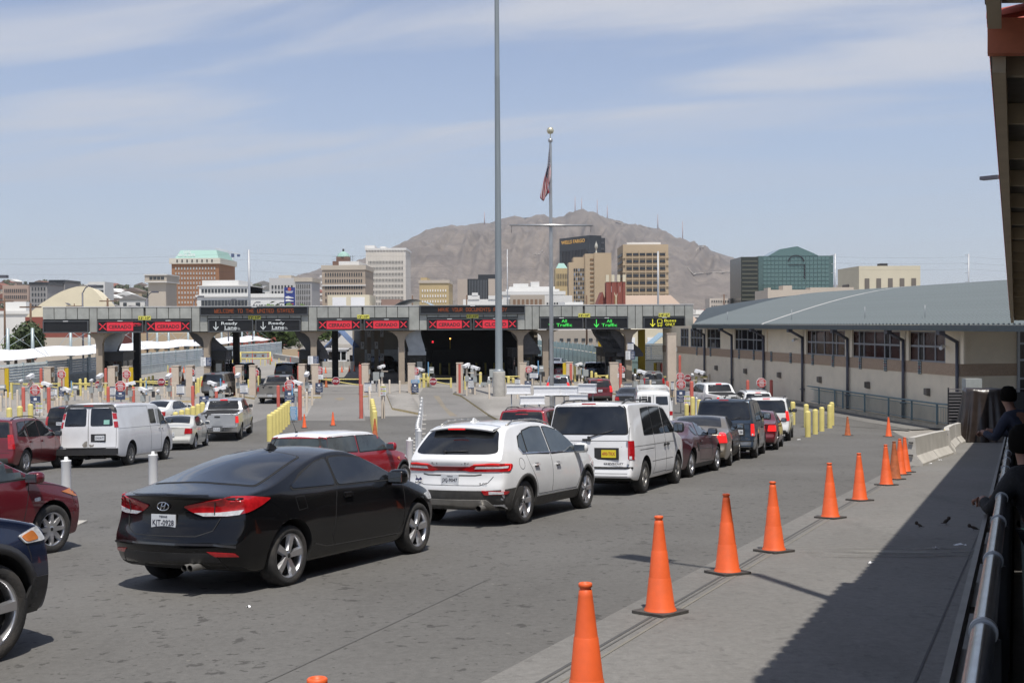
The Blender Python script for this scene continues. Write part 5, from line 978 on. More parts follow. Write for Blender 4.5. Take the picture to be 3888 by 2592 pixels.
ln([('C', 600, 1190), ('C', 540, 1290), ('C', 560, 1400), ('C', 560, 1560), ('C', 1290, 1512), ('C', 1000, 1302), ('C', 915, 1275), ('C', 900, 1190)])
ln([('B', 1480, 1190), ('B', 1300, 1560), ('B', 1960, 1560), ('B', 1905, 1190)]); ln([('B', 800, 1180), ('B', 700, 1600), ('B', 980, 1500), ('B', 1240, 1180)])
def stain(z, pts): return sheet('tyre_stain', [tuple(g(z, x, y).xy) for x, y in pts], patchy('stain_soil', (.24, .205, .155), (.20, .18, .145), scale=2, bump=.2) if 'stain_soil' not in bpy.data.materials else bpy.data.materials['stain_soil'], .014, 3)
stain('C', [(700, 1290), (760, 1290), (840, 1420), (960, 1510), (880, 1512), (780, 1400)]); stain('B', [(1620, 1320), (1700, 1305), (1745, 1325), (1680, 1345)])
for z, x0, x1, y in (('C', 540, 900, 1252), ('C', 610, 960, 1378), ('B', 1480, 1900, 1272)):
    a, b = g(z, x0, y), g(z, x1, y); sheet('expansion_joint', [(a.x, a.y), (b.x, b.y), (b.x, b.y + .12), (a.x, a.y + .12)], MATS['seam_dark'], .018, 5)
cre_names = ['first'] + ORD[1:]
def ORD2(i): return cre_names[i - 1] if i <= len(cre_names) else 'last'
proto = {}
def pmesh(kind, h, r, mat):
    k = (kind, round(h, 1), r, mat.name)
    if k not in proto: proto[k] = MB().lathe([(r * 1.02, 0), (r, .02), (r, h - r * .7), (r * .92, h - r * .35), (r * .6, h - r * .1), (0.001, h)], 14).mesh(kind, mat)
    return proto[k]
def post(z, x, ytop, ybot, kind, mat, r, label, group, h=None, cat=None):
    p = g(z, x, ybot); hh = h
    if hh is None:
        q = at(z, x, ytop, p.y); hh = max(.5, q.z - p.z)
    return ob(kind, pmesh(kind, hh, r, mat), None, p, None, label=label, category=cat or kind.split('_')[-1], group=group)
def tops(z, lst, kind, mat, r, h, desc, group, where):
    """bollards whose feet are hidden: known height, seen tops"""
    for i, (x, y) in enumerate(lst):
        d = ray(z, x, y); lo, hi = 5, 400
        for _ in range(50):
            mm = (lo + hi) / 2
            if CAMZ + d.z * mm - gz(d.x * mm, d.y * mm) - h > 0: lo = mm
            else: hi = mm
        p = Vector((d.x * lo, d.y * lo, gz(d.x * lo, d.y * lo))); ob(kind, pmesh(kind, h, r, mat), None, p, None, label=f'{desc}, {where(i, len(lst))}', category='bollard', group=group)
reds = [('A', 447, 990, 1290, 'left edge of the first beige portal post'), ('A', 255, 1195, 1462, 'left of the nearest STOP HERE sign on the left'), ('A', 530, 1195, 1475, 'right of the nearest left STOP HERE sign'), ('A', 1148, 985, 1290, 'before the second pair of beige portal posts'), ('A', 1172, 1190, 1372, 'left of the STOP HERE sign above the cargo van'), ('A', 1445, 1195, 1372, 'right of the STOP HERE sign above the cargo van'), ('A', 1852, 985, 1310, 'left of the third beige portal post'), ('A', 2088, 1180, 1400, 'above the silver pickup on its left'), ('B', 347, 1185, 1375, 'behind the dusty grey SUV'), ('B', 545, 970, 1290, 'by the teal SUV'), ('B', 1018, 1175, 1410, 'right corner of the beige grey pickup'), ('B', 1252, 1175, 1552, 'beside the blue AVISO panel'), ('B', 1240, 965, 1280, 'left of the portal post before the kiosk opening'), ('B', 1915, 1165, 1535, 'at the right edge of the closed lane with the STOP gate'), ('B', 1905, 950, 1275, 'upper one at the right end of the STOP gate'), ('D', 335, 940, 1175, 'in front of the yellow sided portal by the navy SUV'), ('D', 873, 940, 1265, 'carrying a STOP HERE sign right of the navy SUV'), ('D', 1315, 935, 1085, 'in front of the yellow portal in the bus bay'), ('D', 1380, 1130, 1330, 'right of the white camper van roof'), ('D', 1515, 850, 1190, 'tall one left of the bus lane STOP gate'), ('D', 1643, 1130, 1500, 'between the signs and the white pickup'), ('D', 2030, 845, 1160, 'tall one at the tall yellow portal by the hall wall'), ('D', 2250, 1125, 1330, 'right of the white pickup cab'), ('E', 960, 990, 1165, 'by the railing right of the last STOP HERE sign'), ('F', -45, 0, 1, None)]
for z, x, a, b, lab in reds:
    if lab: post(z, x, a, b, 'red_bollard', COR, .115, 'coral red steel bollard ' + lab, 'coral red bollards')
cre = [('A', 10, 1290, 1455), ('A', 67, 1240, 1462), ('A', 112, 1250, 1484), ('A', 455, 1212, 1500), ('A', 595, 1290, 1436), ('A', 622, 1315, 1440), ('A', 660, 1300, 1440), ('A', 898, 1240, 1335), ('A', 955, 1225, 1330), ('A', 1075, 1240, 1338), ('A', 1117, 1225, 1330), ('A', 1690, 1205, 1328), ('A', 1780, 1190, 1310), ('A', 1812, 1225, 1330), ('A', 1878, 1190, 1412), ('A', 190, 1232, 1440),
    ('B', 1325, 1250, 1472), ('B', 1383, 1203, 1392), ('B', 1285, 1290, 1400), ('B', 2110, 1120, 1300), ('B', 2222, 1122, 1280), ('B', 632, 1215, 1330), ('B', 565, 1180, 1300), ('B', 1170, 1300, 1400), ('C', 336, 1125, 1276), ('C', 397, 1050, 1150), ('C', 1305, 1160, 1342), ('C', 1098, 1200, 1275), ('C', 1130, 1210, 1285), ('C', 1610, 1240, 1340), ('C', 1770, 1090, 1180), ('C', 1655, 1170, 1290),
    ('D', 885, 1160, 1292), ('D', 1197, 1125, 1290), ('D', 1275, 1090, 1220), ('D', 1405, 1215, 1300), ('D', 1707, 1150, 1302), ('D', 1803, 1150, 1240), ('D', 1830, 1055, 1205), ('D', 455, 1105, 1190), ('D', 677, 1115, 1190), ('D', 1470, 1205, 1380), ('E', 330, 1015, 1130), ('E', 410, 1018, 1110), ('C', 545, 970, 1100), ('D', 567, 1110, 1180)]
whr = {'A': 'left plaza', 'B': 'ready lane area', 'C': 'centre island', 'D': 'right lanes', 'E': 'bus lane'}; cnt = {}
for z, x, a, b in sorted(cre, key=lambda q: (q[0], q[1])):
    cnt[z] = cnt.get(z, 0) + 1; post(z, x, a, b, 'cream_bollard', CREAM, .075, f'slim cream post, {ORD2(cnt[z])} counted from the left in the {whr[z]}', 'slim cream posts')
gy = 'pale yellow bollards'
yel = [('A', 870, 1105, 1290, 'left of the pair behind the left gate bar'), ('A', 927, 1095, 1225, 'right of the pair behind the left gate bar'), ('A', 1525, 1100, 1200, 'first behind the third gate'), ('A', 1575, 1090, 1190, 'second behind the third gate'), ('A', 1612, 1078, 1185, 'third behind the third gate'), ('A', 1655, 1068, 1180, 'fourth behind the third gate'), ('A', 608, 1090, 1160, 'thin one with black top left of the STOP HERE sign'), ('B', 150, 1095, 1256, 'left of the dusty grey SUV'), ('B', 120, 1145, 1270, 'far left beside the dusty grey SUV'), ('B', 185, 1078, 1200, 'just left of the dusty grey SUV roof'), ('B', 795, 1070, 1180, 'left of the charcoal SUV'), ('B', 815, 1065, 1150, 'second left of the charcoal SUV'), ('B', 700, 1110, 1200, 'right of the teal SUV'),
    ('C', 598, 1045, 1200, 'left of the pair at the yellow curb'), ('C', 643, 1042, 1195, 'right of the pair at the yellow curb'), ('C', 1210, 1030, 1180, 'left of the tall grey pole'), ('C', 1050, 1073, 1240, 'by the red striped portal'), ('C', 1467, 1105, 1175, 'right of the tall pole base'), ('C', 1513, 1075, 1165, 'second right of the tall pole base'), ('C', 1587, 1000, 1100, 'in the gate beside the white sign'), ('C', 1563, 1088, 1160, 'right end of the small gate'),
    ('D', 378, 955, 1135, 'left of the pair by the navy SUV'), ('D', 424, 960, 1125, 'right of the pair by the navy SUV'), ('D', 462, 1000, 1130, 'beside the grey control box'), ('D', 560, 1020, 1142, 'left of the right bay gate'), ('D', 605, 1036, 1145, 'post of the right bay gate'), ('D', 655, 1092, 1150, 'short one in the right bay'), ('D', 558, 745, 925, 'tall one left of the yellow column'), ('D', 605, 748, 925, 'second tall one left of the yellow column'), ('D', 1110, 748, 1060, 'tall one in the bus bay'), ('D', 1030, 995, 1100, 'in the bus bay behind the camera'), ('D', 725, 1077, 1160, 'right end of the right bay gate'),
    ('M', 530, 320, 542, 'left of the three before the white pickup'), ('M', 603, 338, 542, 'middle of the three before the white pickup'), ('M', 678, 357, 540, 'right of the three before the white pickup'), ('M', 758, 378, 545, 'mostly hidden behind the blue minivan'), ('M', 1648, 363, 622, 'behind the mirror of the large white SUV'), ('M', 1797, 388, 652, 'rear of the near pair right of the red sedan'), ('M', 1815, 466, 760, 'nearest of the cluster right of the queue'), ('M', 1898, 443, 729, 'second of the cluster right of the queue'), ('M', 1970, 420, 696, 'third of the cluster right of the queue'), ('M', 2060, 395, 660, 'with black scribble right of the cluster'), ('M', 2082, 368, 630, 'farthest of the cluster right of the queue'), ('M', 462, 400, 526, 'below the caution sign right of the camper van')]
for z, x, a, b, lab in yel: post(z, x, a, b, 'yellow_bollard', YEL, .13 if z != 'A' else .11, 'pale yellow round topped bollard ' + lab, gy)
tops('A', [(100, 1416), (215, 1398), (330, 1374)], 'yellow_bollard', YEL, .15, 1.15, 'pale yellow bollard above the dark red SUV roof', gy, lambda i, n: ['leftmost', 'middle', 'rightmost'][i] + ' of three')
tops('A', [(1900, 1462), (1967, 1440), (2030, 1420), (2088, 1399), (2143, 1376), (2192, 1356)], 'yellow_bollard', YEL, .14, 1.2, 'pale yellow bollard in the row behind the cream sedan', gy, lambda i, n: ORD[i] + ' of six')
tops('B', [(925, 1485), (962, 1460), (997, 1438), (1030, 1413), (1060, 1390), (1088, 1368), (1115, 1348)], 'yellow_bollard', YEL, .15, 1.3, 'pale yellow bollard in the row right of the silver pickup', gy, lambda i, n: ORD[i] + ' of seven')
tops('B', [(2060, 1452), (2052, 1415), (2046, 1388), (2040, 1363), (2036, 1342), (2032, 1324)], 'yellow_bollard', YEL, .13, 1.2, 'pale yellow bollard in the row left of the caution post', gy, lambda i, n: ORD[i] + ' of six')
tops('B', [(2008, 1255), (2006, 1235), (2003, 1210), (2002, 1190)], 'cream_bollard', CREAM, .08, 1.1, 'cream post continuing the yellow row at the closed lane', 'slim cream posts', lambda i, n: ORD[i] + ' of four')
wp = MB().lathe([(.085, 0), (.08, .02), (.08, 1.06), (.085, 1.075), (.085, 1.09), (.03, 1.10), (.026, 1.15), (.001, 1.15)], 18).mesh('white_delineator', WPL); wb = MB().prism([(-.28, -.2), (.28, -.2), (.28, .2), (-.28, .2)], 0, .035, 'Z').mesh('base', CON)
def delin(p, lab):
    o = ob('white_delineator', wp, None, p, None, label=lab, category='delineator post', group='white plastic lane posts'); ob('base', wb, o); return o
def pY(x, y): return Vector((x, y, gz(x, y)))
delin(pY(-7.6, 19.6), 'white plastic lane post above the maroon hatchback hood'); delin(pY(-6.62, 21.2), 'white plastic lane post in front of the white cargo van rear wheel')
delin(pY(-2.36, 26.4), 'white plastic lane post just left of the white crossover')
for i in range(13):
    t = i / 12; delin(pY(-2.75 - 2.75 * t ** .9, 34 + 36 * t), f'white plastic lane post in the tight row along the closed lane, {ORD[i]} in line')
delin(g('L', 1555, 470) + Vector((0, 3, 0)), 'white plastic post cap peeking over the maroon coupe'); delin(g('M', 636, 560) + Vector((0, 2, 0)), 'white plastic post cap peeking over the gold sedan')
def portal(z, x, ytop, ybot, w, lab, side=None, stripe=False, px_w=None):
    p = g(z, x, ybot); q = at(z, x, ytop, p.y); h = q.z - p.z; w = w or .55
    r = thing('portal_post', 'beige steel portal post ' + lab, 'portal post', p, 0, 'steel scanner portal posts'); c2 = YELD if side else BEIGE; d = .75
    MB().b2((-w / 2, -.02, 0), (w / 2, .05, h)).build('front_plate', BEIGE, r); MB().b2((-w / 2, d - .05, 0), (w / 2, d, h)).build('back_plate', c2, r); MB().b2((-.04, .05, 0), (.04, d - .05, h)).b2((-w / 2 + .03, .05, h * .5), (-.04, d - .05, h * .5 + .03)).b2((.04, .05, h * .5), (w / 2 - .03, d - .05, h * .5 + .03)).build('web', c2, r)
    MB().b2((-w / 2 - .03, -.05, h), (w / 2 + .03, d + .03, h + .05)).build('cap', BEIGE, r); MB().b2((-w / 2 - .1, -.1, 0), (w / 2 + .1, d + .1, .06)).build('foot_plate', KERBY, r)
    if side:
        sx = w / 2 * (1 if side == 'R' else -1); MB().b2((sx - .015, .05, .02), (sx + (.30 if side == 'R' else -.30), .16, h - .02)).build('yellow_plate', YELD, r)
    else: MB().box((w / 2 + .05, .3, h * .75), (.10, .25, .35)).build('control_box', EQG, r); MB().box((w / 2 + .04, .3, h * .35), (.08, .2, .5)).build('control_box', EQG, r)
    if stripe: MB().b2((-w * .18, -.045, .02), (w * .18, -.021, h - .05)).build('red_stripe', COR, r)
for a in [('A', 15, 992, 1310, .5, 'at the very left edge with a yellow side', 'R'), ('A', 515, 986, 1290, .55, 'right of the first tall red bollard'), ('A', 663, 988, 1295, .52, 'with yellow side behind the second STOP HERE sign', 'R'), ('A', 1208, 977, 1295, .55, 'left one above the cargo van roof'), ('A', 1362, 980, 1295, .52, 'with yellow side above the cargo van roof', 'R'), ('A', 1898, 970, 1318, .55, 'left of the broken row of yellow bollards'), ('A', 2050, 968, 1318, .5, 'behind the STOP HERE sign near the silver pickup'),
    ('B', 588, 968, 1296, .5, 'in front of the teal SUV'), ('B', 738, 966, 1298, .5, 'behind the STOP HERE sign by the beige grey pickup'), ('B', 1272, 953, 1290, .5, 'left of the notice post at the kiosk opening'), ('B', 1418, 952, 1290, .5, 'with the STOP HERE sign at the closed lane'), ('B', 1958, 948, 1285, .52, 'right end of the STOP gate'), ('C', 462, 945, 1272, .55, 'left of the centre STOP gate'), ('C', 985, 940, 1278, .50, 'with red stripe left of the grey lamp post', None, True), ('C', 1672, 937, 1190, .6, 'right of the tall grey pole'), ('D', 322, 930, 1175, .6, 'with yellow side left of the navy SUV', 'L'), ('D', 805, 936, 1252, .68, 'right of the navy SUV'), ('D', 1297, 930, 1085, .6, 'with yellow side in the bus bay', 'L'), ('D', 1430, 620, 1300, .66, 'very tall, left side of the bus lane'), ('D', 2008, 618, 1160, .60, 'very tall with yellow side, right side of the bus lane', 'L')]: portal(*a)
for z, x, a, b, lab in (('D', 672, 600, 1060, 'left of the dark duct in the right bay'), ('D', 1105, 570, 1075, 'middle of the bus bay')):
    p = g(z, x, b); h = at(z, x, a, p.y).z - p.z; r = thing('yellow_column', 'tall deep yellow steel column ' + lab, 'steel column', p, 0, 'tall yellow columns'); MB().b2((-.35, 0, 0), (.35, .06, h)).b2((-.04, .06, 0), (.04, .6, h)).build('column', YELD, r); MB().b2((-.35, .6, 0), (.35, .66, h)).build('back_plate', YELD, r)
OB = {}
def octsign(z, x, y, rpx, ybot, kind, lab, pole=True, polemat=STEEL, pr=.03, poleh=None):
    p = g(z, x, ybot); c = at(z, x, y, p.y - .15); a = at(z, x - rpx, y, p.y - .15); r = (c.x - a.x)
    t = thing('stop_here_sign' if kind == 'here' else 'stop_sign', lab, 'stop sign', c, 0, 'red STOP HERE signs' if kind == 'here' else 'dark red STOP gate signs')
    k = kind
    if k not in OB: OB[k] = (MB().prism(octo(1.0), -.02, .02, 'Y').mesh('sign_border', SWH), MB().prism(octo(.92), -.045, -.021, 'Y').mesh('sign_face', SIGNR if kind == 'here' else SIGND))
    for me in OB[k]: o = ob(me.name, me, t); o.scale = (r, 1, r)
    if kind == 'here':
        for i, (tx, zz, ww) in enumerate((('STOP', .62, .92), ('HERE', .24, .98), ('ALTO', -.26, .98), ('AQUI', -.63, .88))): lettering(tx, SWH, r * ww, r * .27, t, (0, -.055, r * zz), bold=.03)
        MB().b2((-r * .9, -.056, -.012), (r * .9, -.047, .012)).build('dividing_line', SWH, t)
    else: lettering('STOP', SWH, r * 1.45, r * .60, t, (0, -.055, 0), bold=.02)
    if pole: MB().cyl((0, .07, p.z - c.z), (0, .07, r * .9), pr, n=8).build('sign_post', polemat, t)
    return t
def panel(z, x0, x1, y0, y1, ybot, kind, lab, pole=True, pm=STEEL, Y=None):
    xc = (x0 + x1) / 2; d = Y or g(z, xc, ybot).y; a, b = at(z, x0, y0, d - .2), at(z, x1, y1, d - .2); w, h = b.x - a.x, a.z - b.z; c = (a + b) / 2
    nm, cat, grp, face = {'card': ('card_ready_sign', 'information sign', 'navy card ready signs', NAVY), 'rules': ('rules_sign', 'information sign', 'white rules signs', SWH), 'plate': ('text_plate', 'notice', 'small white notices', SWH), 'caution': ('caution_sign', 'caution sign', 'yellow and white caution signs', SWH), 'aviso': ('aviso_sign', 'notice board', 'blue AVISO boards', SBLUE), 'duo': ('notice_pair', 'notice board', 'paired notices on columns', SWH)}[kind]
    t = thing(nm, lab, cat, c, 0, grp); MB().box((0, 0, 0), (w, .03, h)).build('sign_board', face, t); f = -.018
    def bars(n, z0, z1, x0_=-.38, x1_=.38, mat=BLKI):
        m = MB(); rr = random.Random(int(abs(x0) * 7 + y0))
        for i in range(n): zz = h * (z0 + (z1 - z0) * i / max(1, n - 1)); m.b2((w * x0_, f - .006, zz - h * .011), (w * (x1_ - .2 * rr.random()), f, zz + h * .011))
        m.build('print_lines', mat, t)
    if kind == 'card':
        MB().b2((-w * .15, f - .006, h * .16), (w * .15, f, h * .36)).build('card_symbol', SWH, t); lettering('Get Card(s)', SWH, w * .82, h * .085, t, (0, f - .004, h * .03), bold=.02); lettering('Ready', SWH, w * .45, h * .085, t, (0, f - .004, -h * .09), bold=.02)
        if h > w * 1.05: lettering('Prepare su', SWH, w * .78, h * .085, t, (0, f - .004, -h * .27), bold=.02); lettering('tarjeta', SWH, w * .48, h * .085, t, (0, f - .004, -h * .39), bold=.02)
    elif kind == 'rules':
        MB().b2((-w / 2, f - .004, h * .38), (w / 2, f, h * .5)).build('navy_band', NAVY, t); MB().b2((-w / 2, f - .004, -h * .5), (w / 2, f, -h * .38)).build('navy_band', NAVY, t); bars(7, .30, -.30, -.30, .42, EQG)
        m = MB()
        for i in range(4): m.b2((-w * .42, f - .006, h * (.24 - i * .17)), (-w * .34, f, h * (.30 - i * .17)))
        m.build('number_squares', NAVY, t)
    elif kind == 'plate': bars(4, .28, -.28, -.40, .44, EQG)
    elif kind == 'caution':
        MB().b2((-w / 2, f - .004, h * .36), (w / 2, f, h * .48)).b2((-w / 2, f - .004, -h * .10), (w / 2, f, h * .02)).build('yellow_band', YS, t); lettering('CAUTION', BLKI, w * .7, h * .07, t, (0, f - .008, h * .42)); lettering('CUIDADO', BLKI, w * .7, h * .07, t, (0, f - .008, -h * .04)); bars(3, .28, .10, -.05, .45, EQG); bars(3, -.18, -.38, -.05, .45, EQG)
        m = MB()
        for zz in (.19, -.28): m.lathe([(w * .12, -.004), (w * .16, -.004), (w * .16, .0)], 14, (0, 0, 0)) if False else m.tube([(-w * .27 + w * .13 * math.cos(R(a)), f - .003, h * zz + w * .13 * math.sin(R(a))) for a in range(0, 361, 45)], .012, 4)
        m.build('prohibition_rings', SIGNR, t)
    elif kind == 'aviso': lettering('AVISO', SWH, w * .7, h * .11, t, (0, f - .004, h * .38), bold=.02); bars(10, .24, -.42, -.40, .40, SWH)
    elif kind == 'duo': MB().b2((0, f - .004, -h / 2), (w / 2, f, h / 2)).build('navy_half', NAVY, t); bars(9, .38, -.42, -.44, -.10, EQG); lettering('AVISO', SWH, w * .3, h * .09, t, (w * .25, f - .008, h * .38)); bars(8, .22, -.36, .08, .46, SWH)
    if pole: MB().cyl((0, .05, gz(c.x, d) - c.z), (0, .05, h * .4), .03, n=8).build('sign_post', pm, t)
for z, x, y, rp, yb, lab in (('A', 380, 1228, 58, 1500, 'STOP HERE ALTO AQUI octagon nearest on the left, between red bollards'), ('A', 665, 1058, 45, 1300, 'STOP HERE octagon on a red post before the second left portal'), ('A', 1305, 1187, 58, 1440, 'STOP HERE octagon directly above the white cargo van roof'), ('A', 1370, 1058, 46, 1298, 'STOP HERE octagon on the yellow sided portal above the cargo van'), ('A', 2065, 1035, 43, 1316, 'STOP HERE octagon with white plate left of the ready lanes'), ('A', -10, 1058, 24, 1300, 'STOP HERE octagon cut by the left edge'), ('B', 765, 1040, 44, 1296, 'STOP HERE octagon between the two ready lanes'), ('B', 1140, 1175, 57, 1420, 'STOP HERE octagon right of the beige grey pickup'), ('B', 1458, 1015, 44, 1288, 'STOP HERE octagon at the closed lane with kiosk behind'), ('C', 502, 1023, 42, 1270, 'STOP HERE octagon left of the centre STOP gate'), ('C', 1732, 1005, 39, 1190, 'STOP HERE octagon right of the tall grey pole'), ('D', 883, 1005, 39, 1258, 'STOP HERE octagon right of the navy SUV'), ('D', 1520, 1080, 42, 1300, 'STOP HERE octagon upper one of the right pair'), ('D', 1525, 1167, 52, 1480, 'STOP HERE octagon lower one of the right pair'), ('E', 875, 1015, 41, 1200, 'STOP HERE octagon by the railing near the white pickup')):
    octsign(z, x, y, rp, yb, 'here', 'red ' + lab, polemat=COR if yb < 1330 and z in 'AB' else STEEL, pr=.05 if yb < 1330 and z in 'AB' else .035)
def gate(z, xa, xb, y1, y2, ybot, lab, signx=None, sy=None, rp=43):
    """swing gate: level bar and a slanting brace"""
    pa = g(z, xa, ybot); pb = at(z, xb, ybot, pa.y); a = at(z, xa, y1, pa.y); b = at(z, xb, y1, pa.y); e = at(z, xb, y2, pa.y)
    t = thing('barrier_gate', lab, 'gate', pa, 0, 'yellow swing gates'); o = Vector(pa)
    MB().cyl(a - o, b - o, .05, n=8).build('top_bar', YEL, t); MB().cyl(Vector((a.x + (b.x - a.x) * .05, a.y, a.z)) - o, e - o, .045, n=8).build('brace', YEL, t)
    for q in (a, b): MB().box((q.x - o.x, 0, (q.z - o.z + .1) / 2), (.16, .16, q.z - o.z + .1)).build('gate_post', YEL, t)
    MB().cyl(Vector((b.x, b.y, b.z)) - o, e - o, .05, n=8).build('end_bar', YEL, t)
    if signx: octsign(z, signx, sy, rp, ybot, 'stop', 'dark red STOP sign ' + lab.split(' gate ')[-1], pole=False)
gate('B', 1462, 1905, 1110, 1175, 1240, 'yellow swing gate on the closed lane before the kiosk', 1640, 1130, 43); gate('C', 550, 890, 1105, 1170, 1205, 'yellow swing gate on the centre closed lane', 697, 1135, 41)
gate('A', 125, 640, 1160, 1200, 1330, 'yellow swing gate on the far left lane', 340, 1185, 44); gate('A', 780, 1145, 1157, 1195, 1300, 'yellow swing gate on the second left lane', 1068, 1168, 42); gate('A', 1430, 1890, 1135, 1175, 1290, 'yellow swing gate on the third left lane', 1748, 1140, 42)
gate('D', 1690, 1825, 1092, 1078, 1200, 'yellow swing gate on the bus lane', 1600, 1098, 39); gate('D', 615, 730, 1072, 1130, 1150, 'small yellow gate in the right bay'); gate('C', 1455, 1640, 1080, 1130, 1165, 'small yellow gate behind the tall grey pole'); gate('D', 1335, 1400, 1085, 1085, 1150, 'short yellow gate arm beside the very tall portal')
panel('A', 328, 438, 1292, 1425, 1500, 'card', 'navy card ready sign below the nearest left STOP HERE sign'); panel('A', 632, 693, 1190, 1296, 1330, 'card', 'navy card ready sign by the second left portal'); panel('A', 1250, 1355, 1245, 1330, 1440, 'card', 'navy card ready sign above the cargo van roof'); panel('B', 162, 264, 1293, 1380, 1440, 'card', 'navy card ready sign above the silver pickup'); panel('B', 1085, 1190, 1235, 1365, 1420, 'card', 'navy card ready sign right of the beige grey pickup'); panel('B', 1418, 1498, 1150, 1250, 1290, 'card', 'navy card ready sign at the closed lane post'); panel('C', 465, 540, 1155, 1252, 1272, 'card', 'navy card ready sign left of the centre gate'); panel('C', 1686, 1762, 1128, 1172, 1190, 'card', 'navy card ready sign peeking above the white sign boards'); panel('D', 1477, 1573, 1230, 1357, 1480, 'card', 'navy card ready sign under the right STOP HERE pair'); panel('E', 838, 908, 1066, 1103, 1200, 'card', 'navy card ready sign behind the white SUV roof')
panel('A', 545, 615, 1205, 1292, 1340, 'rules', 'white rules sign left of the second left card sign'); panel('A', 1190, 1255, 1190, 1292, 1380, 'rules', 'white rules sign above the cargo van rear doors'); panel('A', 1910, 1995, 1170, 1275, 1345, 'rules', 'white rules sign left of the silver pickup'); panel('A', 2190, 2260, 778, 865, 900, 'rules', 'white rules sign on the canopy column left of the ready lanes', pole=False, Y=105.5); panel('B', 602, 686, 1160, 1267, 1340, 'rules', 'white rules sign between dusty grey SUV and beige grey pickup'); panel('B', 1304, 1385, 1156, 1258, 1300, 'rules', 'white rules sign right of the red bollard by AVISO'); panel('B', 1948, 2025, 1148, 1252, 1290, 'rules', 'white rules sign right of the closed lane gate'); panel('C', 318, 390, 752, 837, 900, 'rules', 'white rules sign on the column left of the silver duct', pole=False, Y=108); panel('C', 1080, 1158, 1112, 1212, 1280, 'rules', 'white rules sign below the lamp post left of the tall pole'); panel('C', 1583, 1640, 1105, 1168, 1200, 'rules', 'white rules sign right of the tall pole, left one'); panel('C', 1742, 1832, 1035, 1102, 1190, 'rules', 'white rules sign with yellow posts behind the sign boards'); panel('D', 916, 997, 1160, 1262, 1290, 'rules', 'white rules sign between red minivan and camper van'); panel('D', 948, 1014, 714, 800, 900, 'rules', 'white rules sign on the right canopy column', pole=False, Y=109); panel('D', 1418, 1452, 1136, 1232, 1300, 'rules', 'white rules sign left of the right STOP HERE pair')
for z, a, b, c_, d, e, lab in (('A', 2020, 2108, 1082, 1130, 1316, 'left of the ready lanes'), ('B', 1407, 1503, 1060, 1110, 1288, 'at the closed lane with kiosk'), ('C', 457, 550, 1068, 1114, 1270, 'left of the centre gate'), ('D', 840, 918, 1047, 1094, 1258, 'right of the navy SUV')): panel(z, a, b, c_, d, e, 'plate', 'small white text plate under the STOP HERE sign ' + lab, pole=False)
for z, a, b, c_, d, e, lab in (('A', 387, 460, 1368, 1466, 1520, 'above the dark red SUV'), ('B', 2123, 2183, 1185, 1283, 1532, 'on the cream post in the centre plaza'), ('D', 1561, 1627, 1288, 1388, 1500, 'right of the camper van'), ('B', 1117, 1155, 1338, 1432, 1500, 'on the yellow row by the blue AVISO board')): panel(z, a, b, c_, d, e, 'caution', 'yellow and white caution sign ' + lab, pm=CREAM)
panel('B', 1144, 1223, 1408, 1550, 1570, 'aviso', 'light blue AVISO board at the end of the yellow row'); panel('C', 458, 552, 1116, 1153, 1272, 'aviso', 'light blue notice between the plates left of the centre gate', pole=False)
panel('B', 177, 290, 873, 966, 1000, 'duo', 'paired white and navy notices left of the ready lanes', pole=False, Y=105.2); panel('B', 1338, 1453, 860, 948, 1000, 'duo', 'paired white and navy notices by the kiosk opening', pole=False, Y=105.6); panel('D', 928, 1030, 805, 898, 950, 'duo', 'paired white and navy notices on the right canopy column', pole=False, Y=108.8)
post('B', 2152, 1160, 1532, 'cream_bollard', CREAM, .12, 'thick cream post carrying the caution sign in the centre plaza', 'slim cream posts')
CWH = M('camera_white', (.72, .72, .72), .4)
def camera(z, x, y, ybot, lab, big=True, yaw=0, pm=CREAM, boxy=True):
    p = g(z, x, ybot); c = at(z, x, y, p.y); s = 1.0 if big else .55; t = thing('lane_camera', 'white housed lane camera ' + lab, 'camera', p, 0, 'lane cameras on posts'); h = c.z - p.z
    MB().box((0, 0, h / 2), (.14, .14, h)).build('post', pm, t)
    T = Matrix.Translation((0, -.05, h)) @ Matrix.Rotation(yaw, 4, 'Z') @ Matrix.Rotation(R(12), 4, 'X'); m = MB(); m.add([T @ Vector(v) for v in [(-.15 * s, -.42 * s, 0), (.15 * s, -.42 * s, 0), (.15 * s, .35 * s, 0), (-.15 * s, .35 * s, 0), (-.12 * s, -.46 * s, .22 * s), (.12 * s, -.46 * s, .22 * s), (.12 * s, .35 * s, .22 * s), (-.12 * s, .35 * s, .22 * s)]], [(3, 2, 1, 0), (4, 5, 6, 7), (0, 1, 5, 4), (1, 2, 6, 5), (2, 3, 7, 6), (3, 0, 4, 7)]); m.build('camera_housing', CWH, t)
    MB().box((0, -.12, h - .03 * s), (.2 * s, .3 * s, .16 * s)).build('lens_box', DARK, t)
    if boxy: MB().box((.02, -.12, h * .62), (.30, .2, .42)).build('control_box', EQG, t); MB().box((.3, 0, h * .8), (.5, .07, .07)).build('bracket', pm, t)
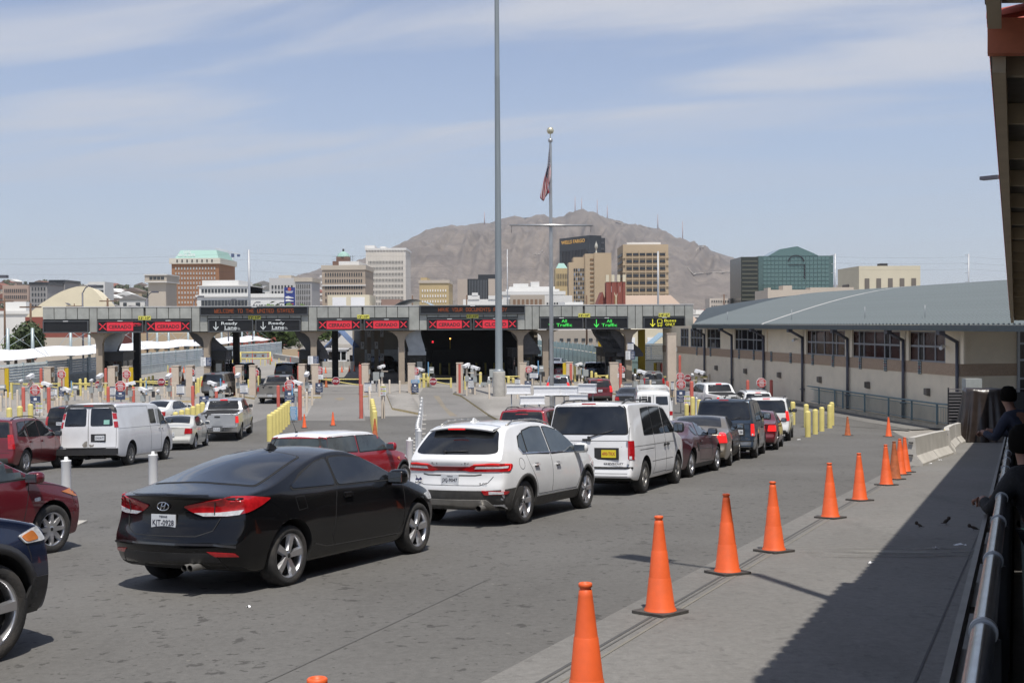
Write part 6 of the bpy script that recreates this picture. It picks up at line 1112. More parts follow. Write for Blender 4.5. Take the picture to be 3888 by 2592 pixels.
for a in [('A', 338, 1095, 1440, 'upper left above the far left STOP sign'), ('A', 235, 1135, 1420, 'small, left of the far left STOP sign', False), ('A', 505, 1180, 1440, 'pointing right beside the nearest red bollard', True, 1.1), ('A', 725, 1240, 1420, 'left of the middle ticket stand', True, .9), ('A', 1090, 1090, 1400, 'above the second left STOP sign'), ('A', 995, 1130, 1380, 'small, left of the second STOP sign', False), ('A', 1415, 1175, 1400, 'above the cargo van roof on the right', True, -.9), ('A', 1552, 1240, 1440, 'above the white sedan roof', True, .9), ('A', 1835, 1090, 1400, 'between the third gate and a red bollard'), ('A', 1715, 1245, 1420, 'small, right of the white sedan roof', False), ('B', 585, 1080, 1330, 'above the dusty grey SUV on the right'), ('B', 300, 1170, 1400, 'over the dusty grey SUV tailgate', True, .9), ('B', 395, 1225, 1420, 'above the silver pickup roof', True, -.9), ('B', 1330, 1070, 1350, 'left of the closed lane notices'), ('B', 1225, 1165, 1420, 'right of the beige grey pickup', True, .9), ('B', 2140, 985, 1180, 'left of the canopy column beside the dark hall', True, -.6), ('C', 1062, 975, 1305, 'on the grey lamp post left of the tall pole', True, -.5), ('C', 1150, 1000, 1290, 'with control box left of the tall pole', True, .8), ('C', 1300, 1102, 1200, 'small, left of the tall pole base', False), ('C', 560, 1015, 1180, 'right of the centre STOP HERE sign', True, .8), ('C', 1790, 990, 1170, 'over the yellow framed rules sign', True, .8), ('D', 425, 960, 1150, 'left of the navy SUV', True, -.8), ('D', 1100, 1045, 1300, 'over the grey SUV pointing right', True, .8), ('D', 1030, 1075, 1300, 'small, left of the grey SUV', False), ('D', 1725, 1045, 1330, 'large, above the white pickup', True, .8), ('D', 1650, 1070, 1330, 'small, right of the STOP gate sign', False)]: camera(*a)
def stand(z, x, y0, y1, ybot, lab):
    p = g(z, x, ybot); a, b = at(z, x, y0, p.y), at(z, x, y1, p.y); t = thing('card_reader', 'grey card reader stand ' + lab, 'card reader', p, .3, 'card reader stands'); h0, h1 = b.z - p.z, a.z - p.z
    MB().box((0, 0, h0 / 2), (.12, .12, h0)).build('post', STEEL, t); MB().box((.05, 0, (h0 + h1) / 2), (.42, .25, (h1 - h0) * .5)).build('reader_box', EQG, t); MB().box((-.22, 0, (h0 + h1) / 2 + .1), (.07, .1, (h1 - h0) * 1.15)).build('blue_post', SBLUE, t); MB().box((.25, -.15, h0 + .05), (.22, .03, .42)).build('black_panel', DARK, t); MB().box((.05, -.14, (h0 + h1) / 2 + .05), (.3, .03, .15)).build('reader_screen', SWH, t)
for a in [('A', 810, 1150, 1260, 1345, 'between the left card sign and the yellow pair'), ('A', 1620, 1150, 1280, 1400, 'above the white sedan roof'), ('B', 430, 1125, 1240, 1400, 'right of the dusty grey SUV'), ('A', 20, 1140, 1260, 1420, 'at the left edge'), ('C', 672, 945, 1080, 1200, 'right of the yellow pair in the centre'), ('C', 1860, 930, 1060, 1180, 'left of the silver SUV'), ('D', 1240, 1080, 1180, 1240, 'behind the camper van'), ('B', 1205, 1180, 1290, 1430, 'right of the STOP HERE sign by AVISO'), ('D', 1928, 1070, 1140, 1180, 'right of the tall yellow portal'), ('D', 490, 1010, 1080, 1150, 'grey box by the navy SUV')]: stand(*a)
for i, (z, x, y0, yb, lab) in enumerate([('B', 2080, 1030, 1250, 'left of the centre plaza'), ('C', 1135, 1000, 1200, 'with dome camera left of the tall pole'), ('C', 1340, 1000, 1210, 'just left of the tall pole'), ('C', 1243, 1145, 1210, 'low box on the ground left of the tall pole'), ('D', 495, 1010, 1150, 'left of the right bay gate')]):
    p = g(z, x, yb); h = at(z, x, y0, p.y).z - p.z; t = thing('control_cabinet', 'grey electrical cabinet on a post ' + lab, 'control cabinet', p, 0, 'grey control cabinets'); MB().box((0, 0, h * .4), (.12, .12, h * .8)).build('post', STEEL, t); MB().box((0, -.1, h * .78), (.5, .28, min(.7, h * .5))).build('cabinet', EQG, t); MB().box((-.3, -.1, h * .5), (.18, .22, .22)).build('small_camera', CWH, t)
p = g('C', 1065, 1305); t = thing('lamp_post', 'slim grey post with square lamp head left of the tall pole', 'lamp post', p); h = at('C', 1065, 990, p.y).z - p.z; MB().cyl((0, 0, 0), (0, 0, h), .06, n=10).build('post', STEELG, t); MB().box((0, -.05, h + .1), (.35, .4, .2)).build('lamp_head', CWH, t)
p = g('C', 1412, 1312); tp = thing('light_mast', 'very tall grey steel mast on a round concrete base', 'mast', p); MB().lathe([(.47, 0), (.46, 1.9), (.44, 1.98), (0, 1.98)], 28).build('concrete_base', CON, tp)
MB().lathe([(.42, 1.98), (.42, 2.04), (.30, 2.05), (.29, 2.2), (.272, 2.25), (.25, 8), (.251, 8.02), (.222, 15), (.19, 23.9), (.196, 24), (.186, 24.1), (.12, 42)], 24).build('pole', STEELG, tp); MB().lathe([(.34, 2.04), (.34, 2.12), (.27, 2.14)], 12).build('base_flange', STEEL, tp)
fy = 71.0; fb = at('C', 1982, 1430, fy); fb.z = 0; ft = at('S', 1533, 360, fy); H = ft.z; fp = thing('flagpole', 'silver flagpole with gold ball and nautical cross arm', 'flagpole', fb)
m = MB().lathe([(.135, 0), (.13, 4), (.115, 9), (.085, H - .3), (.06, H)], 20)
for k in range(26): m.lathe([(.138 - .0025 * k, .8 + k * .42), (.14 - .0025 * k, .81 + k * .42), (.138 - .0025 * k, .82 + k * .42)], 16)
m.build('pole', ALU, fp); zc = at('S', 1545, 1193, fy).z; arm0, arm1 = at('S', 1135, 1189, fy), at('S', 1960, 1196, fy)
MB().cyl((arm0.x - fb.x, -.16, zc + .03), (0, -.16, zc), .05, .085, n=12).cyl((0, -.16, zc), (arm1.x - fb.x, -.16, zc - .03), .085, .05, n=12).build('cross_arm', ALU, fp)
m = MB(); [m.cyl((x, -.16, zc - .45), (x, -.16, zc), .012, n=5) for x in (arm0.x - fb.x + .12, arm1.x - fb.x - .12)]; m.build('halyard_hook', DARK, fp)
MB().lathe([(.02, H + .45), (.16, H + .5), (.225, H + .66), (.16, H + .83), (0.001, H + .89)], 20).lathe([(.03, H), (.03, H + .5)], 8).lathe([(.12, H - .03), (.15, H + .06), (.12, H + .16), (.03, H + .2)], 14, mi=1).build('ball_finial', [M('gold_ball', (.62, .58, .42), .3, .6), ALU], fp)
FLR, FLW, FLB = M('flag_red', (.34, .018, .035), .8), M('flag_white', (.62, .60, .60), .8), M('flag_blue', (.018, .026, .085), .8); fl = MB(); tz, bz = at('S', 1525, 425, fy).z, at('S', 1455, 955, fy).z; NU, NV = 26, 40; hoist = 3.0; 
o3 = Vector((fb.x - .02, fy - .16, tz)); q4 = [at('S', *p_, fy) - o3 for p_ in ((1529, 425), (1545, 690), (1448, 925), (1524, 872))]
def fpt(u, v):
    a_, b_ = q4[0].lerp(q4[1], v), q4[2].lerp(q4[3], v ** 1.5); p = a_.lerp(b_, u); w_ = min(1, u * 3); return Vector((p.x + .06 * math.sin(v * 8 + u * 5) * w_, .16 * math.sin(v * 13 + u * 4) * w_, p.z - .25 * math.sin(math.pi * v) * u))
P_ = [[fpt(i / NU, j / NV) for j in range(NV + 1)] for i in range(NU + 1)]; sc_ = 1
for i in range(NU):
    for j in range(NV):
        st = int((j + .5) / NV * 13); mi = 0 if st % 2 == 0 else 1
        if i < NU * .42 and st < 7: mi = 2
        q = [Vector((p.x, p.y, p.z * sc_)) for p in (P_[i][j], P_[i + 1][j], P_[i + 1][j + 1], P_[i][j + 1])]; fl.add(q, [(0, 1, 2, 3)], mi, True)
        if mi == 2 and i % 2 == 1 and j % 3 == 1: c_ = (q[0] + q[2]) / 2; fl.box(c_ + Vector((0, -.02, 0)), (.035, .05, .045), mi=1)
fo = fl.build('flag', [FLR, FLW, FLB], None, (fb.x - .02, fy - .16, tz), None, label='American flag hanging limp on the silver flagpole', category='flag'); sm = fo.modifiers.new('s', 'SOLIDIFY'); sm.thickness = .012
WB = M('white_box_board', (.82, .82, .83), .5, var=.04); 
for i, (z0, x0, z1, x1, y0, y1, dz, yaw) in enumerate([('C', 1490, 'C', 1757, 1172, 1268, 62, -.06), ('C', 1780, 'C', 2072, 1186, 1284, 61, .02), ('D', 217, 'D', 415, 1184, 1284, 61, -.30), ('D', 415, 'D', 612, 1160, 1258, 63, -.34), ('C', 1632, 'C', 1905, 1288, 1380, 59.5, .12), ('D', 318, 'D', 520, 1272, 1342, 60, -.2)]):
    a, b = at(z0, x0, y0, dz), at(z1, x1, y1, dz); w, h = b.x - a.x, a.z - b.z; c_ = (a + b) / 2; t = thing('blank_sign_board', 'blank white box sign board ' + ['at the far left near the tall pole base', 'long one directly left of the flagpole foot', 'angled one right of the flagpole', 'raised one at the right end over the red minivan', 'lower one at the left on thin legs', 'lower one at the right'][i], 'sign board', c_, yaw, 'blank white boards around the flagpole')
    MB().box((0, 0, 0), (w * .96, .30, h * .80)).build('box', WB, t); MB().box((0, -.01, h * .45), (w, .36, h * .1)).box((0, -.01, -h * .45), (w, .36, h * .1)).build('rim', SWH, t)
    for s_ in (-.3, .3): MB().cyl((w * s_, .05, -c_.z + gz(c_.x, c_.y)), (w * s_, .05, -h * .5), .03, n=8).build('leg', STEEL, t)
def cone_mesh(h, mats):
    k = h / .91; m = MB(); m.prism(rnd([(-.195 * k, -.195 * k), (.195 * k, -.195 * k), (.195 * k, .195 * k), (-.195 * k, .195 * k)], .03), 0, .035, 'Z', mi=1)
    base = m.mesh('base', [mats[0], mats[1]]); prof = [(.155, .03), (.148, .05), (.136, .07), (.1045, .33), (.102, .335), (.1005, .34), (.075, .58), (.0725, .585), (.071, .59), (.044, .83), (.040, .865), (.034, .87), (.034, .88), (.042, .885), (.042, .905), (.036, .91), (.028, .91), (.026, .85)]
    return MB().lathe([(r * k, z * k) for r, z in prof], 32).mesh('traffic_cone', mats[0]), base
CA, CB_ = cone_mesh(.91, [ORG, CBASE]), cone_mesh(.91, [ORGD, CBASE]); CS = cone_mesh(.75, [ORG, CBASE])
def cone(p, lab, k=CA, rz=.3, grp='orange traffic cones'):
    o = ob('traffic_cone', k[0], None, p, None, label=lab, category='traffic cone', group=grp); n = gnorm(p.x, p.y); o.rotation_euler = (Matrix.Rotation(rz, 3, 'Z')).to_euler() if p.y > 55 else (n.to_track_quat('Z', 'Y').to_matrix() @ Matrix.Rotation(rz, 3, 'Z')).to_euler(); ob('base', k[1], o); return o
cl = ['orange traffic cone, top only at the bottom edge', 'tall orange traffic cone cut by the bottom edge', 'orange traffic cone second from the bottom edge of the line', 'orange traffic cone third up the line where the lamp shadow ends', 'orange traffic cone fourth up the line by the pale dust', 'orange traffic cone fifth up the line on the dusty patch', 'orange traffic cone sixth up the line', 'orange traffic cone leftmost of the four before the concrete barrier', 'faded brown stained cone among the four before the barrier', 'orange traffic cone second from the concrete barrier', 'orange traffic cone touching the concrete barrier end', 'stained orange cone alone on the bend near the yellow bollards', 'bright orange cone alone on the bend before the railing']
cp = [None, None, ('N', 688, 1172), ('N', 1072, 945), ('N', 1337, 820), ('N', 1660, 628), ('N', 1828, 528), ('N', 1980, 440), ('N', 2028, 407), ('N', 2060, 380), ('N', 2088, 366), ('N', 1759, 156), ('N', 1993, 162)]
for i, q in enumerate(cp):
    if i == 0:
        yy = 1.118 * 4381 / (1555 * 1.653 - 1508); p = Vector(((720 * 1.653 - 1944) / 4381 * yy, yy, 0)); p.z = gz(p.x, p.y)
    elif i == 1: yy = 1.09 * 4381 / (1330 * 1.653 - 1508); p = Vector(((1345 * 1.653 - 1944) / 4381 * yy, yy, 0)); p.z = gz(p.x, p.y)
    else: p = g(*q)
    cone(p, cl[i], CB_ if i in (8, 11) else CA, .45 + .12 * (i % 3))
for i, (z, x, y, lab, k) in enumerate([('B', 1530, 1045, 'small orange cone leftmost before the kiosk wall', CS), ('B', 1628, 1040, 'small orange cone second before the kiosk wall', CS), ('B', 1706, 1036, 'small orange cone third before the kiosk wall', CS), ('B', 1785, 1032, 'small orange cone fourth in the shade edge', CS), ('B', 1841, 1026, 'small orange cone fifth in the shade', CS), ('B', 1895, 985, 'small orange cone by the shaded black SUV', CS), ('B', 945, 918, 'small orange cone behind the charcoal SUV', CS), ('B', 1207, 925, 'small orange cone by the leaning post', CS), ('B', 1535, 1198, 'dark stained tall cone behind the closed gate', CB_), ('B', 1590, 995, 'dark stained cone before the kiosk', CB_), ('A', 1990, 1042, 'orange cone by the left fence, near post', CS), ('A', 1980, 1130, 'dark cone left of the third gate', CB_), ('A', 1468, 1135, 'dark cone behind the third gate on the left', CB_)]): cone(g(z, x, y), lab, k, .2 * i)
cone(g('J', 1560, 50) + Vector((0, 2, 0)), 'orange cone in the closed lane seen over the red hatchback', CS); cone(g('J', 1888, 108), 'brown stained cone at the end of the yellow row', CB_); cone(g('J', 1380, 55) + Vector((0, 1, 0)), 'small orange cone left of the hatchback antenna', CS)
p = g('B', 575, 955); r = thing('pipe_barrier', 'yellow pipe barrier with brown star ornaments beyond the ready lanes', 'barrier', p); e = at('B', 930, 955, p.y); w = e.x - p.x; hh = at('B', 575, 822, p.y).z
for z_ in (hh, hh * .5): MB().cyl((0, 0, z_), (w, 0, z_), .09, n=8).build('rail', YEL, r)
for x in (0, w * .1, w): MB().cyl((x, 0, 0), (x, 0, hh + .1), .11, n=8).build('post', YEL, r)
for k in (.3, .54, .78): MB().prism([((.28 if a % 2 == 0 else .12) * math.sin(a * .6283), hh * .75 + (.28 if a % 2 == 0 else .12) * math.cos(a * .6283)) for a in range(10)], -.03, .03, 'Y', T=Matrix.Translation((w * k, 0, 0))).build('star_ornament', M('rust', (.16, .07, .05), .8), r)
DEL = M('delineator_red', (.5, .1, .08), .6)
for i, (z, x, a, b, mm) in enumerate([('B', 460, 808, 940, DEL), ('B', 737, 805, 935, DEL), ('B', 905, 805, 940, DEL), ('B', 1150, 872, 975, DEL), ('B', 1235, 800, 880, DEL), ('A', 1893, 890, 970, DEL), ('A', 2075, 885, 975, DEL), ('A', 1818, 958, 1040, YEL), ('D', 165, 850, 900, DEL), ('D', 290, 860, 940, DEL), ('D', 460, 825, 960, DEL), ('B', 495, 940, 985, YEL), ('B', 522, 880, 950, YEL), ('B', 615, 895, 965, YEL), ('B', 675, 890, 960, YEL), ('B', 705, 880, 960, YEL), ('B', 825, 885, 960, YEL), ('B', 873, 900, 965, YEL), ('B', 935, 895, 950, YEL), ('B', 985, 920, 965, YEL), ('B', 1025, 880, 950, YEL), ('B', 1048, 925, 980, YEL), ('B', 1100, 880, 960, CREAM), ('B', 1260, 870, 930, YEL), ('D', 1860, 1120, 1180, CREAM)]):
    post(z, x, a, b, 'flexible_post', mm, .06, f'thin {"red" if mm is DEL else "yellow"} flexible post far beyond the lanes, {ORD[i % 18]} from the left{" in the right part" if i > 17 else ""}', 'thin flexible posts', cat='flexible post')
k = g('B', 1655, 988); r = thing('kiosk', 'small white glazed kiosk in front of the concrete wall', 'kiosk', k); s_ = 1.9; MB().b2((-.65 * s_, 0, 0), (.65 * s_, 2.2, 1.0)).b2((-.65 * s_, 0, 2.1), (.65 * s_, 2.2, 2.35)).b2((-.8 * s_, -.2, 2.35), (.8 * s_, 2.4, 2.5)).build('wall', SWH, r); MB().b2((-.6 * s_, .03, 1.0), (.6 * s_, .06, 2.1)).build('glass', GLASS, r)
for x in (-.62, -.2, .25, .62): MB().box((x * s_, .04, 1.55), (.12, .12, 1.1)).build('frame_post', SWH, r)
BLU = M('blue_roof', (.15, .22, .38), .6); BLP = M('blue_post', (.16, .24, .4), .6)
def gable(p, w, d, h, rise, lab, mat=BLU):
    r = thing('shelter', lab, 'shelter', p); 
    for sg in (-1, 1): MB().prism([(0, h + rise), (sg * w / 2, h), (sg * w / 2, h - .16), (0, h + rise - .18)], -.1, d, 'Y').build('roof_slope', mat, r)
    for x in (-w / 2 + .15, w / 2 - .15):
        for y in (.1, d - .2): MB().box((x, y, h / 2), (.14, .14, h)).build('post', BLP, r)
a, b = at('B', 1522, 760, 150), at('B', 1852, 760, 150); gable(Vector(((a.x + b.x) / 2, 149, 0)), b.x - a.x, 5, a.z, 2.1, 'blue gabled open shelter roof over the white kiosk')
a, b = at('D', 1015, 745, 150), at('D', 1330, 745, 150); gable(Vector(((a.x + b.x) / 2 + 2, 149, 0)), b.x - a.x, 6, a.z, 1.6, 'pale blue gabled shelter behind the bus bay', M('pale_blue_roof', (.30, .42, .50), .6))
m = MB(); a = at('B', 1490, 985, 143); b = at('B', 1850, 985, 143)
for i in range(3):
    x0 = a.x + (b.x - a.x) * i / 3; MB().prism([(-.3, 0), (.3, 0), (.15, .25), (.09, 1.0), (-.09, 1.0), (-.15, .25)], 0, (b.x - a.x) / 3 - .08, 'Y').build('concrete_barrier', CON, None, (x0, 143, 0), R(-90), label='concrete barrier section below the kiosk, ' + ['left', 'middle', 'right'][i], category='concrete barrier', group='concrete barriers')
WLX = lambda y: 23 - .155 * (y - 58)
def wy(z, x, off=0.0):
    u = (px(z, x, 0)[0] - 1944) / FPX; return (23 + 8.99 - off) / (u + .155)
WD = Vector((-.155, 1, 0)).normalized(); WA = math.atan2(WD.y, WD.x); C0 = Vector((WLX(59.2), 59.2, 0)); LX = lambda y: (y - 59.2) / WD.y   # distance along the wall from the near corner
STU = M('cream_stucco', (.80, .69, .53), .85, var=.06, scale=1.2, bump=.2, bscale=30, dirt=.15, dirtcol=(.3, .26, .2)); BAND = M('tan_brick_band', (.42, .30, .21), .85, var=.15, scale=12, bump=.3)
RMET = M('roof_metal_shaded', (.045, .057, .060), .6, .0, var=.06, scale=.4); RSEAM = M('roof_seam_lit', (.145, .17, .172), .6, .0); EAVE = M('eave_metal', (.085, .105, .11), .5, .2); PIPE = M('downspout_paint', (.10, .10, .12), .5, .1, var=.15); MUL = M('window_mullion', (.30, .31, .33), .45, .4)  # roof base darkened and seams lightened, painting the ribs' light and shade
WGL = M('dark_window_glass', (.020, .018, .020), .10, var=.4, scale=.7, spec=.3); WGR = M('reddish_window_glass', (.050, .022, .020), .10, var=.4, scale=.7, spec=.3); TILE = M('teal_tile', (.05, .09, .10), .5, var=.2); TILR = M('red_tile', (.16, .03, .03), .5)
hb = thing('customs_hall', 'long cream stucco hall with dark windows and curved grey ribbed metal roof', 'building', C0, WA)   # local x along the wall (away), y = into the road side
LW = LX(112)
def wb(x0, x1, z0, z1, y0=-.3, y1=0.0, nm='wall', mt=STU): return MB().b2((x0, y0, z0), (x1, y1, z1)).build(nm, mt, hb)
wb(-.35, LW, 0, 2.75); wb(-.38, LW, 2.75, 3.38, -.3, .03, 'brick_band', BAND)
groups = [('F', [470, 560, 600, 685, 760]), ('F', [55, 120, 155, 235, 308, 348, 425]), ('E', [1238, 1300, 1335, 1408, 1478, 1512, 1585]), ('E', [635, 680, 705, 755, 805, 830, 880]), ('E', [395, 440, 480, 525]), ('E', [275, 300, 325, 350, 375]), ('E', [190, 215, 240, 255])]
edges = [-.35]
for gi, (z, xs) in enumerate(groups):
    ys = sorted(LX(wy(z, x)) for x in xs)
    fr = MB(); t = .05
    for y in ys: fr.b2((y - t, -.12, 3.42), (y + t, -.02, 5.0))
    for zz in (3.42, 4.22, 5.0): fr.b2((ys[0] - t, -.12, zz - t), (ys[-1] + t, -.015, zz + t))
    f = fr.build('window', MUL, hb)
    for a, b in zip(ys[:-1], ys[1:]):
        for z0, z1 in ((3.47, 4.17), (4.27, 4.95)): MB().b2((a + t, -.10, z0), (b - t, -.07, z1)).build('pane', WGR if gi < 3 and (b - a) > .8 else WGL, f)
    wb(edges[-1], ys[0] - t, 3.38, 5.25); edges.append(ys[-1] + t)
wb(edges[-1], LW, 3.38, 5.25); wb(-.35, LW, 5.02, 5.25, -.3, -.005, 'wall_head')
MB().b2((.2, -4, 3.4), (LW, -3.9, 5)).build('inner_wall', WGL, hb)
for z, x in (('F', 440), ('F', 840), ('E', 1215), ('E', 1598), ('E', 885), ('E', 615), ('E', 383)):
    X_ = LX(wy(z, x, .2)); MB().cyl((X_, .14, .1), (X_, .14, 4.55), .09, n=12).cyl((X_, .14, 4.5), (X_ + .1, .95, 4.95), .09, n=10).box((X_ + .1, 1.0, 5.0), (.35, .3, .25)).box((X_, .14, 1.0), (.28, .26, .06)).build('downspout', PIPE, hb); MB().b2((X_ - .55, -.02, 3.39), (X_ - .25, .10, 5.2)).build('pilaster', STU, hb)
for z, x in (('F', 135), ('F', 323), ('F', 578), ('E', 690), ('E', 815), ('E', 965), ('E', 1130), ('E', 1317), ('E', 1490), ('E', 1722), ('E', 330), ('E', 447)):
    if (z, x) in (('E', 1722),): continue
    X_ = LX(wy(z, x)); m = MB().b2((X_ - .16, .031, 2.70), (X_ + .16, .07, 3.42)); m.b2((X_ - .07, .071, 2.98), (X_ + .07, .08, 3.14), 1)
    for k in range(5): m.b2((X_ - .16, .071, 2.76 + k * .14), (X_ - .09, .078, 2.80 + k * .14), 2).b2((X_ + .09, .071, 2.76 + k * .14), (X_ + .16, .078, 2.80 + k * .14), 2)
    m.build('tile_ornament', [TILE, TILR, SWH], hb)
for z, x, y in (('F', 195, 1155), ('F', 640, 1215), ('E', 1380, 1035), ('E', 1037, 988), ('E', 748, 947), ('E', 500, 912), ('E', 1790, 1095)):
    X_ = LX(wy(z, x)); MB().prism([(0, 0), (.22, .08), (.22, .42), (0, .42)], X_ - .16, X_ + .16, 'X').build('wall_vent', M('vent_grey', (.16, .14, .12), .6), hb, (0, 0, 1.55))
ew = MB().b2((-.35, -3.2, 0), (-.05, -.3, 2.75)).b2((-.35, -3.2, 3.38), (-.05, -.3, 5.25)).build('end_wall', STU, hb); MB().b2((-.37, -3.2, 2.75), (-.03, -.3, 3.38)).build('brick_band', BAND, hb)
MB().b2((-.30, -16, 0), (-.2, -3.2, 5.25)).build('curtain_glass', WGL, hb); m = MB()
for y in (-3.2, -8.5, -13.5): m.b2((-.42, y - .07, 0), (-.29, y + .07, 5.25))
for zz in (.6, 1.5, 2.6, 3.55, 4.4): m.b2((-.40, -16, zz - .05), (-.285, -3.2, zz + .05))
m.build('mullion', MUL, hb)
EV = 1.15
def rz_(d, x):
    f = 1.0 if x < LX(98) else 1 - .3 * ((x - LX(98)) / 24) ** 2; return 5.38 + (2.75 * math.sin(min(math.pi, d / 13.5 * math.pi / 2))) * f
X0_, X1_ = -26.0, LX(99)
XE_ = lambda u, v: X0_ + (X1_ + 24 * min(1, v * 2) - X0_) * u
MB().grid(lambda u, v: Vector((XE_(u, v), EV - 20 * v, rz_(20 * v, XE_(u, v)))), 40, 24).build('roof', RMET, hb)
sm_ = MB(); n = 20; vs = []
for i in range(n + 1):
    d = 19.5 * (i / n) ** 1.15; z = rz_(d, 0) - 5.38; vs += [(-.11, EV - d, z), (-.08, EV - d, z + .08), (.08, EV - d, z + .08), (.11, EV - d, z)]
sm_.add(vs, [(4 * i + a, 4 * i + a + 1, 4 * i + a + 5, 4 * i + a + 4) for i in range(n) for a in range(3)] + [(0, 1, 2, 3)], 0, False); sme = sm_.mesh('roof_seam', RSEAM); sml = sme.copy(); sml.materials[0] = M('pale_seam', (.55, .53, .50), .5)
k = 0; x = X0_ + .2
while x < X1_ - .1:
    f = (rz_(13.5, x) - 5.38) / 2.75; o = ob('roof_seam', sml if abs(x - LX(83)) < .2 else sme, hb, (x, 0, 5.385)); o.scale = (1, 1, f) if f != 1 else (1, 1, 1); x += .42
MB().b2((X0_, EV - .02, 5.08), (X1_, EV + .12, 5.37)).build('gutter', EAVE, hb); MB().b2((X0_, -.3, 5.26), (X1_, EV - .03, 5.36)).build('eave_soffit', EAVE, hb)
for i, X_ in enumerate((LX(93), LX(80), LX(69), LX(62))): MB().cyl((X_, .2, rz_(.95, 0) + .05), (X_, .2, rz_(.95, 0) + .75), .015, n=5).build('roof_spike', STEEL, hb)
cm = lambda z, x, y, lab: (lambda X_: MB().cyl((X_ - .3, .45, 0), (X_ + .1, .1, .1), .09, n=10).cyl((X_ + .1, .1, .1), (X_ + .15, -.05, .1), .05, n=8).build('wall_camera', CWH, None, None, label=lab, category='camera'))(0)
for z, x, y, lab in (('F', 765, 825, 'white camera on the hall wall near its corner'), ('E', 1182, 655, 'white camera on the blank wall of the hall')):
    Y_ = wy(z, x, .1); q = at(z, x, y, Y_); o = cm(z, x, y, lab); o.location = q; o.rotation_euler = (0, 0, WA)
sf = thing('slat_fence', 'dark horizontal bar fence beside the covered machine', 'fence', tuple(at('F', 790, 1430, 55).xy) + (gz(19, 55),)); 
for k in range(15): MB().b2((0, 0, .12 + k * .145), (2.0 if k < 14 else 4.2, .05, .165 + k * .145)).build('slat', M('bar_steel', (.22, .21, .22), .5, .4), sf)
for x in (0, 2.0, 4.2): MB().b2((x - .03, .05, 0), (x + .03, .11, 2.25)).build('post', DARK, sf)
MB().b2((.1, .3, 0), (4.2, .4, 2.0)).build('backing', BOOTH, sf)
q = at('F', 960, 1095, 54); MB().box((0, 0, 0), (.75, .5, .55)).cyl((0, .1, -2.2), (0, .1, -.25), .05, n=8).build('utility_box', EQG, None, q, label='grey utility box on a pole above the tarp', category='utility box')
TARP = M('brown_tarp', (.035, .026, .022), .34, var=.3, scale=3, spec=.6, bump=.3, bscale=14); tb = Vector((19.75, 48.3, gz(19.7, 48.3))); rr = random.Random(5)
def tarp(u, v):
    a = 2 * math.pi * u; cx_, cy_ = math.cos(a), math.sin(a); p = 5.0; sq = (abs(cx_) ** p + abs(cy_) ** p) ** (-1 / p); h = 1 - v
    wx = .78 + .30 * v ** 1.4; wyy = .55 + .28 * v ** 1.3; fold = .085 * v * math.sin(11 * a + 2.2 * math.sin(3 * a)) + .04 * v * math.sin(23 * a + 1); z = 2.25 * h ** .9 + .05 * math.sin(5 * a) * (v > .02)
    x, y = cx_ * sq * (wx + fold), cy_ * sq * (wyy + fold)
    if v < .06: k = v / .06; x *= k; y *= k; z = 2.25 - .02 * k
    return Vector((x, y, max(.03, z + .05 * mnoise.noise(Vector((x * 3, y * 3, z * 2))))))
MB().grid(tarp, 110, 34).build('covered_machine', TARP, None, tb, -.2, label='machine wrapped in a crumpled dark brown tarp beside the railing end', category='covered machine')
JP = [(11.2, 32.6), (12.95, 35.7), (14.55, 38.9), (15.95, 42.2), (17.6, 46.2), (19.6, 50.0)]; jl = ['nearest to the cones', 'second from the cones', 'with a yellow painted end', 'second from the tarp', 'leaning against the tarp covered machine']
prof = [(-.30, 0), (-.30, .08), (-.13, .30), (-.085, .81), (.085, .81), (.13, .30), (.30, .08), (.30, 0)]
for i, (a, b) in enumerate(zip(JP[:-1], JP[1:])):
    d = math.hypot(b[0] - a[0], b[1] - a[1]); za, zb_ = gz(*a), gz(*b); jg = (.07, -.06, .09, -.04, .06)[i]; a, b = (a[0] + jg, a[1] - jg * .5), (b[0] - jg * .6, b[1] + jg * .3); o = thing('concrete_barrier', 'pale concrete road barrier section ' + jl[i], 'concrete barrier', (a[0], a[1], za), 0, 'concrete barriers by the railing'); f = Vector((b[0] - a[0], b[1] - a[1], zb_ - za)).normalized(); rt = f.cross(Vector((0, 0, 1))).normalized(); o.matrix_world = Matrix.Translation((a[0], a[1], za)) @ Matrix((rt, f, rt.cross(f))).transposed().to_4x4()
    m = MB(); m.prism(prof, .06, d - .12, 'Y'); m.build('block', M('barrier_concrete', (.50, .475, .43), .85, var=.12, scale=2, bump=.4, dirt=.3, dirtcol=(.3, .28, .24)), o); 
    MB().box((-.02, .02, .66), (.12, .04, .04)).box((-.02, .02, .3), (.12, .04, .04)).build('steel_loop', DARK, o)
    if i == 2: MB().prism([(-.303, .0), (-.303, .083), (-.133, .303), (-.088, .813), (-.05, .813), (-.1, .3), (-.25, .08), (-.25, 0)], .035, .8, 'Y').build('yellow_paint', YELD, o)
RAILM = M('railing_blue_grey', (.20, .28, .30), .5, .3, var=.1, scale=4); rp = [g(*q) for q in [('E', 200, 1000), ('E', 610, 1064), ('E', 960, 1135), ('E', 1240, 1192), ('E', 1500, 1240), ('F', 0, 1292), ('F', 340, 1352), ('F', 700, 1415)]] + [g('F', 838, 1430)]
rl = thing('railing', 'long blue grey steel railing along the bend below the cream hall', 'railing', rp[-1]); kz = .16; out = []
for a, b in zip(rp[:-1], rp[1:]):
    k = max(1, round((b - a).length / 3.0)); out += [a + (b - a) * (i / k) for i in range(k)]
out.append(rp[-1]); o0 = rp[-1]
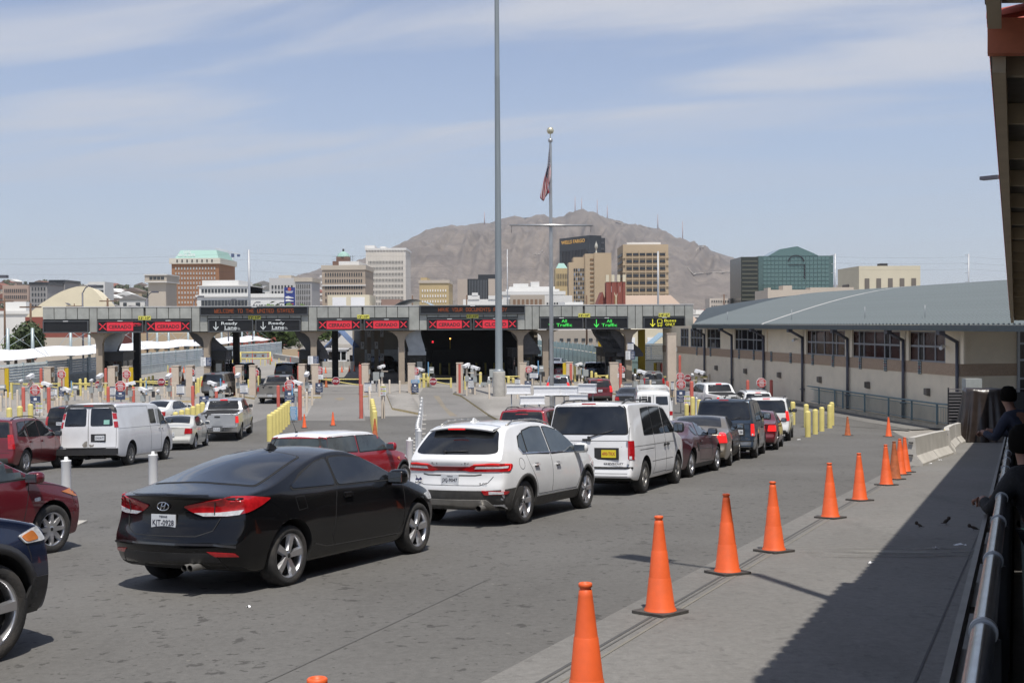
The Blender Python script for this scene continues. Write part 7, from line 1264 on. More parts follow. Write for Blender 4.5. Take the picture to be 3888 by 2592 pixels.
for i, (a, b) in enumerate(zip(out[:-1], out[1:])):
    a, b = a - o0, b - o0; up = Vector((0, 0, kz)); MB().tube([a + up + Vector((0, 0, 1.08)), b + up + Vector((0, 0, 1.08))], .045, 8).build('top_rail', RAILM, rl); MB().tube([a + up + Vector((0, 0, .12)), b + up + Vector((0, 0, .12))], .022, 6).tube([a + up + Vector((0, 0, .92)), b + up + Vector((0, 0, .92))], .022, 6).build('lower_rail', RAILM, rl)
    MB().box(a + up + Vector((0, 0, .54)), (.09, .09, 1.08)).build('post', RAILM, rl); m = MB(); n = int((b - a).length / .125)
    for j in range(1, n): q = a + (b - a) * (j / n) + up; m.add([q + Vector((dx, dy, z)) for z in (.12, .92) for dx, dy in ((-.009, -.009), (.009, -.009), (0, .012))], [(0, 1, 4, 3), (1, 2, 5, 4), (2, 0, 3, 5)])
    m.build('picket_panel', RAILM, rl, kind='stuff')
ks = [Vector((p.x - .35, p.y - .1, p.z)) for p in out]; ke = [Vector((p.x + 1.2, p.y + .8, p.z)) for p in out]; m = MB()
for i in range(len(out) - 1):
    a, b, c_, d = ks[i], ks[i + 1], ke[i + 1], ke[i]; up = Vector((0, 0, kz)); dn = Vector((0, 0, -.1)); m.add([a + up, b + up, c_ + up, d + up, a + dn, b + dn], [(0, 1, 2, 3), (4, 5, 1, 0)])
m.build('kerb', M('kerb_worn_yellow', (.46, .40, .30), .85, var=.2, scale=2, dirt=.5, dirtcol=(.3, .27, .22)), kind='structure')
sheet('lower_walk', [(20.3, 58.5), (22.9, 59.6), (16.2, 106), (13.6, 106), (16.5, 84)], CONC, .02, 5)
RD = .437; rx = lambda x0, y: x0 + RD * y; RA = math.atan2(1, RD) - math.pi / 2
def along(nm, x0, x1, h0, h1, y0, y1, mat, parent, n=14):
    """box following the walkway direction and the ramp"""
    m = MB(); vs = []
    for i in range(n + 1):
        y = y0 + (y1 - y0) * i / n
        for (xx, hh) in ((x0, h0), (x1, h0), (x1, h1), (x0, h1)): vs.append((rx(xx, y), y, gz(rx(x0, y), y) + hh))
    m.add(vs, [(4 * i + a, 4 * i + (a + 1) % 4, 4 * i + 4 + (a + 1) % 4, 4 * i + 4 + a) for i in range(n) for a in range(4)] + [(3, 2, 1, 0), (4 * n, 4 * n + 1, 4 * n + 2, 4 * n + 3)]); return m.build(nm, mat, parent)
wk = along('walkway', -.02, 4.5, -.3, .12, -8, 44, CONC, None); wk['kind'] = 'structure'
MTL = M('parapet_shade_dark', (.045, .042, .038), .6, .2, var=.2); GAL = M('rail_galvanised', (.33, .35, .37), .22, .85, var=.2, scale=6, dirt=.25, dirtcol=(.10, .09, .08))  # parapet colour kept dark to carry the shade beneath the rail
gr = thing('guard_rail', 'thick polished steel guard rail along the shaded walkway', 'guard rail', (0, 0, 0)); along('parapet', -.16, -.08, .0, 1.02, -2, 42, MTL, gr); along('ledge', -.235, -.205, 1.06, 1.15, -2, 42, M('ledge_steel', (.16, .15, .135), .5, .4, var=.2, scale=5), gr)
m = MB(); pts = [Vector((rx(-.10, y), y, gz(rx(-.1, y), y) + 1.30)) for y in [-2 + k * 1.1 for k in range(41)]]
for a, b in zip(pts[:-1], pts[1:]): m.cyl(a, b, .036, n=20, cap=False)
m.build('hand_rail', GAL, gr)
for k in range(28):
    y = .55 + k * 1.5; c_ = Vector((rx(-.10, y), y, gz(rx(-.1, y), y) + 1.30)); dr = Vector((RD, 1, -.064)).normalized(); MB().cyl(c_ - dr * .018, c_ + dr * .018, .043, n=20).build('clamp_ring', STEEL, gr); along('cross_plate', -.235, -.07, 1.05, 1.08, y + .1, y + .75, MATS['ledge_steel'], gr, 1); MB().box((rx(-.08, y), y, gz(rx(-.1, y), y) + .68), (.05, .05, 1.2)).build('post', DARK, gr)
along('lower_pipe', .05, .10, .55, .60, -2, 42, M('teal_pipe', (.05, .16, .15), .4), gr)
RTI = M('terracotta_tile', (.42, .09, .06), .7, var=.2, scale=6); OLV = M('olive_beam', (.55, .47, .34), .7, var=.1, scale=2); DECK = M('roof_deck', (.26, .24, .20), .8)
rf = thing('walkway_roof', 'walkway roof with terracotta tile edge overhanging at the right', 'roof', (0, 0, 0)); HR = 5.05; XE = -.235
for nm, y0, y1, dx, dz in (('near', -6, 10.1, -.035, .32), ('far', 10.32, 47, 0, 0)):
    along('roof_deck', XE + dx + .02, 5.2, HR + dz + .18, HR + dz + .26, y0, y1, DECK, rf); along('edge_beam', XE + dx + .02, XE + dx + .14, HR + dz - .16, HR + dz + .17, y0, y1, OLV, rf); along('drip_edge', XE + dx - .005, XE + dx + .018, HR + dz + .05, HR + dz + .20, y0, y1, DARK, rf); along('inner_beam', XE + .95, XE + 1.15, HR + dz - .30, HR + dz + .17, y0, y1, OLV, rf); along('tile_bed', XE + dx - .02, 5.2, HR + dz + .265, HR + dz + .30, y0, y1, RTI, rf)
    y = y0 + .5
    while y < y1:
        along('bracket', XE + dx + .145, XE + .945, HR + dz - .05, HR + dz + .17, y, y + .07, OLV, rf, 1); y += 1.9
along('shade_back_wall', 4.4, 4.6, 0, HR + .2, -6, 47, DARK, rf)  # unseen wall, added to darken the walkway
tm = MB(); n = 8; vs = []
for i in range(n + 1):
    a = math.pi * i / n
    for (x, k_) in ((-.02, 1), (.5, 1), (.5, .8), (-.02, .8)): vs.append((x, .105 * k_ * math.cos(a), .085 * k_ * math.sin(a) + (x + .02) * .12))
tm.add(vs, [(4 * i + a, 4 * i + (a + 1) % 4, 4 * i + 4 + (a + 1) % 4, 4 * i + 4 + a) for i in range(n) for a in range(4)], 0, True); tme = tm.mesh('roof_tile', RTI); y = -1.5
while y < 46:
    near = y < 10.1; dz = .32 if near else 0; ob('roof_tile', tme, rf, (rx(XE + (-.035 if near else 0) - .01, y), y, gz(rx(XE, y), y) + HR + dz + .30), RA); y += .24 if y < 10.0 or y > 10.3 else .3
along('gable_face', XE - .02, .9, HR - .02, HR + .29, 10.2, 10.3, M('terracotta_paint', (.65, .22, .13), .7), rf, 1)
for i, (x, y, r_) in enumerate(((1.98, 4.05, .13), (8.2, 16.8, .13), (14.3, 30.6, .13))): MB().cyl((x, y, gz(x, y)), (x, y, gz(x, y) + HR + .15), r_, n=18).build('roof_post', DARK, rf)
def rooflamp(x, y, lab):
    z0 = gz(x, y) + HR + .3; t = thing('roof_lamp', lab, 'street lamp', (x, y, z0), 0, 'lamps on the walkway roof'); MB().cyl((0, 0, 0), (0, 0, 5.3), .07, n=10).build('pole', PIPE, t); MB().cyl((0, 0, 5.25), (-.85, 1.0, 5.35), .04, n=8).build('arm', PIPE, t); MB().box((-1.1, 1.3, 5.35), (.36, .75, .14), rz=R(40)).build('lamp_head', PIPE, t)
rooflamp(3.8, 8.75, 'roof lamp on a pole nearest the camera, above the frame'); rooflamp(20.55, 45.6, 'flat lamp head jutting out from the tiled roof edge')
SKIN = M('skin', (.22, .11, .075), .55, var=.1)
def figure(nm, base, face, joints, label, top, trou, hair, shoes=DARK):
    """joints in metres, local: x right, y forward"""
    t = thing('person', label, 'person', base, face)
    def skin(name, chain, mat, lvl=2):
        vs = []; es = []; rs = []; idx = {}
        for path in chain:
            last = None
            for key in path:
                p, r = joints[key]
                if key not in idx: idx[key] = len(vs); vs.append(p); rs.append(r)
                if last is not None: es.append((last, idx[key]))
                last = idx[key]
        me = bpy.data.meshes.new(name); me.from_pydata(vs, es, []); o = bpy.data.objects.new(name, me); COL.objects.link(o); md = o.modifiers.new('s', 'SKIN'); md.use_smooth_shade = True
        for i, r in enumerate(rs): me.skin_vertices[0].data[i].radius = (r, r) if not isinstance(r, tuple) else r
        me.skin_vertices[0].data[0].use_root = True; ms = o.modifiers.new('u', 'SUBSURF'); ms.levels = ms.render_levels = lvl
        m2 = bpy.data.meshes.new_from_object(o.evaluated_get(bpy.context.evaluated_depsgraph_get())); bpy.data.objects.remove(o); m2.materials.clear(); m2.materials.append(mat)
        for p in m2.polygons: p.use_smooth = True
        m2.name = name; return ob(name, m2, t)
    skin('body', [['pelvis', 'waist', 'chest', 'neck0', 'neck', 'head', 'crown'], ['head', 'nose'], ['chest', 'shR', 'elR', 'wrR', 'paR'], ['chest', 'shL', 'elL', 'wrL', 'paL'], ['pelvis', 'hipR', 'knR', 'anR', 'toR'], ['pelvis', 'hipL', 'knL', 'anL', 'toL']], SKIN)
    for s_ in 'RL':
        P, r = joints['pa' + s_]; P = Vector(P); W_ = Vector(joints['wr' + s_][0]); d = (P - W_).normalized(); sd = d.cross(Vector((0, 0, 1))).normalized()
        for k_, (off, ln) in enumerate(((-.03, .07), (-.01, .08), (.01, .078), (.03, .062))):
            q = P + sd * off; MB().tube([q, q + d * ln * .5 + Vector((0, 0, -.012)), q + d * ln * .75 + Vector((0, 0, -.05)), q + d * ln * .55 + Vector((0, 0, -.075))], .009, 7).build('finger', SKIN, t)
        q = P - d * .03 - sd * .04; MB().tube([q, q - sd * .03 + d * .02 + Vector((0, 0, -.02)), q - sd * .02 + d * .04 + Vector((0, 0, -.05))], .011, 7).build('thumb', SKIN, t)
    jj = dict(joints); 
    for k_, f in (('pelvis', 1.12), ('waist', 1.12), ('chest', 1.1), ('shR', 1.18), ('shL', 1.18), ('elR', 1.3), ('elL', 1.3), ('wrR', 1.35), ('wrL', 1.35), ('neck0', 1.15), ('hipR', 1.14), ('hipL', 1.14), ('knR', 1.25), ('knL', 1.25), ('anR', 1.5), ('anL', 1.5)):
        p, r = joints[k_]; joints[k_] = (p, tuple(q * f for q in r) if isinstance(r, tuple) else r * f)
    skin('jacket', [['pelvis', 'waist', 'chest', 'neck0'], ['chest', 'shR', 'elR', 'wrR'], ['chest', 'shL', 'elL', 'wrL']], top); skin('trousers', [['pelvis', 'hipR', 'knR', 'anR'], ['pelvis', 'hipL', 'knL', 'anL']], trou)
    joints.update(jj); H_ = Vector(joints['crown'][0]); MB().lathe([(.001, .11), (.06, .10), (.10, .05), (.112, -.02), (.105, -.08), (.085, -.10)], 18).build('hair', hair, t, H_ + Vector((0, -.02, -.02)))
    for s_ in 'RL': p, r = joints['to' + s_]; a, ra = joints['an' + s_]; MB().cyl(Vector(a) + Vector((0, -.05, -.03)), Vector(p), .055, .042, n=12).build('shoe', shoes, t)
def lean(h=1.0, lx=-.45):
    """standing, bent forward with both forearms on a rail to the left front"""
    return {k: ((x * h, y * h, z * h), r) for k, (x, y, z, r) in dict(pelvis=(0, 0, .95, .145), waist=(-.04, .08, 1.10, .135), chest=(-.10, .20, 1.32, .155), neck0=(-.14, .28, 1.47, .075), neck=(-.15, .32, 1.53, .058), head=(-.16, .36, 1.62, .088), crown=(-.16, .35, 1.72, .078), nose=(-.19, .45, 1.61, .018),
        shR=(.10, .26, 1.40, .075), elR=(-.02, .50, 1.16, .048), wrR=(-.24, .62, 1.19, .034), paR=(-.30, .66, 1.20, .036), shL=(-.28, .16, 1.40, .075), elL=(-.42, .18, 1.14, .048), wrL=(-.44, .42, 1.19, .034), paL=(-.44, .49, 1.20, .036),
        hipR=(.10, -.02, .90, .098), knR=(.12, .02, .50, .068), anR=(.12, -.06, .10, .045), toR=(.12, .12, .04, .034), hipL=(-.10, -.02, .90, .098), knL=(-.11, .06, .50, .068), anL=(-.11, -.03, .10, .045), toL=(-.11, .15, .04, .034)).items()}
BKC = M('black_hoodie', (.010, .010, .011), .9, var=.3, scale=9, bump=.4); NVC = M('navy_sweater', (.018, .022, .040), .9, var=.2, scale=12, bump=.3); JN = M('dark_jeans', (.02, .024, .034), .85, var=.2, scale=10); HR_ = M('black_hair', (.008, .007, .006), .95, spec=.05)
y = 8.0; bx = rx(-.10, y) + .38; figure('p', (bx, y, gz(bx, y) + .12), -.22, lean(.92), 'person in a black hooded jacket leaning on the guard rail, nearest the camera', BKC, JN, HR_)
y = 15.4; bx = rx(-.10, y) + .34; figure('p', (bx, y, gz(bx, y) + .22), .10, lean(1.05), 'person in a dark navy sweater leaning on the rail before the tarp', NVC, JN, HR_)
BRD = M('bird_brown', (.05, .035, .025), .8, var=.3, scale=30); PGN = M('pigeon_grey', (.14, .14, .15), .7, var=.3, scale=20)
def bird(p, s, rz, lab, mat, grp=None):
    t = thing('bird', lab, 'bird', p, rz, grp); MB().grid(lambda u, v: Vector((math.cos(2 * math.pi * v) * .045 * math.sin(math.pi * u) ** .7 * s, (.12 - .26 * u) * s, (.09 + .055 * (1 - 1.25 * u) + math.sin(2 * math.pi * v) * .045 * math.sin(math.pi * min(1, u)) ** .7) * s)) if 0 < u < 1 else Vector((0, (.12 - .26 * u) * s, (.09 + .055 * (1 - 1.25 * u)) * s)), 12, 12).lathe([(.001, .03), (.02, .022), (.028, 0), (.02, -.022), (.001, -.03)], 10, (0, .115 * s, .165 * s)).cyl((0, .135 * s, .165 * s), (0, .17 * s, .158 * s), .006 * s, .001, n=5).prism([(-.02 * s, -.10 * s), (.02 * s, -.10 * s), (.026 * s, -.21 * s), (-.026 * s, -.21 * s)], .07 * s, .078 * s, 'Z').build('body', mat, t); MB().cyl((.015 * s, 0, 0), (.01 * s, 0, .07 * s), .003, n=5).cyl((-.015 * s, 0, 0), (-.01 * s, 0, .07 * s), .003, n=5).build('legs', mat, t)
bird(g('O', 385, 780), .62, -.9, 'small brown bird standing on the shaded concrete', BRD); bird(g('O', 521, 810), .5, 1.2, 'small dark bird close to the guard rail ledge', BRD); bird(g('O', 250, 793), .42, .6, 'small dark bird at the shadow edge', BRD); sp_ = fa('A', 735, 330)[0]; bird(fw(sp_, .1, ZT_ + .07), 2.1, 1.3, 'grey pigeon perched on the canopy parapet', PGN)
for i, (z, x, y, s_) in enumerate((('O', 450, 880, .10), ('O', 300, 473, .10), ('M', 1715, 790, .16), ('O', 335, 897, .05), ('O', 5, 972, .04), ('Q', 1760, 1034, .03), ('N', 1890, 885, .05), ('O', 352, 455, .10))):
    q = g(z, x, y); MB().grid(lambda u, v: Vector(((u - .5) * s_ * 1.6, (v - .5) * s_, .01 + .02 * math.sin(7 * u + i) * math.sin(5 * v))), 4, 3).build('litter', SWH, None, q, .7 * i, label=['white paper scrap in the shade by the rail', 'white scrap under the first concrete barrier', 'crumpled white paper near the nearest yellow bollard', 'tiny pale scrap in the shade', 'tiny scrap at the shadow edge on the left', 'tiny white scrap in front of the black coupe shadow', 'tiny white scrap on the sunlit apron', 'white scrap under the second concrete barrier'][i], category='litter')
LOUV = M('louvre_steel', (.50, .545, .54), .5, .0, var=.15, scale=2); LPOST = M('louvre_post', (.36, .42, .43), .5, .3)
def louvre(name, label, pts, h, bay, mat=LOUV, nb=6):
    f = thing(name, label, 'fence', pts[0]); o0 = Vector(pts[0])
    for a, b in zip(pts[:-1], pts[1:]):
        a, b = Vector(a), Vector(b); n = max(1, round((b - a).length / bay)); an = math.atan2((b - a).y, (b - a).x); w = (b - a).length / n
        m = MB(); ns = nb
        for k in range(ns):
            z0 = h * (.42 + .58 * k / ns); dz = h * .58 / ns; m.add([(0, -.05, z0), (w, -.05, z0), (w, .04, z0 + dz * .86), (0, .04, z0 + dz * .86), (0, -.04, z0), (w, -.04, z0), (w, .05, z0 + dz * .86), (0, .05, z0 + dz * .86)], [(0, 1, 2, 3), (4, 5, 6, 7), (0, 1, 5, 4), (3, 2, 6, 7)])
        m.b2((0, -.01, .05), (w, .01, h * .42)); pm = m.mesh('fence_panel', mat); po = MB().b2((-.04, -.08, 0), (.04, .08, h + .05)).mesh('post', LPOST)
        for i in range(n):
            q = a + (b - a) * (i / n) - o0; ob('fence_panel', pm, f, q, an); ob('post', po, f, q, an)
        ob('post', po, f, b - o0, an)
    return f
louvre('louvre_fence', 'long pale louvred steel fence along the left edge of the plaza', [(-41.6, 78, 0), (-42.3, 150, 0), (-42.8, 214, 0)], 2.45, 5.0)
a, b = at('D', 0, 760, 160), at('D', 440, 820, 122); louvre('louvre_fence', 'pale green mesh fence curving behind the all traffic lanes', [(3.0, 190, 0), (8.5, 150, 0), (9.8, 134, 0), (14.5, 128, 0)], 3.0, 3.0, M('green_mesh', (.28, .40, .39), .5, .2), 2)
q = at('D', 1235, 890, 132); louvre('louvre_fence', 'dark louvred fence behind the bus bay', [(15.2, 132, 0), (20.5, 132, 0)], 3.2, 2.6, M('dark_louvre', (.10, .11, .11), .6), 8)
MEM = M('white_membrane', (.80, .80, .82), .6, var=.03)
for i in range(9):
    y = 80 + i * 16.5; t = thing('shade_canopy', 'white tensile shade canopy beyond the left fence, ' + ORD[i] + ' from the near end', 'shade canopy', (-47.5 - i * .35, y, 0), 0, 'white tensile shade canopies')
    MB().grid(lambda u, v: Vector(((v - .5) * 5.5, 16.3 * u, 2.75 + .65 * (1 - abs(2 * v - 1)) ** 1.3 - .10 * math.cos(2 * math.pi * u) + .32 * abs(2 * v - 1) * (math.cos(2 * math.pi * u) - 1) * .5)), 16, 8).build('membrane', MEM, t)
    for k in (0, 1): MB().cyl((0, 3 + 10 * k, 0), (0, 3 + 10 * k, 5.4), .16, n=10).tube([(-2.7, .2 + 15 * k, 2.7), (0, 3 + 10 * k, 5.0), (2.7, .2 + 15 * k, 2.7)], .025, 4).box((0, 3 + 10 * k, 2.5), (.7, .5, .4)).build('mast', LPOST, t)
def tree(loc, h, r, lab, col, grp='trees', n=900, trunk=.25, conic=0.0, group=None):
    t = thing('tree', lab, 'tree', loc, 0, group or grp); rr = random.Random(int(loc[0] * 7 + loc[1])); lm = M('leaf_' + col[0], col[1], .7, var=.45, scale=1.2)
    m = MB(); m.cyl((0, 0, 0), (.1, 0, h * .45), trunk, trunk * .6, n=8)
    for k in range(6): a = k * 1.05; m.cyl((.1, 0, h * .35), (math.cos(a) * r * .6, math.sin(a) * r * .6, h * (.5 + .07 * k)), trunk * .4, trunk * .12, n=5)
    m.build('trunk', M('bark', (.10, .075, .055), .9, var=.3), t)
    cl = [(Vector((rr.uniform(-1, 1) * r * .62, rr.uniform(-1, 1) * r * .62, h * (.42 + .42 * rr.random()))), r * rr.uniform(.32, .55)) for _ in range(16)]; m = MB()
    for _ in range(n):
        c_, cr_ = rr.choice(cl); d = Vector((rr.gauss(0, 1), rr.gauss(0, 1), rr.gauss(0, 1))).normalized(); p = c_ + d * cr_ * rr.uniform(.55, 1.0); s_ = r * rr.uniform(.05, .10); u = d.orthogonal().normalized(); w = d.cross(u); a = rr.uniform(0, 6.3); u, w = u * math.cos(a) + w * math.sin(a), w * math.cos(a) - u * math.sin(a); u = (u + d * rr.uniform(-.6, .6)) * s_; w = w * s_
        m.add([p - u - w * .5, p + u * .2 - w, p + u + w * .3, p - u * .1 + w], [(0, 1, 2, 3)])
    m.build('crown', lm, t)
GRN = ('dark', (.045, .065, .022)); GRL = ('light', (.085, .13, .035)); GRG = ('grey', (.10, .105, .065))
tree((-56.7, 135, 0), 6.3, 2.1, 'dense dark green tree before the red brick building', GRN, n=2600); tree((-59.0, 137, 0), 5.3, 1.5, 'smaller yellow green tree left of the dark one', GRL, n=1000)
q = at('B', 1060, 740, 235); tree((q.x, 235, 0), 8.6, 6.5, 'light green tree beyond the ready lanes, left one', GRL, n=2600); tree((q.x + 6, 240, 0), 8.0, 4.5, 'light green tree beyond the ready lanes, right one', GRL, n=1600); q = at('B', 480, 640, 270); tree((q.x, 270, 0), 6.5, 5, 'pale dry tree behind the shade canopies', GRG, n=1000)
q = at('B', 1238, 800, 215); tree((q.x, 215, 0), 3.2, 1.0, 'small round shrub by the planter wall', GRN, n=400)
WIN = M('far_window', (.045, .05, .055), .25, var=.3, scale=.05); WINW = M('window_frame_white', (.50, .50, .48), .6); wmesh = {}
def bmat(k, c, v=.07, r=.85): return M('wall_' + k, c, r, var=v, scale=.06)
def building(nm, lab, z, xa, xb, xc, ytop, Y, mat, depth=None, wins=None, win2=None, roof=None, wmat=None, kind='window', Yb=None, base=0, frame=False, ratio=(.5, .55), cat='building', cap=None, rx_=None):
    """front face between xa..xb at distance Y; side face xb..xc (or xc..xa when xc<xa) receding. wins=(cols, rows, z0frac, z1frac)"""
    A = at(z, xa, ytop, Y); B = at(z, xb, ytop, Yb or Y); H_ = A.z; A.z = B.z = 0; f = (B - A); w = f.length; fd = f.normalized(); nrm = Vector((-fd.y, fd.x, 0)); dp = depth or w * .8
    t = thing(nm, lab, cat, A, math.atan2(fd.y, fd.x)); MB().b2((0, 0, base), (w, dp, H_)).build('wall', mat, t); pr = .35 * max(1, Y / 500)
    if cap: MB().b2((-pr, -pr, H_ - cap[0]), (w + pr, dp + pr, H_ + .5)).build('cornice', cap[1], t)
    def rows(side, spec, w_):
        nc, nr, z0, z1 = spec[:4]; mg = spec[4] if len(spec) > 4 else .06; cw, rh = w_ * (1 - 2 * mg) / nc, H_ * (z1 - z0) / nr; ww, wh = cw * ratio[0], rh * ratio[1]; k = (nm, side, round(ww, 2), round(wh, 2)); m = MB(); e = Y * .0004
        if side == 'F': m.b2((-ww / 2, -e - .05, -wh / 2), (ww / 2, .05, wh / 2))
        else: m.b2((-e - .05 if side == 'L' else -.05, -ww / 2, -wh / 2), (.05 if side == 'L' else e + .05, ww / 2, wh / 2))
        if frame: m.b2((-ww * .06, -e - .12, -wh / 2), (ww * .06, -e - .06, wh / 2), 1).b2((-ww * .65, -e - .1, -wh * .62), (ww * .65, 0, -wh * .5), 1) if side == 'F' else None
        me = m.mesh(kind, [wmat or WIN, WINW]); big = nc * nr <= 300
        if big:
            for i in range(nc):
                for j in range(nr):
                    u = w_ * mg + (i + .5) * cw; zz = H_ * z0 + (j + .5) * rh; ob(kind, me, t, (u, 0, zz) if side == 'F' else ((0 if side == 'L' else w), u, zz))
    if wins: rows('F', wins, w)
    if win2: rows('R' if xc and xc > xb else 'L', win2, dp)
    if roof: roof(t, w, dp, H_)
    return t, w, dp, H_
def parapet(mat, s=.5, h=2.5, x0=.25, x1=.75): return lambda t, w, d, H_: MB().b2((w * x0, d * .2, H_), (w * x1, d * .8, H_ + h)).build('roof_block', mat, t)
BR = bmat('brick', (.33, .165, .085)); TAN = bmat('tan', (.44, .34, .225)); BGE = bmat('beige', (.50, .44, .36)); WHB = bmat('white', (.68, .67, .64)); YLB = bmat('yellow_tan', (.48, .37, .20)); GRB = bmat('grey', (.30, .29, .28)); RBR = bmat('red_brick', (.25, .075, .055)); CRM = bmat('cream', (.62, .56, .42)); PNK = bmat('pink', (.42, .31, .25))
DGL = M('dark_tower_glass', (.030, .032, .036), .2, var=.3, scale=.05); GGL = M('green_curtain_glass', (.10, .16, .155), .12, .3, var=.15, scale=.03); TEALR = M('copper_green', (.30, .46, .40), .7)
building('warehouse', 'low red brick building behind the canopy left end', 'A', 272, 975, None, 437, 190, RBR, 30, (6, 1, .15, .28), ratio=(.25, .8))
building('garden_wall', 'long tan wall below the red brick building', 'A', 390, 1030, None, 660, 175, BGE, 1, cat='wall'); building('warehouse', 'tan warehouse right of the red brick one seen under the canopy', 'A', 1500, 2110, None, 612, 200, TAN, 25, (5, 1, .3, .55)); building('warehouse', 'pale green low building under the canopy', 'A', 1130, 1500, None, 615, 230, bmat('pale_green', (.25, .33, .25)), 20)
building('concrete_wall', 'low concrete wall bounding the exit road beyond the ready lanes', 'B', 960, 1330, None, 835, 190, CON, .6, Yb=160, cat='wall'); building('planter_wall', 'tan planter wall right of the light green trees', 'B', 1060, 1330, None, 785, 205, TAN, .8, cat='wall')
building('apartment_block', 'grey building seen under the right bays', 'D', 150, 870, None, 582, 260, bmat('grey_tan', (.36, .32, .27)), 20, (8, 1, .3, .6)); building('white_warehouse', 'white walled building with two windows behind the bus bay', 'D', 860, 1330, None, 570, 200, CRM, 15, (2, 1, .3, .8), ratio=(.35, .5), wmat=SWH)
A = at('G', 225, 700, 260); B = at('G', 955, 700, 260); T_ = at('G', 700, 440, 260); dm = thing('domed_hall', 'pale cream dome shaped hall behind the left end of the canopy', 'building', (A.x, 260, 0)); wd = B.x - A.x; HD = T_.z
dp_ = [(0, .52), (.1, .64), (.2, .74), (.35, .86), (.44, .92), (.55, .97), (.64, 1), (.74, 1), (.83, .965), (.9, .87), (.955, .78), (.985, .68), (1, .5)]
MB().grid(lambda u, v: Vector((wd * (.55 + (u - .55) * math.sqrt(max(0, 1 - (v * .96) ** 2))), 22 * v, HD * lerp(dp_, u) * math.sqrt(max(0, 1 - (v * .98) ** 2)))), 60, 16).grid(lambda u, v: Vector((wd * u, -.02, HD * lerp(dp_, u) * v)), 60, 1).build('shell', M('dome_cream', (.74, .66, .48), .8, var=.06, scale=.4), dm)
building('office_block', 'pink tan office block with glass centre at the far left', 'G', 22, 255, None, 430, 900, PNK, 40, (12, 5, .3, .95)); building('apartment_block', 'grey apartment block with flat dark roof caps, left one', 'G', 268, 420, None, 412, 560, GRB, 20, (5, 8, .1, .95), cap=(.8, DGL)); building('apartment_block', 'grey apartment block with taller roof cap behind the dome', 'G', 445, 578, None, 392, 580, GRB, 20, (4, 8, .1, .92), cap=(.8, DGL)); building('office_block', 'low tan block between the apartments and the dome', 'G', 585, 690, None, 425, 620, BGE, 20, (6, 2, .7, .95))
building('banded_tower', 'white striped tower with brick stairwell behind the dome', 'G', 790, 935, None, 400, 900, WHB, 20, (1, 8, .2, .96), ratio=(.95, .5)); 
t, w, d, h = building('hotel_tower', 'beige hotel tower with overhanging top storey', 'G', 1325, 1480, 1222, 400, 460, BGE, 15, None, (6, 10, .12, .86), ratio=(.6, .4)); MB().b2((-1.1, -1.2, h), (w + .7, d + 1, h + 2.6)).build('top_storey', BGE, t); MB().b2((-1.4, -1.6, h + 2.6), (w + 1, d + 1, h + 3)).b2((-1.2, -1.4, h - .3), (w + .9, d + 1, h)).build('cornice', WHB, t)
for k in range(4): MB().b2((w * (.12 + .22 * k), -1.35, h + .9), (w * (.30 + .22 * k), -1.15, h + 2.0)).build('window', WIN, t)
t, w, d, h = building('brick_hotel', 'tall brown brick hotel with green copper roof and rooftop name sign', 'G', 1532, 1955, 1968, 240, 520, BR, 30, (14, 14, .05, .97), ratio=(.45, .5), wmat=M('hotel_window', (.42, .42, .40), .5)); MB().b2((-.8, -.8, h), (w + .8, d + .8, h + 2.5)).build('top_storey', M('hotel_cream', (.62, .58, .49), .8), t)
m = MB(); z0 = h + 2.5; m.add([(w * .07, .3, z0), (w * .99, .3, z0), (w * .99, d - 1, z0), (w * .07, d - 1, z0), (w * .14, 4, z0 + 3.9), (w * .9, 4, z0 + 3.9), (w * .9, d - 4, z0 + 3.9), (w * .14, d - 4, z0 + 3.9)], [(0, 1, 5, 4), (1, 2, 6, 5), (2, 3, 7, 6), (3, 0, 4, 7), (4, 5, 6, 7)]).build('roof', TEALR, t); [MB().b2((w * (.13 + .105 * k) - .3, -.95, h + .7), (w * (.13 + .105 * k) + .3, -.82, h + 1.9)).build('window', WIN, t) for k in range(8)]
lettering('HOTEL', SWH, w * .16, 1.15, t, (w * .31, 2.0, z0 + 2.9), bold=.03); lettering('PASO DEL NORTE', SWH, w * .36, 1.15, t, (w * .31, .6, z0 + 1.5), bold=.03)
t, w, d, h = building('ornate_block', 'ornate white and red brick block before the brick hotel', 'G', 1780, 2215, None, 440, 430, RBR, 25, (16, 3, .03, .52), ratio=(.55, .6), wmat=M('hotel_window', (.42, .42, .40), .5)); MB().b2((-.7, -.7, h * .52), (w + .7, d, h * .80)).b2((-1.2, -1.2, h * .80), (w + 1.2, d, h * .84)).b2((0, -.4, h * .84), (w, d, h)).b2((-.6, -.8, h), (w + .6, d, h + .3)).b2((w * .03, 2, h), (w * .78, d, h + 2.3)).build('white_storeys', WHB, t)
for k in range(14): MB().b2((w * (.05 + k * .068), -.95, h * .58), (w * (.05 + k * .068) + 1.1, -.68, h * .74)).build('arched_window', WIN, t); MB().b2((w * (.05 + k * .068), -.6, h * .88), (w * (.05 + k * .068) + .9, -.38, h * .95)).build('window', WIN, t)
t, w, d, h = building('grey_office', 'white grey office block with darker classical side facade', 'H', 262, 470, 605, 440, 480, bmat('pale_grey', (.55, .54, .52)), 30, (7, 8, .15, .9), roof=parapet(BGE, h=1.4)); t2 = building('grey_office', 'grey facade with cornice right of the blue billboard', 'H', 470, 605, None, 445, 470, bmat('mid_grey', (.40, .39, .38)), 20, (8, 9, .04, .92), cap=(1.2, BGE), ratio=(.45, .7))
building('white_arcade', 'low white ornate building left of the blue billboard', 'H', 110, 390, None, 578, 400, WHB, 15, (11, 2, .3, .85), cap=(.8, WHB))
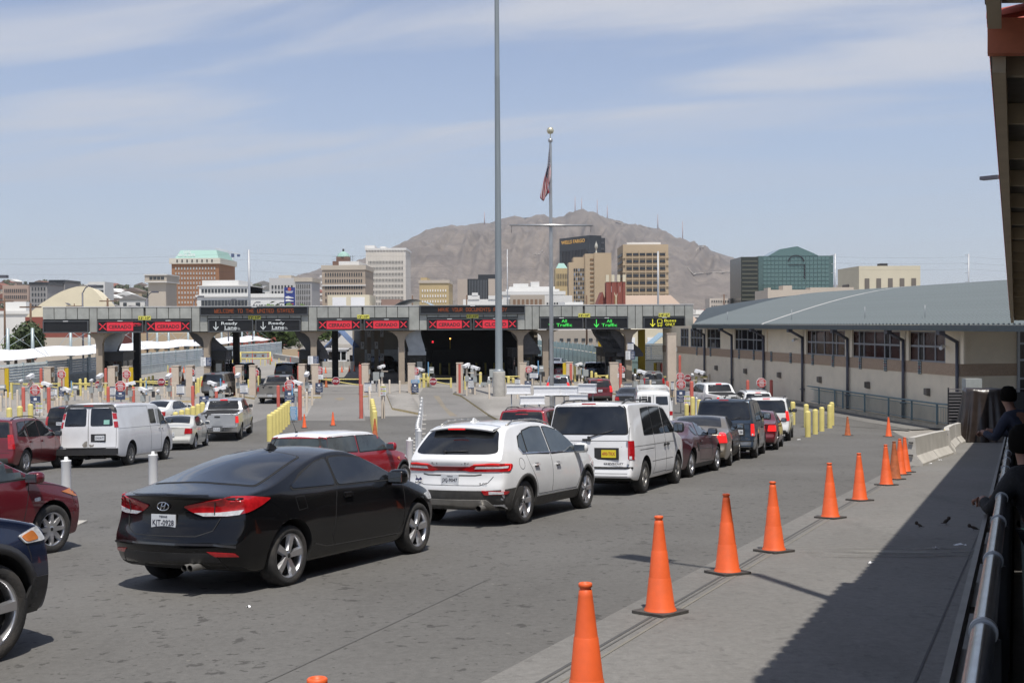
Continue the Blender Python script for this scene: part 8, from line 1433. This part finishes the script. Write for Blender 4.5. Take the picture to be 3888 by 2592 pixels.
a, b = at('H', 384, 515, 300), at('H', 471, 662, 300); t = thing('billboard', 'tall blue shoe advertising billboard above the canopy', 'billboard', ((a.x + b.x) / 2, 300, (a.z + b.z) / 2)); w, h = b.x - a.x, a.z - b.z; MB().box((0, 0, 0), (w, .5, h)).build('board', M('billboard_blue', (.03, .05, .22), .5), t); MB().cyl((0, .3, -h / 2 - 6), (0, .3, 0), .3).build('pole', STEEL, t)
MB().lathe([(w * .17, -.01), (w * .15, -.02), (.001, -.02)], 20, (0, 0, 0)).build('logo_disc', REDINK, t, (0, -.3, h * .40)).rotation_euler = (R(90), 0, 0); MB().prism([(-.38 * w, 0), (.38 * w, 0), (.4 * w, .03 * h), (.1 * w, .07 * h), (-.1 * w, .12 * h), (-.36 * w, .09 * h)], -.35, -.27, 'Y').build('shoe', SWH, t, (0, 0, -h * .1)); MB().prism([(-.38 * w, 0), (.38 * w, 0), (.4 * w, .03 * h), (.1 * w, .07 * h), (-.1 * w, .12 * h), (-.36 * w, .09 * h)], -.35, -.27, 'Y').build('shoe', SWH, t, (0, 0, -h * .27)); MB().b2((-w * .35, -.35, -h * .44), (w * .38, -.27, -h * .38)).build('shoe', REDINK, t); lettering('MEN', SWH, w * .2, h * .03, t, (0, -.33, h * .40)); MB().b2((-w * .35, -.33, h * .26), (w * .35, -.27, h * .29)).b2((-w * .28, -.33, h * .20), (w * .28, -.27, h * .23)).build('print_lines', SWH, t)
t, w, d, h = building('tan_office', 'tan stepped office with green domed turret under scaffolding', 'H', 690, 1040, None, 345, 520, bmat('tan_brick', (.42, .34, .265)), 30, (16, 9, .1, .93), cap=(1.6, BGE), ratio=(.5, .5)); MB().b2((-.3, -.5, h * .72), (w + .3, -.02, h * .735)).build('string_course', WHB, t); MB().b2((w * .22, 3, h), (w * .54, d - 4, h + 2.5)).build('turret', bmat('turret_brown', (.20, .12, .09)), t); m = MB(); cx_ = w * .385; r_ = w * .15; m.lathe([(r_ * 1.15, h + 5.0), (r_ * 1.1, h + 5.2), (r_ * .8, h + 6.6), (r_ * .2, h + 7.6), (.01, h + 7.7)], 8, (cx_, d / 2, 0), smooth=False).build('dome', TEALR, t); MB().b2((cx_ - r_, d / 2 - r_, h), (cx_ + r_, d / 2 + r_, h + 5.1)).build('turret', MATS['wall_turret_brown'], t); MB().cyl((cx_, d / 2, h + 7.4), (cx_, d / 2, h + 8.8), .45).build('lantern', DARK, t)
m = MB()
for k in range(5): m.cyl((w * (.5 + k * .05), 1.5, h), (w * (.5 + k * .05), 1.5, h + 5), .06, n=4)
for k in range(3): m.cyl((w * .22, 1.5, h + 2 + 1.2 * k), (w * .74, 1.5, h + 2 + 1.2 * k), .06, n=4)
m.build('scaffold', DARK, t); MB().b2((w * .38, 1, h), (w * .85, d, h + 2.3)).build('penthouse', WHB, t)
for k in range(10): MB().b2((-1.0, -.5, h * (.08 + .085 * k)), (0, 1, h * (.08 + .085 * k) + .9)).build('fire_balcony', WHB, t)
t, w, d, h = building('white_tower', 'tall white office tower with narrow window columns', 'H', 1045, 1368, 970, 205, 600, bmat('off_white', (.64, .60, .54)), 30, (24, 12, .05, .88), ratio=(.42, .42), cap=(.6, WHB)); MB().b2((w * -.05, 4, h), (w * .2, 14, h + 2.2)).b2((w * .34, 4, h), (w * .48, 14, h + 1.6)).build('roof_block', WHB, t)
m = MB()
for k in range(13): m.b2((w * (.06 + k * .0733) - .18, -.4, 0), (w * (.06 + k * .0733) + .18, 0, h * .985))
m.build('pilasters', MATS['wall_off_white'], t, kind='stuff')
building('cream_warehouse', 'low cream building with pale panels behind the canopy', 'H', 735, 1075, None, 576, 330, CRM, 15, (2, 1, .45, .95), ratio=(.75, 1), wmat=SWH, kind='wall_panel'); building('yellow_block', 'yellow tan square office block with small windows', 'H', 1480, 1718, 1322, 466, 500, YLB, 34, (10, 8, .1, .88), (7, 8, .1, .88), cap=(.8, BGE), ratio=(.35, .42), roof=parapet(YLB, h=1.9, x0=0, x1=.22), wmat=SWH)
building('brown_hall', 'brown low hall with a faded roof sign', 'H', 1170, 1322, None, 612, 330, bmat('brown', (.24, .16, .13)), 15); a = at('H', 1205, 655, 220); b = at('H', 1640, 655, 220); MB().grid(lambda u, v: Vector(((b.x - a.x) * u, 20 * v, a.z - 1.2 + 2.2 * math.sin(math.pi * u))), 20, 2).b2((.5, 1, 0), (b.x - a.x - .5, 19, a.z - 1)).build('arched_roof_hall', M('pale_blue_metal', (.38, .46, .50), .4, .3), None, (a.x, 220, 0), label='low hall with pale blue arched metal roof peeking over the canopy', category='building')
t, w, d, h = building('glass_office', 'dark ribbed glass office with pale concrete ends', 'H', 1870, 2040, None, 447, 560, DGL, 24, (12, 1, .02, .98), wmat=M('glass_rib', (.16, .17, .18), .4), ratio=(.25, 1), kind='facade_rib'); MB().b2((-4.8, -.5, 0), (0, d, h)).b2((w, -.5, 0), (w + 6.9, d, h)).build('end_wall', bmat('end_concrete', (.46, .39, .33)), t); MB().b2((w * .5, 3, h), (w + 6, d, h + 2.2)).build('roof_block', DGL, t)
t, w, d, h = building('mission_block', 'small white mission style building with stepped parapet', 'H', 1835, 2165, None, 612, 300, WHB, 14, (7, 1, .5, .8), ratio=(.2, .5)); MB().b2((w * .12, -.2, h), (w * .4, 3, h + 1.0)).b2((w * .22, -.3, h + 1.0), (w * .36, 3, h + 1.7)).b2((w * .62, -.2, h), (w * .95, 3, h + .9)).build('parapet', WHB, t)
t, w, d, h = building('white_terraced_block', 'large white stepped office with columned lower floors', 'C', 1450, 2120, None, 175, 420, WHB, 30, (22, 2, .48, .9), ratio=(.6, .6), cap=(.8, WHB)); MB().b2((w * .05, 2, h), (w * .92, d, h + 1.3)).b2((w * .1, 4, h + 1.3), (w * .85, d, h + 2.3)).b2((w * .17, 6, h + 2.3), (w * .42, d, h + 3.5)).b2((w * .46, 6, h + 2.3), (w * .6, d, h + 4.1)).build('upper_storey', WHB, t)
building('brown_block', 'plain brown grey block with boarded window openings', 'C', 1530, 1905, None, 198, 380, bmat('brown_grey', (.40, .35, .29)), 14, (7, 3, .2, .95), ratio=(.6, .6), wmat=bmat('board', (.22, .14, .09))); building('white_annex', 'small white annex at the right of the stepped office', 'D', 50, 350, None, 205, 390, WHB, 12, (10, 2, .3, .9), ratio=(.6, .6))
t, w, d, h = building('bank_tower', 'black glass bank tower with gold WELLS FARGO lettering', 'R', 455, 755, 908, 148, 760, DGL, 9, (18, 1, .02, .86), None, wmat=M('black_rib', (.07, .07, .075), .5), ratio=(.3, 1), kind='facade_rib', Yb=730); lettering('WELLS FARGO', M('gold_letter', (.75, .42, .10), .5, emit=.15), w * .78, 2.4, t, (w * .49, -.9, h - 3.0), bold=.02)
building('bank_annex', 'gridded black glass wing of the bank tower', 'R', 755, 908, None, 140, 735, DGL, 12, (8, 12, .2, .98), wmat=M('black_rib', (.07, .07, .075), .5), ratio=(.8, .3), kind='spandrel')
t, w, d, h = building('tan_tower', 'blank tan tower with open stair strip beside the bank', 'R', 800, 970, 708, 288, 560, TAN, 18, None); MB().b2((-4.4, 1, 0), (0, d, h - .3)).b2((-10, 2, 0), (-4.4, d, h - 1.9)).b2((-12.3, 2, 0), (-10, d, h - 4.4)).build('side_wing', TAN, t); 
m = MB()
for k in range(17): MB().b2((-2.0, .75, h * (.03 + .055 * k)), (-.3, .98, h * (.03 + .055 * k) + .8)).build('stair_landing', bmat('stair_brown', (.20, .12, .06)), t)
for i in range(5):
    for k in range(14): MB().b2((-9.9 + i * 1.06, 1.7, h * (.05 + .056 * k)), (-9.15 + i * 1.06, 1.99, h * (.05 + .056 * k) + 1.3)).build('window', DGL if (i + k) % 3 else M('blue_spandrel', (.20, .23, .28), .5), t)
t2 = MB().lathe([(.4, 0), (.5, .5), (.3, .6), (.3, 2.2), (.55, 2.3), (.85, 3.2), (.6, 4.4), (.15, 5.3), (.01, 6.2)], 12).build('lantern_spire', bmat('lantern', (.45, .44, .38)), t, (1.2, 3, h))
t, w, d, h = building('deco_tower', 'golden art deco tower with green pyramid top', 'R', 415, 545, 548, 440, 640, YLB, 22, (7, 8, .05, .93), ratio=(.35, .7)); m = MB().add([(.5, .5, h), (w - .5, .5, h), (w - .5, d - .5, h), (.5, d - .5, h), (w * .3, d * .4, h + 3.2), (w * .7, d * .4, h + 3.2), (w * .7, d * .6, h + 3.2), (w * .3, d * .6, h + 3.2)], [(0, 1, 5, 4), (1, 2, 6, 5), (2, 3, 7, 6), (3, 0, 4, 7), (4, 5, 6, 7)]); m.build('roof', TEALR, t); MB().b2((-1, -.6, 0), (w + .5, d, h * .72)).build('lower_block', YLB, t)
t, w, d, h = building('striped_tower', 'wide tan tower with dark ribbon windows right of the bank', 'R', 1085, 1535, 998, 205, 560, TAN, 30, (6, 11, .05, .93), (1, 11, .05, .93), ratio=(.86, .34), wmat=DGL); MB().b2((w * .1, 3, h), (w * .85, d - 3, h + 1.2)).build('roof_block', WHB, t); me = MB().b2((-.2, -.5, -.1), (w + .2, 0, .5)).mesh('floor_band', TAN)
for k in range(11): ob('floor_band', me, t, (0, 0, h * (.05 + .08 * k)))
for k in range(7): MB().b2((w * (.06 + .1467 * k) - .22, -.45, 0), (w * (.06 + .1467 * k) + .22, 0, h * .93)).build('pier', TAN, t)
t, w, d, h = building('brick_church', 'red brick church tower with pale pinnacles and arched windows', 'R', 930, 1096, None, 575, 330, RBR, 9, (2, 1, .8, .96), ratio=(.2, .6), wmat=SWH)
for k in (0, .33, .67, 1): MB().b2((w * k - .35, -.4, 0), (w * k + .35, .4, h + 1.2)).build('buttress', RBR, t); MB().b2((w * k - .42, -.5, h), (w * k + .42, .5, h + 2.0)).build('pinnacle', CRM, t)
for k in (.40, .63): MB().prism([(w * k - .55, 0), (w * k + .55, 0), (w * k + .55, h * .76), (w * k, h * .84), (w * k - .55, h * .76)], -.2, -.02, 'Y').build('arch_trim', CRM, t); MB().prism([(w * k - .38, 0), (w * k + .38, 0), (w * k + .38, h * .75), (w * k, h * .81), (w * k - .38, h * .75)], -.3, -.21, 'Y').build('arched_window', bmat('amber_glass', (.25, .13, .05)), t)
a, b, c_ = at('R', 835, 790, 332), at('R', 925, 790, 332), at('R', 882, 672, 332); MB().prism([(0, 0), (b.x - a.x, 0), (b.x - a.x, a.z), (c_.x - a.x, c_.z), (0, a.z)], 0, 12, 'Y').build('church_gable', RBR, None, (a.x, 332, 0), label='dark red church gable left of the brick tower', category='building'); a, b = at('R', 1098, 702, 345), at('R', 1600, 702, 345); MB().add([(0, 0, 5), (b.x - a.x + 8, 0, 5), (b.x - a.x, 9, a.z), (0, 9, a.z), (0, 18, 5), (b.x - a.x + 8, 18, 5)], [(0, 1, 2, 3), (3, 2, 5, 4), (1, 5, 2)]).b2((0, .5, 0), (b.x - a.x + 7, 17, 5)).build('church_nave', bmat('nave_roof', (.42, .32, .25)), None, (a.x, 345, 0), label='broad tan sloping church roof right of the brick tower', category='building')
t, w, d, h = building('green_glass_tower', 'green glass tower with stepped gable top', 'W', 1742, 1914, 1702, 588, 600, GGL, 34, (17, 12, .35, .99), (1, 13, .2, .98), wmat=M('green_pane', (.135, .215, .205), .08, .4), ratio=(.86, .82), kind='glass_pane'); m = MB(); m.prism([(w * .13, h), (w * .28, h + 3.4), (w * .46, h + 4.6), (w * .52, h + 4.9), (w * .74, h + 1.2), (w * .80, h)], -.3, d * .6, 'Y').build('gable_top', M('green_pane', (.135, .215, .205), .08, .4), t); MB().prism([(w * (.50 + .11 * math.cos(R(a))), h - 3 + 3.4 * math.sin(R(a))) for a in range(0, 181, 15)] + [(w * (.50 + .095 * math.cos(R(a))), h - 3 + 2.9 * math.sin(R(a))) for a in range(180, -1, -15)], -.7, -.31, 'Y').build('arch_frame', DGL, t); MB().b2((w * .605, -.7, h - 12), (w * .62, -.31, h - 4.4)).b2((w * .40, -.7, h - 4.8), (w * .62, -.31, h - 4.4)).build('frame_line', DGL, t)
t, w, d, h = building('olive_glass_wing', 'dark olive banded wing of the green glass tower', 'W', 1702, 1742, None, 590, 595, M('olive_glass', (.030, .034, .026), .2), 30, (1, 12, .3, .97), ratio=(1, .35), wmat=M('olive_band', (.085, .085, .06), .5), kind='spandrel')
t, w, d, h = building('cream_court', 'plain cream block with tall slit windows at the right', 'W', 1973, 2114, 1935, 611, 460, CRM, 30, None); [MB().b2((w * (.13 + .19 * k) - .9, -.25, h * .3), (w * (.13 + .19 * k) + .9, 0, h * .82)).build('window', bmat('slit', (.16, .14, .12)), t) for k in range(5)]; MB().b2((-.25, d * .45, h * .3), (0, d * .75, h * .75)).build('vent_panel', bmat('slit', (.16, .14, .12)), t); MB().b2((w * .4, 4, h), (w * .52, 8, h + 1.2)).build('roof_unit', DARK, t)
building('parking_deck', 'low beige parking structure before the green glass tower', 'E', 930, 1790, None, 225, 380, bmat('pale_stone', (.52, .45, .37)), 20, roof=lambda t, w, d, H_: MB().b2((w * .15, 0, H_), (w * .24, 6, H_ + 1.4)).b2((0, 0, H_), (w * .03, 6, H_ + .7)).b2((w * .42, 0, H_), (w * .85, 6, H_ + .7)).build('roof_block', MATS['wall_pale_stone'], t)); building('small_white_block', 'small white block with dark openings at the foot of the mountain', 'R', 1945, 2150, None, 738, 620, bmat('pale_stone2', (.58, .52, .46)), 15, (8, 3, .55, .98), ratio=(.5, .4))
rg = [(300, 660), (560, 664), (640, 655), (695, 632), (740, 615), (790, 612), (830, 596), (880, 578), (920, 560), (960, 540), (985, 528), (1010, 522), (1040, 517), (1060, 519), (1100, 513), (1130, 512), (1160, 500), (1185, 497), (1210, 503), (1235, 493), (1250, 492), (1262, 499), (1290, 501), (1310, 495), (1335, 489), (1360, 494), (1380, 503), (1405, 506), (1430, 514), (1470, 517), (1490, 523), (1515, 524), (1530, 535), (1560, 552), (1600, 563), (1640, 578), (1680, 590), (1710, 604), (1760, 622), (1900, 652), (2000, 672), (2150, 700)]
MTN = patchy('mountain_rock', (.215, .18, .15), (.132, .112, .098), scale=.03, bump=0); tt = MTN.node_tree
for n_ in tt.nodes:
    if n_.type == 'TEX_NOISE' and n_.inputs['Scale'].default_value > 10: n_.inputs['Scale'].default_value = .06
    if n_.type == 'TEX_NOISE' and abs(n_.inputs['Scale'].default_value - .42) < .01: n_.inputs['Scale'].default_value = .014; n_.inputs['Detail'].default_value = 8
    if n_.type == 'TEX_NOISE' and .9 < n_.inputs['Scale'].default_value < 1.2: n_.inputs['Scale'].default_value = .004
    if n_.type == 'MAP_RANGE' and abs(n_.inputs[3].default_value - .86) < .001: n_.inputs[3].default_value = .76; n_.inputs[4].default_value = 1.24
def mt(u, v):
    X_ = 280 + 1880 * u; Y = 2600 + 2900 * v; H_ = at('W', X_, lerp(rg, X_) + 3 * mnoise.noise(Vector((X_ * .09, 1, 1))) + 1.3 * mnoise.noise(Vector((X_ * .3, 1, 5))), 5500).z; sh = (v ** .62) * .93 + .07 * v
    gul = mnoise.noise(Vector((X_ * .011 + v * 1.7, v * 1.6, 0))) ; r2 = 1 - abs(mnoise.noise(Vector((X_ * .028 - v * 3.2, v * 2.4, 3)))) * 2; r3 = mnoise.noise(Vector((X_ * .09, v * 14, 7)))
    env = math.sin(math.pi * min(1, v)) ** .8; z = H_ * (sh + env * (.11 * gul + .075 * (r2 - .6) + .025 * r3 + .013 * mnoise.noise(Vector((X_ * .3 + v * 9, v * 40, 2))))); x = (X_ * 1.6531 - 1944) / 4381 * (5500 * (.55 + .45 * v)); return Vector((x, Y, max(-3, z if v > 0 else -5)))
MB().grid(mt, 300, 90).grid(lambda u, v: Vector((mt(u, 1).x, 5500 + 1500 * v, mt(u, 1).z * (1 - v))), 100, 4).build('mountain', MTN, kind='structure')
TRK = M('mountain_track', (.42, .38, .33), .9)
for pl in ([(1578, 577), (1584, 572), (1597, 566), (1602, 565)], [(1540, 634), (1580, 629), (1620, 627), (1660, 624), (1698, 628)], [(1222, 597), (1233, 602), (1226, 614), (1240, 625), (1232, 640)], [(1400, 509), (1430, 517), (1470, 520), (1500, 528)]):
    m = MB(); P_ = []
    for (xa, ya), (xb, yb) in zip(pl[:-1], pl[1:]):
        for k in range(6):
            X_, y_ = xa + (xb - xa) * k / 6, ya + (yb - ya) * k / 6; bv, bd = .5, 1e9
            for j in range(20, 100):
                q = mt((X_ - 280) / 1880, j / 100); e_ = abs(at('W', X_, y_, q.y).z - q.z)
                if e_ < bd: bd, bv = e_, j / 100
            P_.append(mt((X_ - 280) / 1880, bv) + Vector((0, -6, 1.5)))
    m.tube(P_, 2.0, 4); m.build('mountain_track', TRK, kind='structure')
hl = [(-60, 655), (60, 652), (200, 662), (260, 668), (330, 662), (420, 668), (520, 664), (600, 660), (640, 656), (700, 668), (800, 690), (950, 690), (1000, 700)]
HIL = patchy('hill_scrub', (.20, .175, .13), (.12, .125, .08), scale=.05, bump=0)
def hz_(X_, v): return max(0, at('W', X_, lerp(hl, X_), 1700).z) * v ** .8
MB().grid(lambda u, v: Vector((((-120 + 1200 * u) * 1.6531 - 1944) / 4381 * (700 + 1000 * v), 700 + 1000 * v, hz_(-120 + 1200 * u, v) + 3 * mnoise.noise(Vector((u * 30, v * 9, 0))) * v - .5)), 80, 20).grid(lambda u, v: Vector((((-120 + 1200 * u) * 1.6531 - 1944) / 4381 * (1700 + 600 * v), 1700 + 600 * v, hz_(-120 + 1200 * u, 1) * (1 - v))), 80, 2).build('hills', HIL, kind='structure')
WX = [(20, 'at the left picture edge'), (80, 'left of the cream dome'), (250, 'behind the cream dome'), (312, 'between the dome and the beige hotel tower'), (385, 'behind the beige hotel tower'), (505, 'behind the brick hotel'), (570, 'behind the ornate white block'), (640, 'between the thin pole and the blue billboard'), (735, 'behind the blue billboard'), (830, 'behind the tan stepped office'), (930, 'behind the white tower'), (1035, 'behind the yellow tan block'), (1130, 'behind the dark glass office'), (1265, 'between the tall mast and the flagpole'), (1420, 'behind the bank tower'), (1540, 'behind the striped tan tower'), (9999, 'right of the striped tan tower')]
def whereX(x): return next(n for e, n in WX if x <= e)
rr = random.Random(11); hm = [MB().b2((-7, -5, -2), (7, 5, 5)).prism([(-8, 5), (8, 5), (0, 8)], -5.6, 5.6, 'Y', mi=1).b2((-5, -5.2, 1.2), (-3, -5.0, 3.2), 2).b2((2, -5.2, 1.2), (4.5, -5.0, 3.2), 2).mesh('house', [w_, r_, WIN]) for w_, r_ in ((BGE, bmat('roof_red', (.24, .10, .07))), (WHB, bmat('roof_grey', (.22, .21, .2))), (PNK, WHB), (TAN, bmat('roof_brown', (.17, .13, .11))))]
bm_ = [MB().b2((-14, -8, -2), (14, 8, 6 + k)).b2((-14.3, -8.3, 6 + k), (14.3, 8.3, 6.6 + k), 1).b2((-4, -3, 6 + k), (1, 2, 8.5 + k), 1).mesh('low_building', [w_, WHB]) for k, w_ in enumerate((BGE, WHB, RBR, GRB))]
for i in range(140):
    X_ = rr.uniform(-60, 760); v = rr.random() ** 1.2 * .98; Y = 700 + 1000 * v; x = (X_ * 1.6531 - 1944) / 4381 * Y; o = ob('house', rr.choice(hm), None, (x, Y, hz_(X_, v) - .3), rr.uniform(-.5, .5), label='small hillside house ' + whereX(X_) + (', high up' if v > .66 else ', half way up' if v > .33 else ', low'), category='house', group='small houses on the hillside'); s_ = rr.uniform(.8, 1.5); o.scale = (s_, s_, s_)
for i in range(75):
    X_ = rr.uniform(-80, 1700) if i % 3 else rr.uniform(-80, 700); Y = rr.uniform(270, 690); x = (X_ * 1.6531 - 1944) / 4381 * Y
    if Y < 420 and 60 < X_ < 260: continue
    o = ob('low_building', rr.choice(bm_), None, (x, Y, 0), rr.uniform(-.4, .4), label='low flat roofed town building ' + whereX(X_) + (', nearer row' if Y < 400 else ', middle row' if Y < 550 else ', farther row'), category='building', group='low town buildings'); s_ = rr.uniform(.5, 1.05); o.scale = (s_, s_, s_ * rr.uniform(.8, 1.2))
for i in range(60): X_ = rr.uniform(1000, 1720); Y = rr.uniform(1200, 2500); x = (X_ * 1.6531 - 1944) / 4381 * Y; o = ob('house', rr.choice(hm), None, (x, Y, Y * .012 - 6), rr.uniform(-.5, .5), label='small distant house at the foot of the mountain ' + whereX(X_), category='house', group='small houses below the mountain'); o.scale = (1.3, 1.3, 1.3)
bl_ = MB(); r5 = random.Random(4)
for _ in range(60): d = Vector((r5.gauss(0, 1), r5.gauss(0, 1), r5.gauss(0, .7))).normalized(); p = d * 4 * r5.uniform(.4, 1) + Vector((0, 0, 3.5)); u = d.orthogonal().normalized() * 1.2; w = d.cross(u); bl_.add([p - u, p - w, p + u, p + w], [(0, 1, 2, 3)])
bl_.cyl((0, 0, 0), (0, 0, 3), .4, n=5); blm = bl_.mesh('far_tree', M('leaf_far', (.075, .085, .045), .8, var=.4, scale=.3))
for i in range(220):
    X_ = rr.uniform(-60, 740); v = rr.random() ** .8; Y = 700 + 1000 * v; x = (X_ * 1.6531 - 1944) / 4381 * Y; o = ob('far_tree', blm, None, (x, Y, hz_(X_, v) - 1), rr.uniform(0, 6), label='far green tree ' + whereX(X_) + (', high' if v > .66 else ', half way up' if v > .33 else ', low'), category='tree', group='trees among the hillside houses'); s_ = rr.uniform(.6, 1.6); o.scale = (s_, s_, s_)
def lampp(z, xb, yb, xh, yh, Y, lab):
    b = at(z, xb, yb, Y); a = at(z, xh, yh, Y); t = thing('street_lamp', lab, 'street lamp', (b.x, Y, 0), 0, 'dark street lamps behind the canopy'); hh = a.z; dx = a.x - b.x; MB().cyl((0, 0, 0), (0, 0, hh - .8), .13, .1, n=8).build('pole', PIPE, t); MB().tube([(0, 0, hh - .9), (dx * .3, 0, hh - .25), (dx * .62, 0, hh)], .07, 6).build('arm', PIPE, t); MB().box((dx, 0, hh), (abs(dx) * .75, .5, .22)).build('lamp_head', PIPE, t)
for a in (('G', 738, 620, 825, 435, 140, 'dark street lamp in front of the cream dome'), ('G', 1312, 620, 1385, 490, 155, 'dark street lamp before the beige hotel tower'), ('G', 1732, 620, 1795, 531, 175, 'dark street lamp left of the ornate white block'), ('G', 2037, 620, 2090, 558, 195, 'dark street lamp before the ornate white block'), ('G', 2255, 620, 2305, 582, 215, 'dark street lamp right of the thin steel pole'), ('H', 322, 655, 365, 640, 235, 'dark street lamp left of the blue billboard'), ('G', -60, 600, 30, 353, 90, 'dark street lamp head entering from the left edge')): lampp(*a)
def pole(z, x, yt, Y, r, lab, mat=STEEL, cat='pole', arms=0):
    a = at(z, x, yt, Y); t = thing('utility_pole' if arms else 'steel_pole', lab, cat, (a.x, Y, 0)); MB().cyl((0, 0, 0), (0, 0, a.z), r, r * .7, n=8).build('pole', mat, t)
    for k in range(arms): MB().b2((-1.4, -.08, a.z - .6 - k * 3.2), (1.4 if arms < 3 else .2, .08, a.z - .42 - k * 3.2)).build('cross_arm', mat, t)
WOOD = M('pole_wood', (.14, .085, .055), .9, var=.2)
for a in (('G', 2222, 115, 260, .34, 'tall thin steel pole before the left towers'), ('H', 2193, 205, 240, .14, 'thin steel pole right of the tall grey mast'), ('R', 1432, 272, 230, .22, 'slim steel mast before the striped tan tower'), ('W', 1918, 583, 420, .45, 'lattice power pole right of the green tower', STEEL, 'power pole', 3), ('W', 2225, 583, 420, .35, 'lattice power pole far right in the sky', STEEL, 'power pole', 4), ('G', 272, 590, 150, .2, 'wooden utility pole left of the canopy', WOOD, 'utility pole', 1), ('G', 960, 545, 200, .25, 'wooden pole with angled brace right of the dome', WOOD, 'utility pole', 1), ('G', 663, 592, 200, .12, 'thin pole with cross arm before the dome', WOOD, 'utility pole', 1), ('G', 40, 545, 180, .2, 'wooden utility pole at the far left', WOOD, 'utility pole', 1), ('R', 724, 705, 250, .22, 'wooden pole before the tan tower', WOOD, 'utility pole', 0), ('C', 473, 205, 260, .2, 'wooden pole before the yellow tan block', WOOD, 'utility pole', 0), ('C', 1060, 200, 260, .2, 'wooden pole before the mission building', WOOD, 'utility pole', 0), ('R', 2088, 698, 520, .4, 'utility pole at the foot of the mountain', WOOD, 'utility pole', 1)): pole(*a)
for i, (x, y0, y1) in enumerate(((1321, 452, 490), (1336, 456, 490), (1372, 458, 503), (1113, 487, 512), (1511, 492, 523), (1568, 508, 553), (1395, 472, 505))):
    a, b = at('W', x, y0, 5400), at('W', x, y1 + 3, 5400); MB().cyl((0, 0, -10), (0, 0, a.z - b.z), 3.2, 1.2, n=5).build('radio_mast', M('mast_red_white', (.42, .30, .30), .7), None, (b.x, 5400, b.z), label='thin radio mast on the mountain ridge, ' + ['first right of the flagpole', 'second right of the flagpole', 'third right of the flagpole', 'left of the tall grey mast', 'on the right shoulder', 'lowest on the right slope', 'faint one after the third'][i], category='radio mast', group='radio masts on the ridge')
a = at('G', 2075, 180, 650); t = thing('tower_crane', 'white tower crane behind the brick hotel', 'crane', (a.x, 650, 0)); m = MB()
for dx, dy in ((-.5, -.5), (.5, -.5), (.5, .5), (-.5, .5)): m.cyl((dx, dy, 0), (dx, dy, a.z), .09, n=4)
for k in range(0, int(a.z)): m.cyl((-.5, -.5, k), (.5, -.5, k + 1), .07, n=4)
m.build('mast', WHB, t); l_, r_, tp_ = at('G', 1925, 108, 650), at('G', 2140, 155, 650), at('G', 2080, 130, 650); m = MB(); o_ = Vector((a.x, 650, 0))
for dz in (0, .9): m.cyl(l_ - o_ + Vector((0, 0, dz * .4)), Vector((0, 0, a.z + 2 + dz)), .12, n=4).cyl(Vector((0, 0, a.z + 2 + dz)), r_ - o_, .14, n=4)
for k in range(14): p = (l_ - o_).lerp(Vector((0, 0, a.z + 2)), k / 14); m.cyl(p, p + Vector((.8, 0, .9)), .06, n=4)
m.build('jib', WHB, t); MB().box((.2, 0, a.z + 1), (1.5, 1.2, 2)).box(r_ - o_ + Vector((-.6, 0, -.6)), (1.5, 1, 1.3)).build('cab', M('crane_blue', (.08, .11, .20), .6), t)
def wire(name, lab, pts, r=.025):
    m = MB()
    for a, b in zip(pts[:-1], pts[1:]):
        a, b = Vector(a), Vector(b); q = [a.lerp(b, k / 10) + Vector((0, 0, -4 * .02 * (b - a).length * .35 * (k / 10) * (1 - k / 10))) for k in range(11)]; m.tube(q, r, 3)
    m.build(name, DARK, None, None, None, label=lab, category='power line', group='thin power lines in the sky')
for i, y in enumerate((204, 250, 338)): wire('power_line', 'thin power line sagging across the left sky, ' + ['top', 'middle', 'lowest'][i] + ' of three', [at('G', -200, y - 8, 260), at('G', 2222, y - 60 + 12 * i, 260), at('H', 1700, 260 + 90 * i, 260)], .013)
for i in range(3): wire('power_line', 'thin power line at the right sky, ' + ['top', 'middle', 'lowest'][i] + ' strand', [at('W', 1918, 590 + 14 * i, 420), at('W', 2225, 590 + 14 * i, 420), at('W', 2420, 600 + 14 * i, 420)], .022)
rr = random.Random(9)
for i in range(22):
    z, x, y = ('B', 1475 + (i % 6) * 48, 660 + 22 * (i // 6)) if i < 18 else ('D', 430 + (i - 18) * 60, 712); p = g(z, x, y); m = MB().b2((-.9, 0, .25), (.9, 4.3, .85)).prism([(.5, .85), (1.1, 1.4), (2.8, 1.4), (3.6, .85)], -.75, .75, 'X', mi=1); cm_ = rr.choice([WH2, WH2, SIL, BK2, RED1, GRY])
    [m.cyl((sx * .7, yy, .3), (sx * .92, yy, .3), .3, n=10, mi=2) for sx in (-1, 1) for yy in (.8, 3.4)]; m.build('parked_car', [cm_, GLASS, TYRE], None, p, rr.uniform(-.4, .4) + 1.2, label='small parked car in the distant lot seen through the canopy', category='car', group='parked cars in the distant lot')
hzm = bpy.data.materials.new('haze'); hzm.use_nodes = True; tn = hzm.node_tree; tn.nodes.clear(); o_ = tn.nodes.new('ShaderNodeOutputMaterial'); v_ = tn.nodes.new('ShaderNodeVolumePrincipled'); v_.inputs['Color'].default_value = (.86, .90, .96, 1); v_.inputs['Density'].default_value = 7e-5; v_.inputs['Anisotropy'].default_value = .2; tn.links.new(v_.outputs[0], o_.inputs['Volume'])
MB().b2((-3200, -90, -30), (3200, 7600, 900)).build('haze', hzm, kind='stuff'); C.cycles.volume_max_steps = 64; C.cycles.volume_bounces = 0
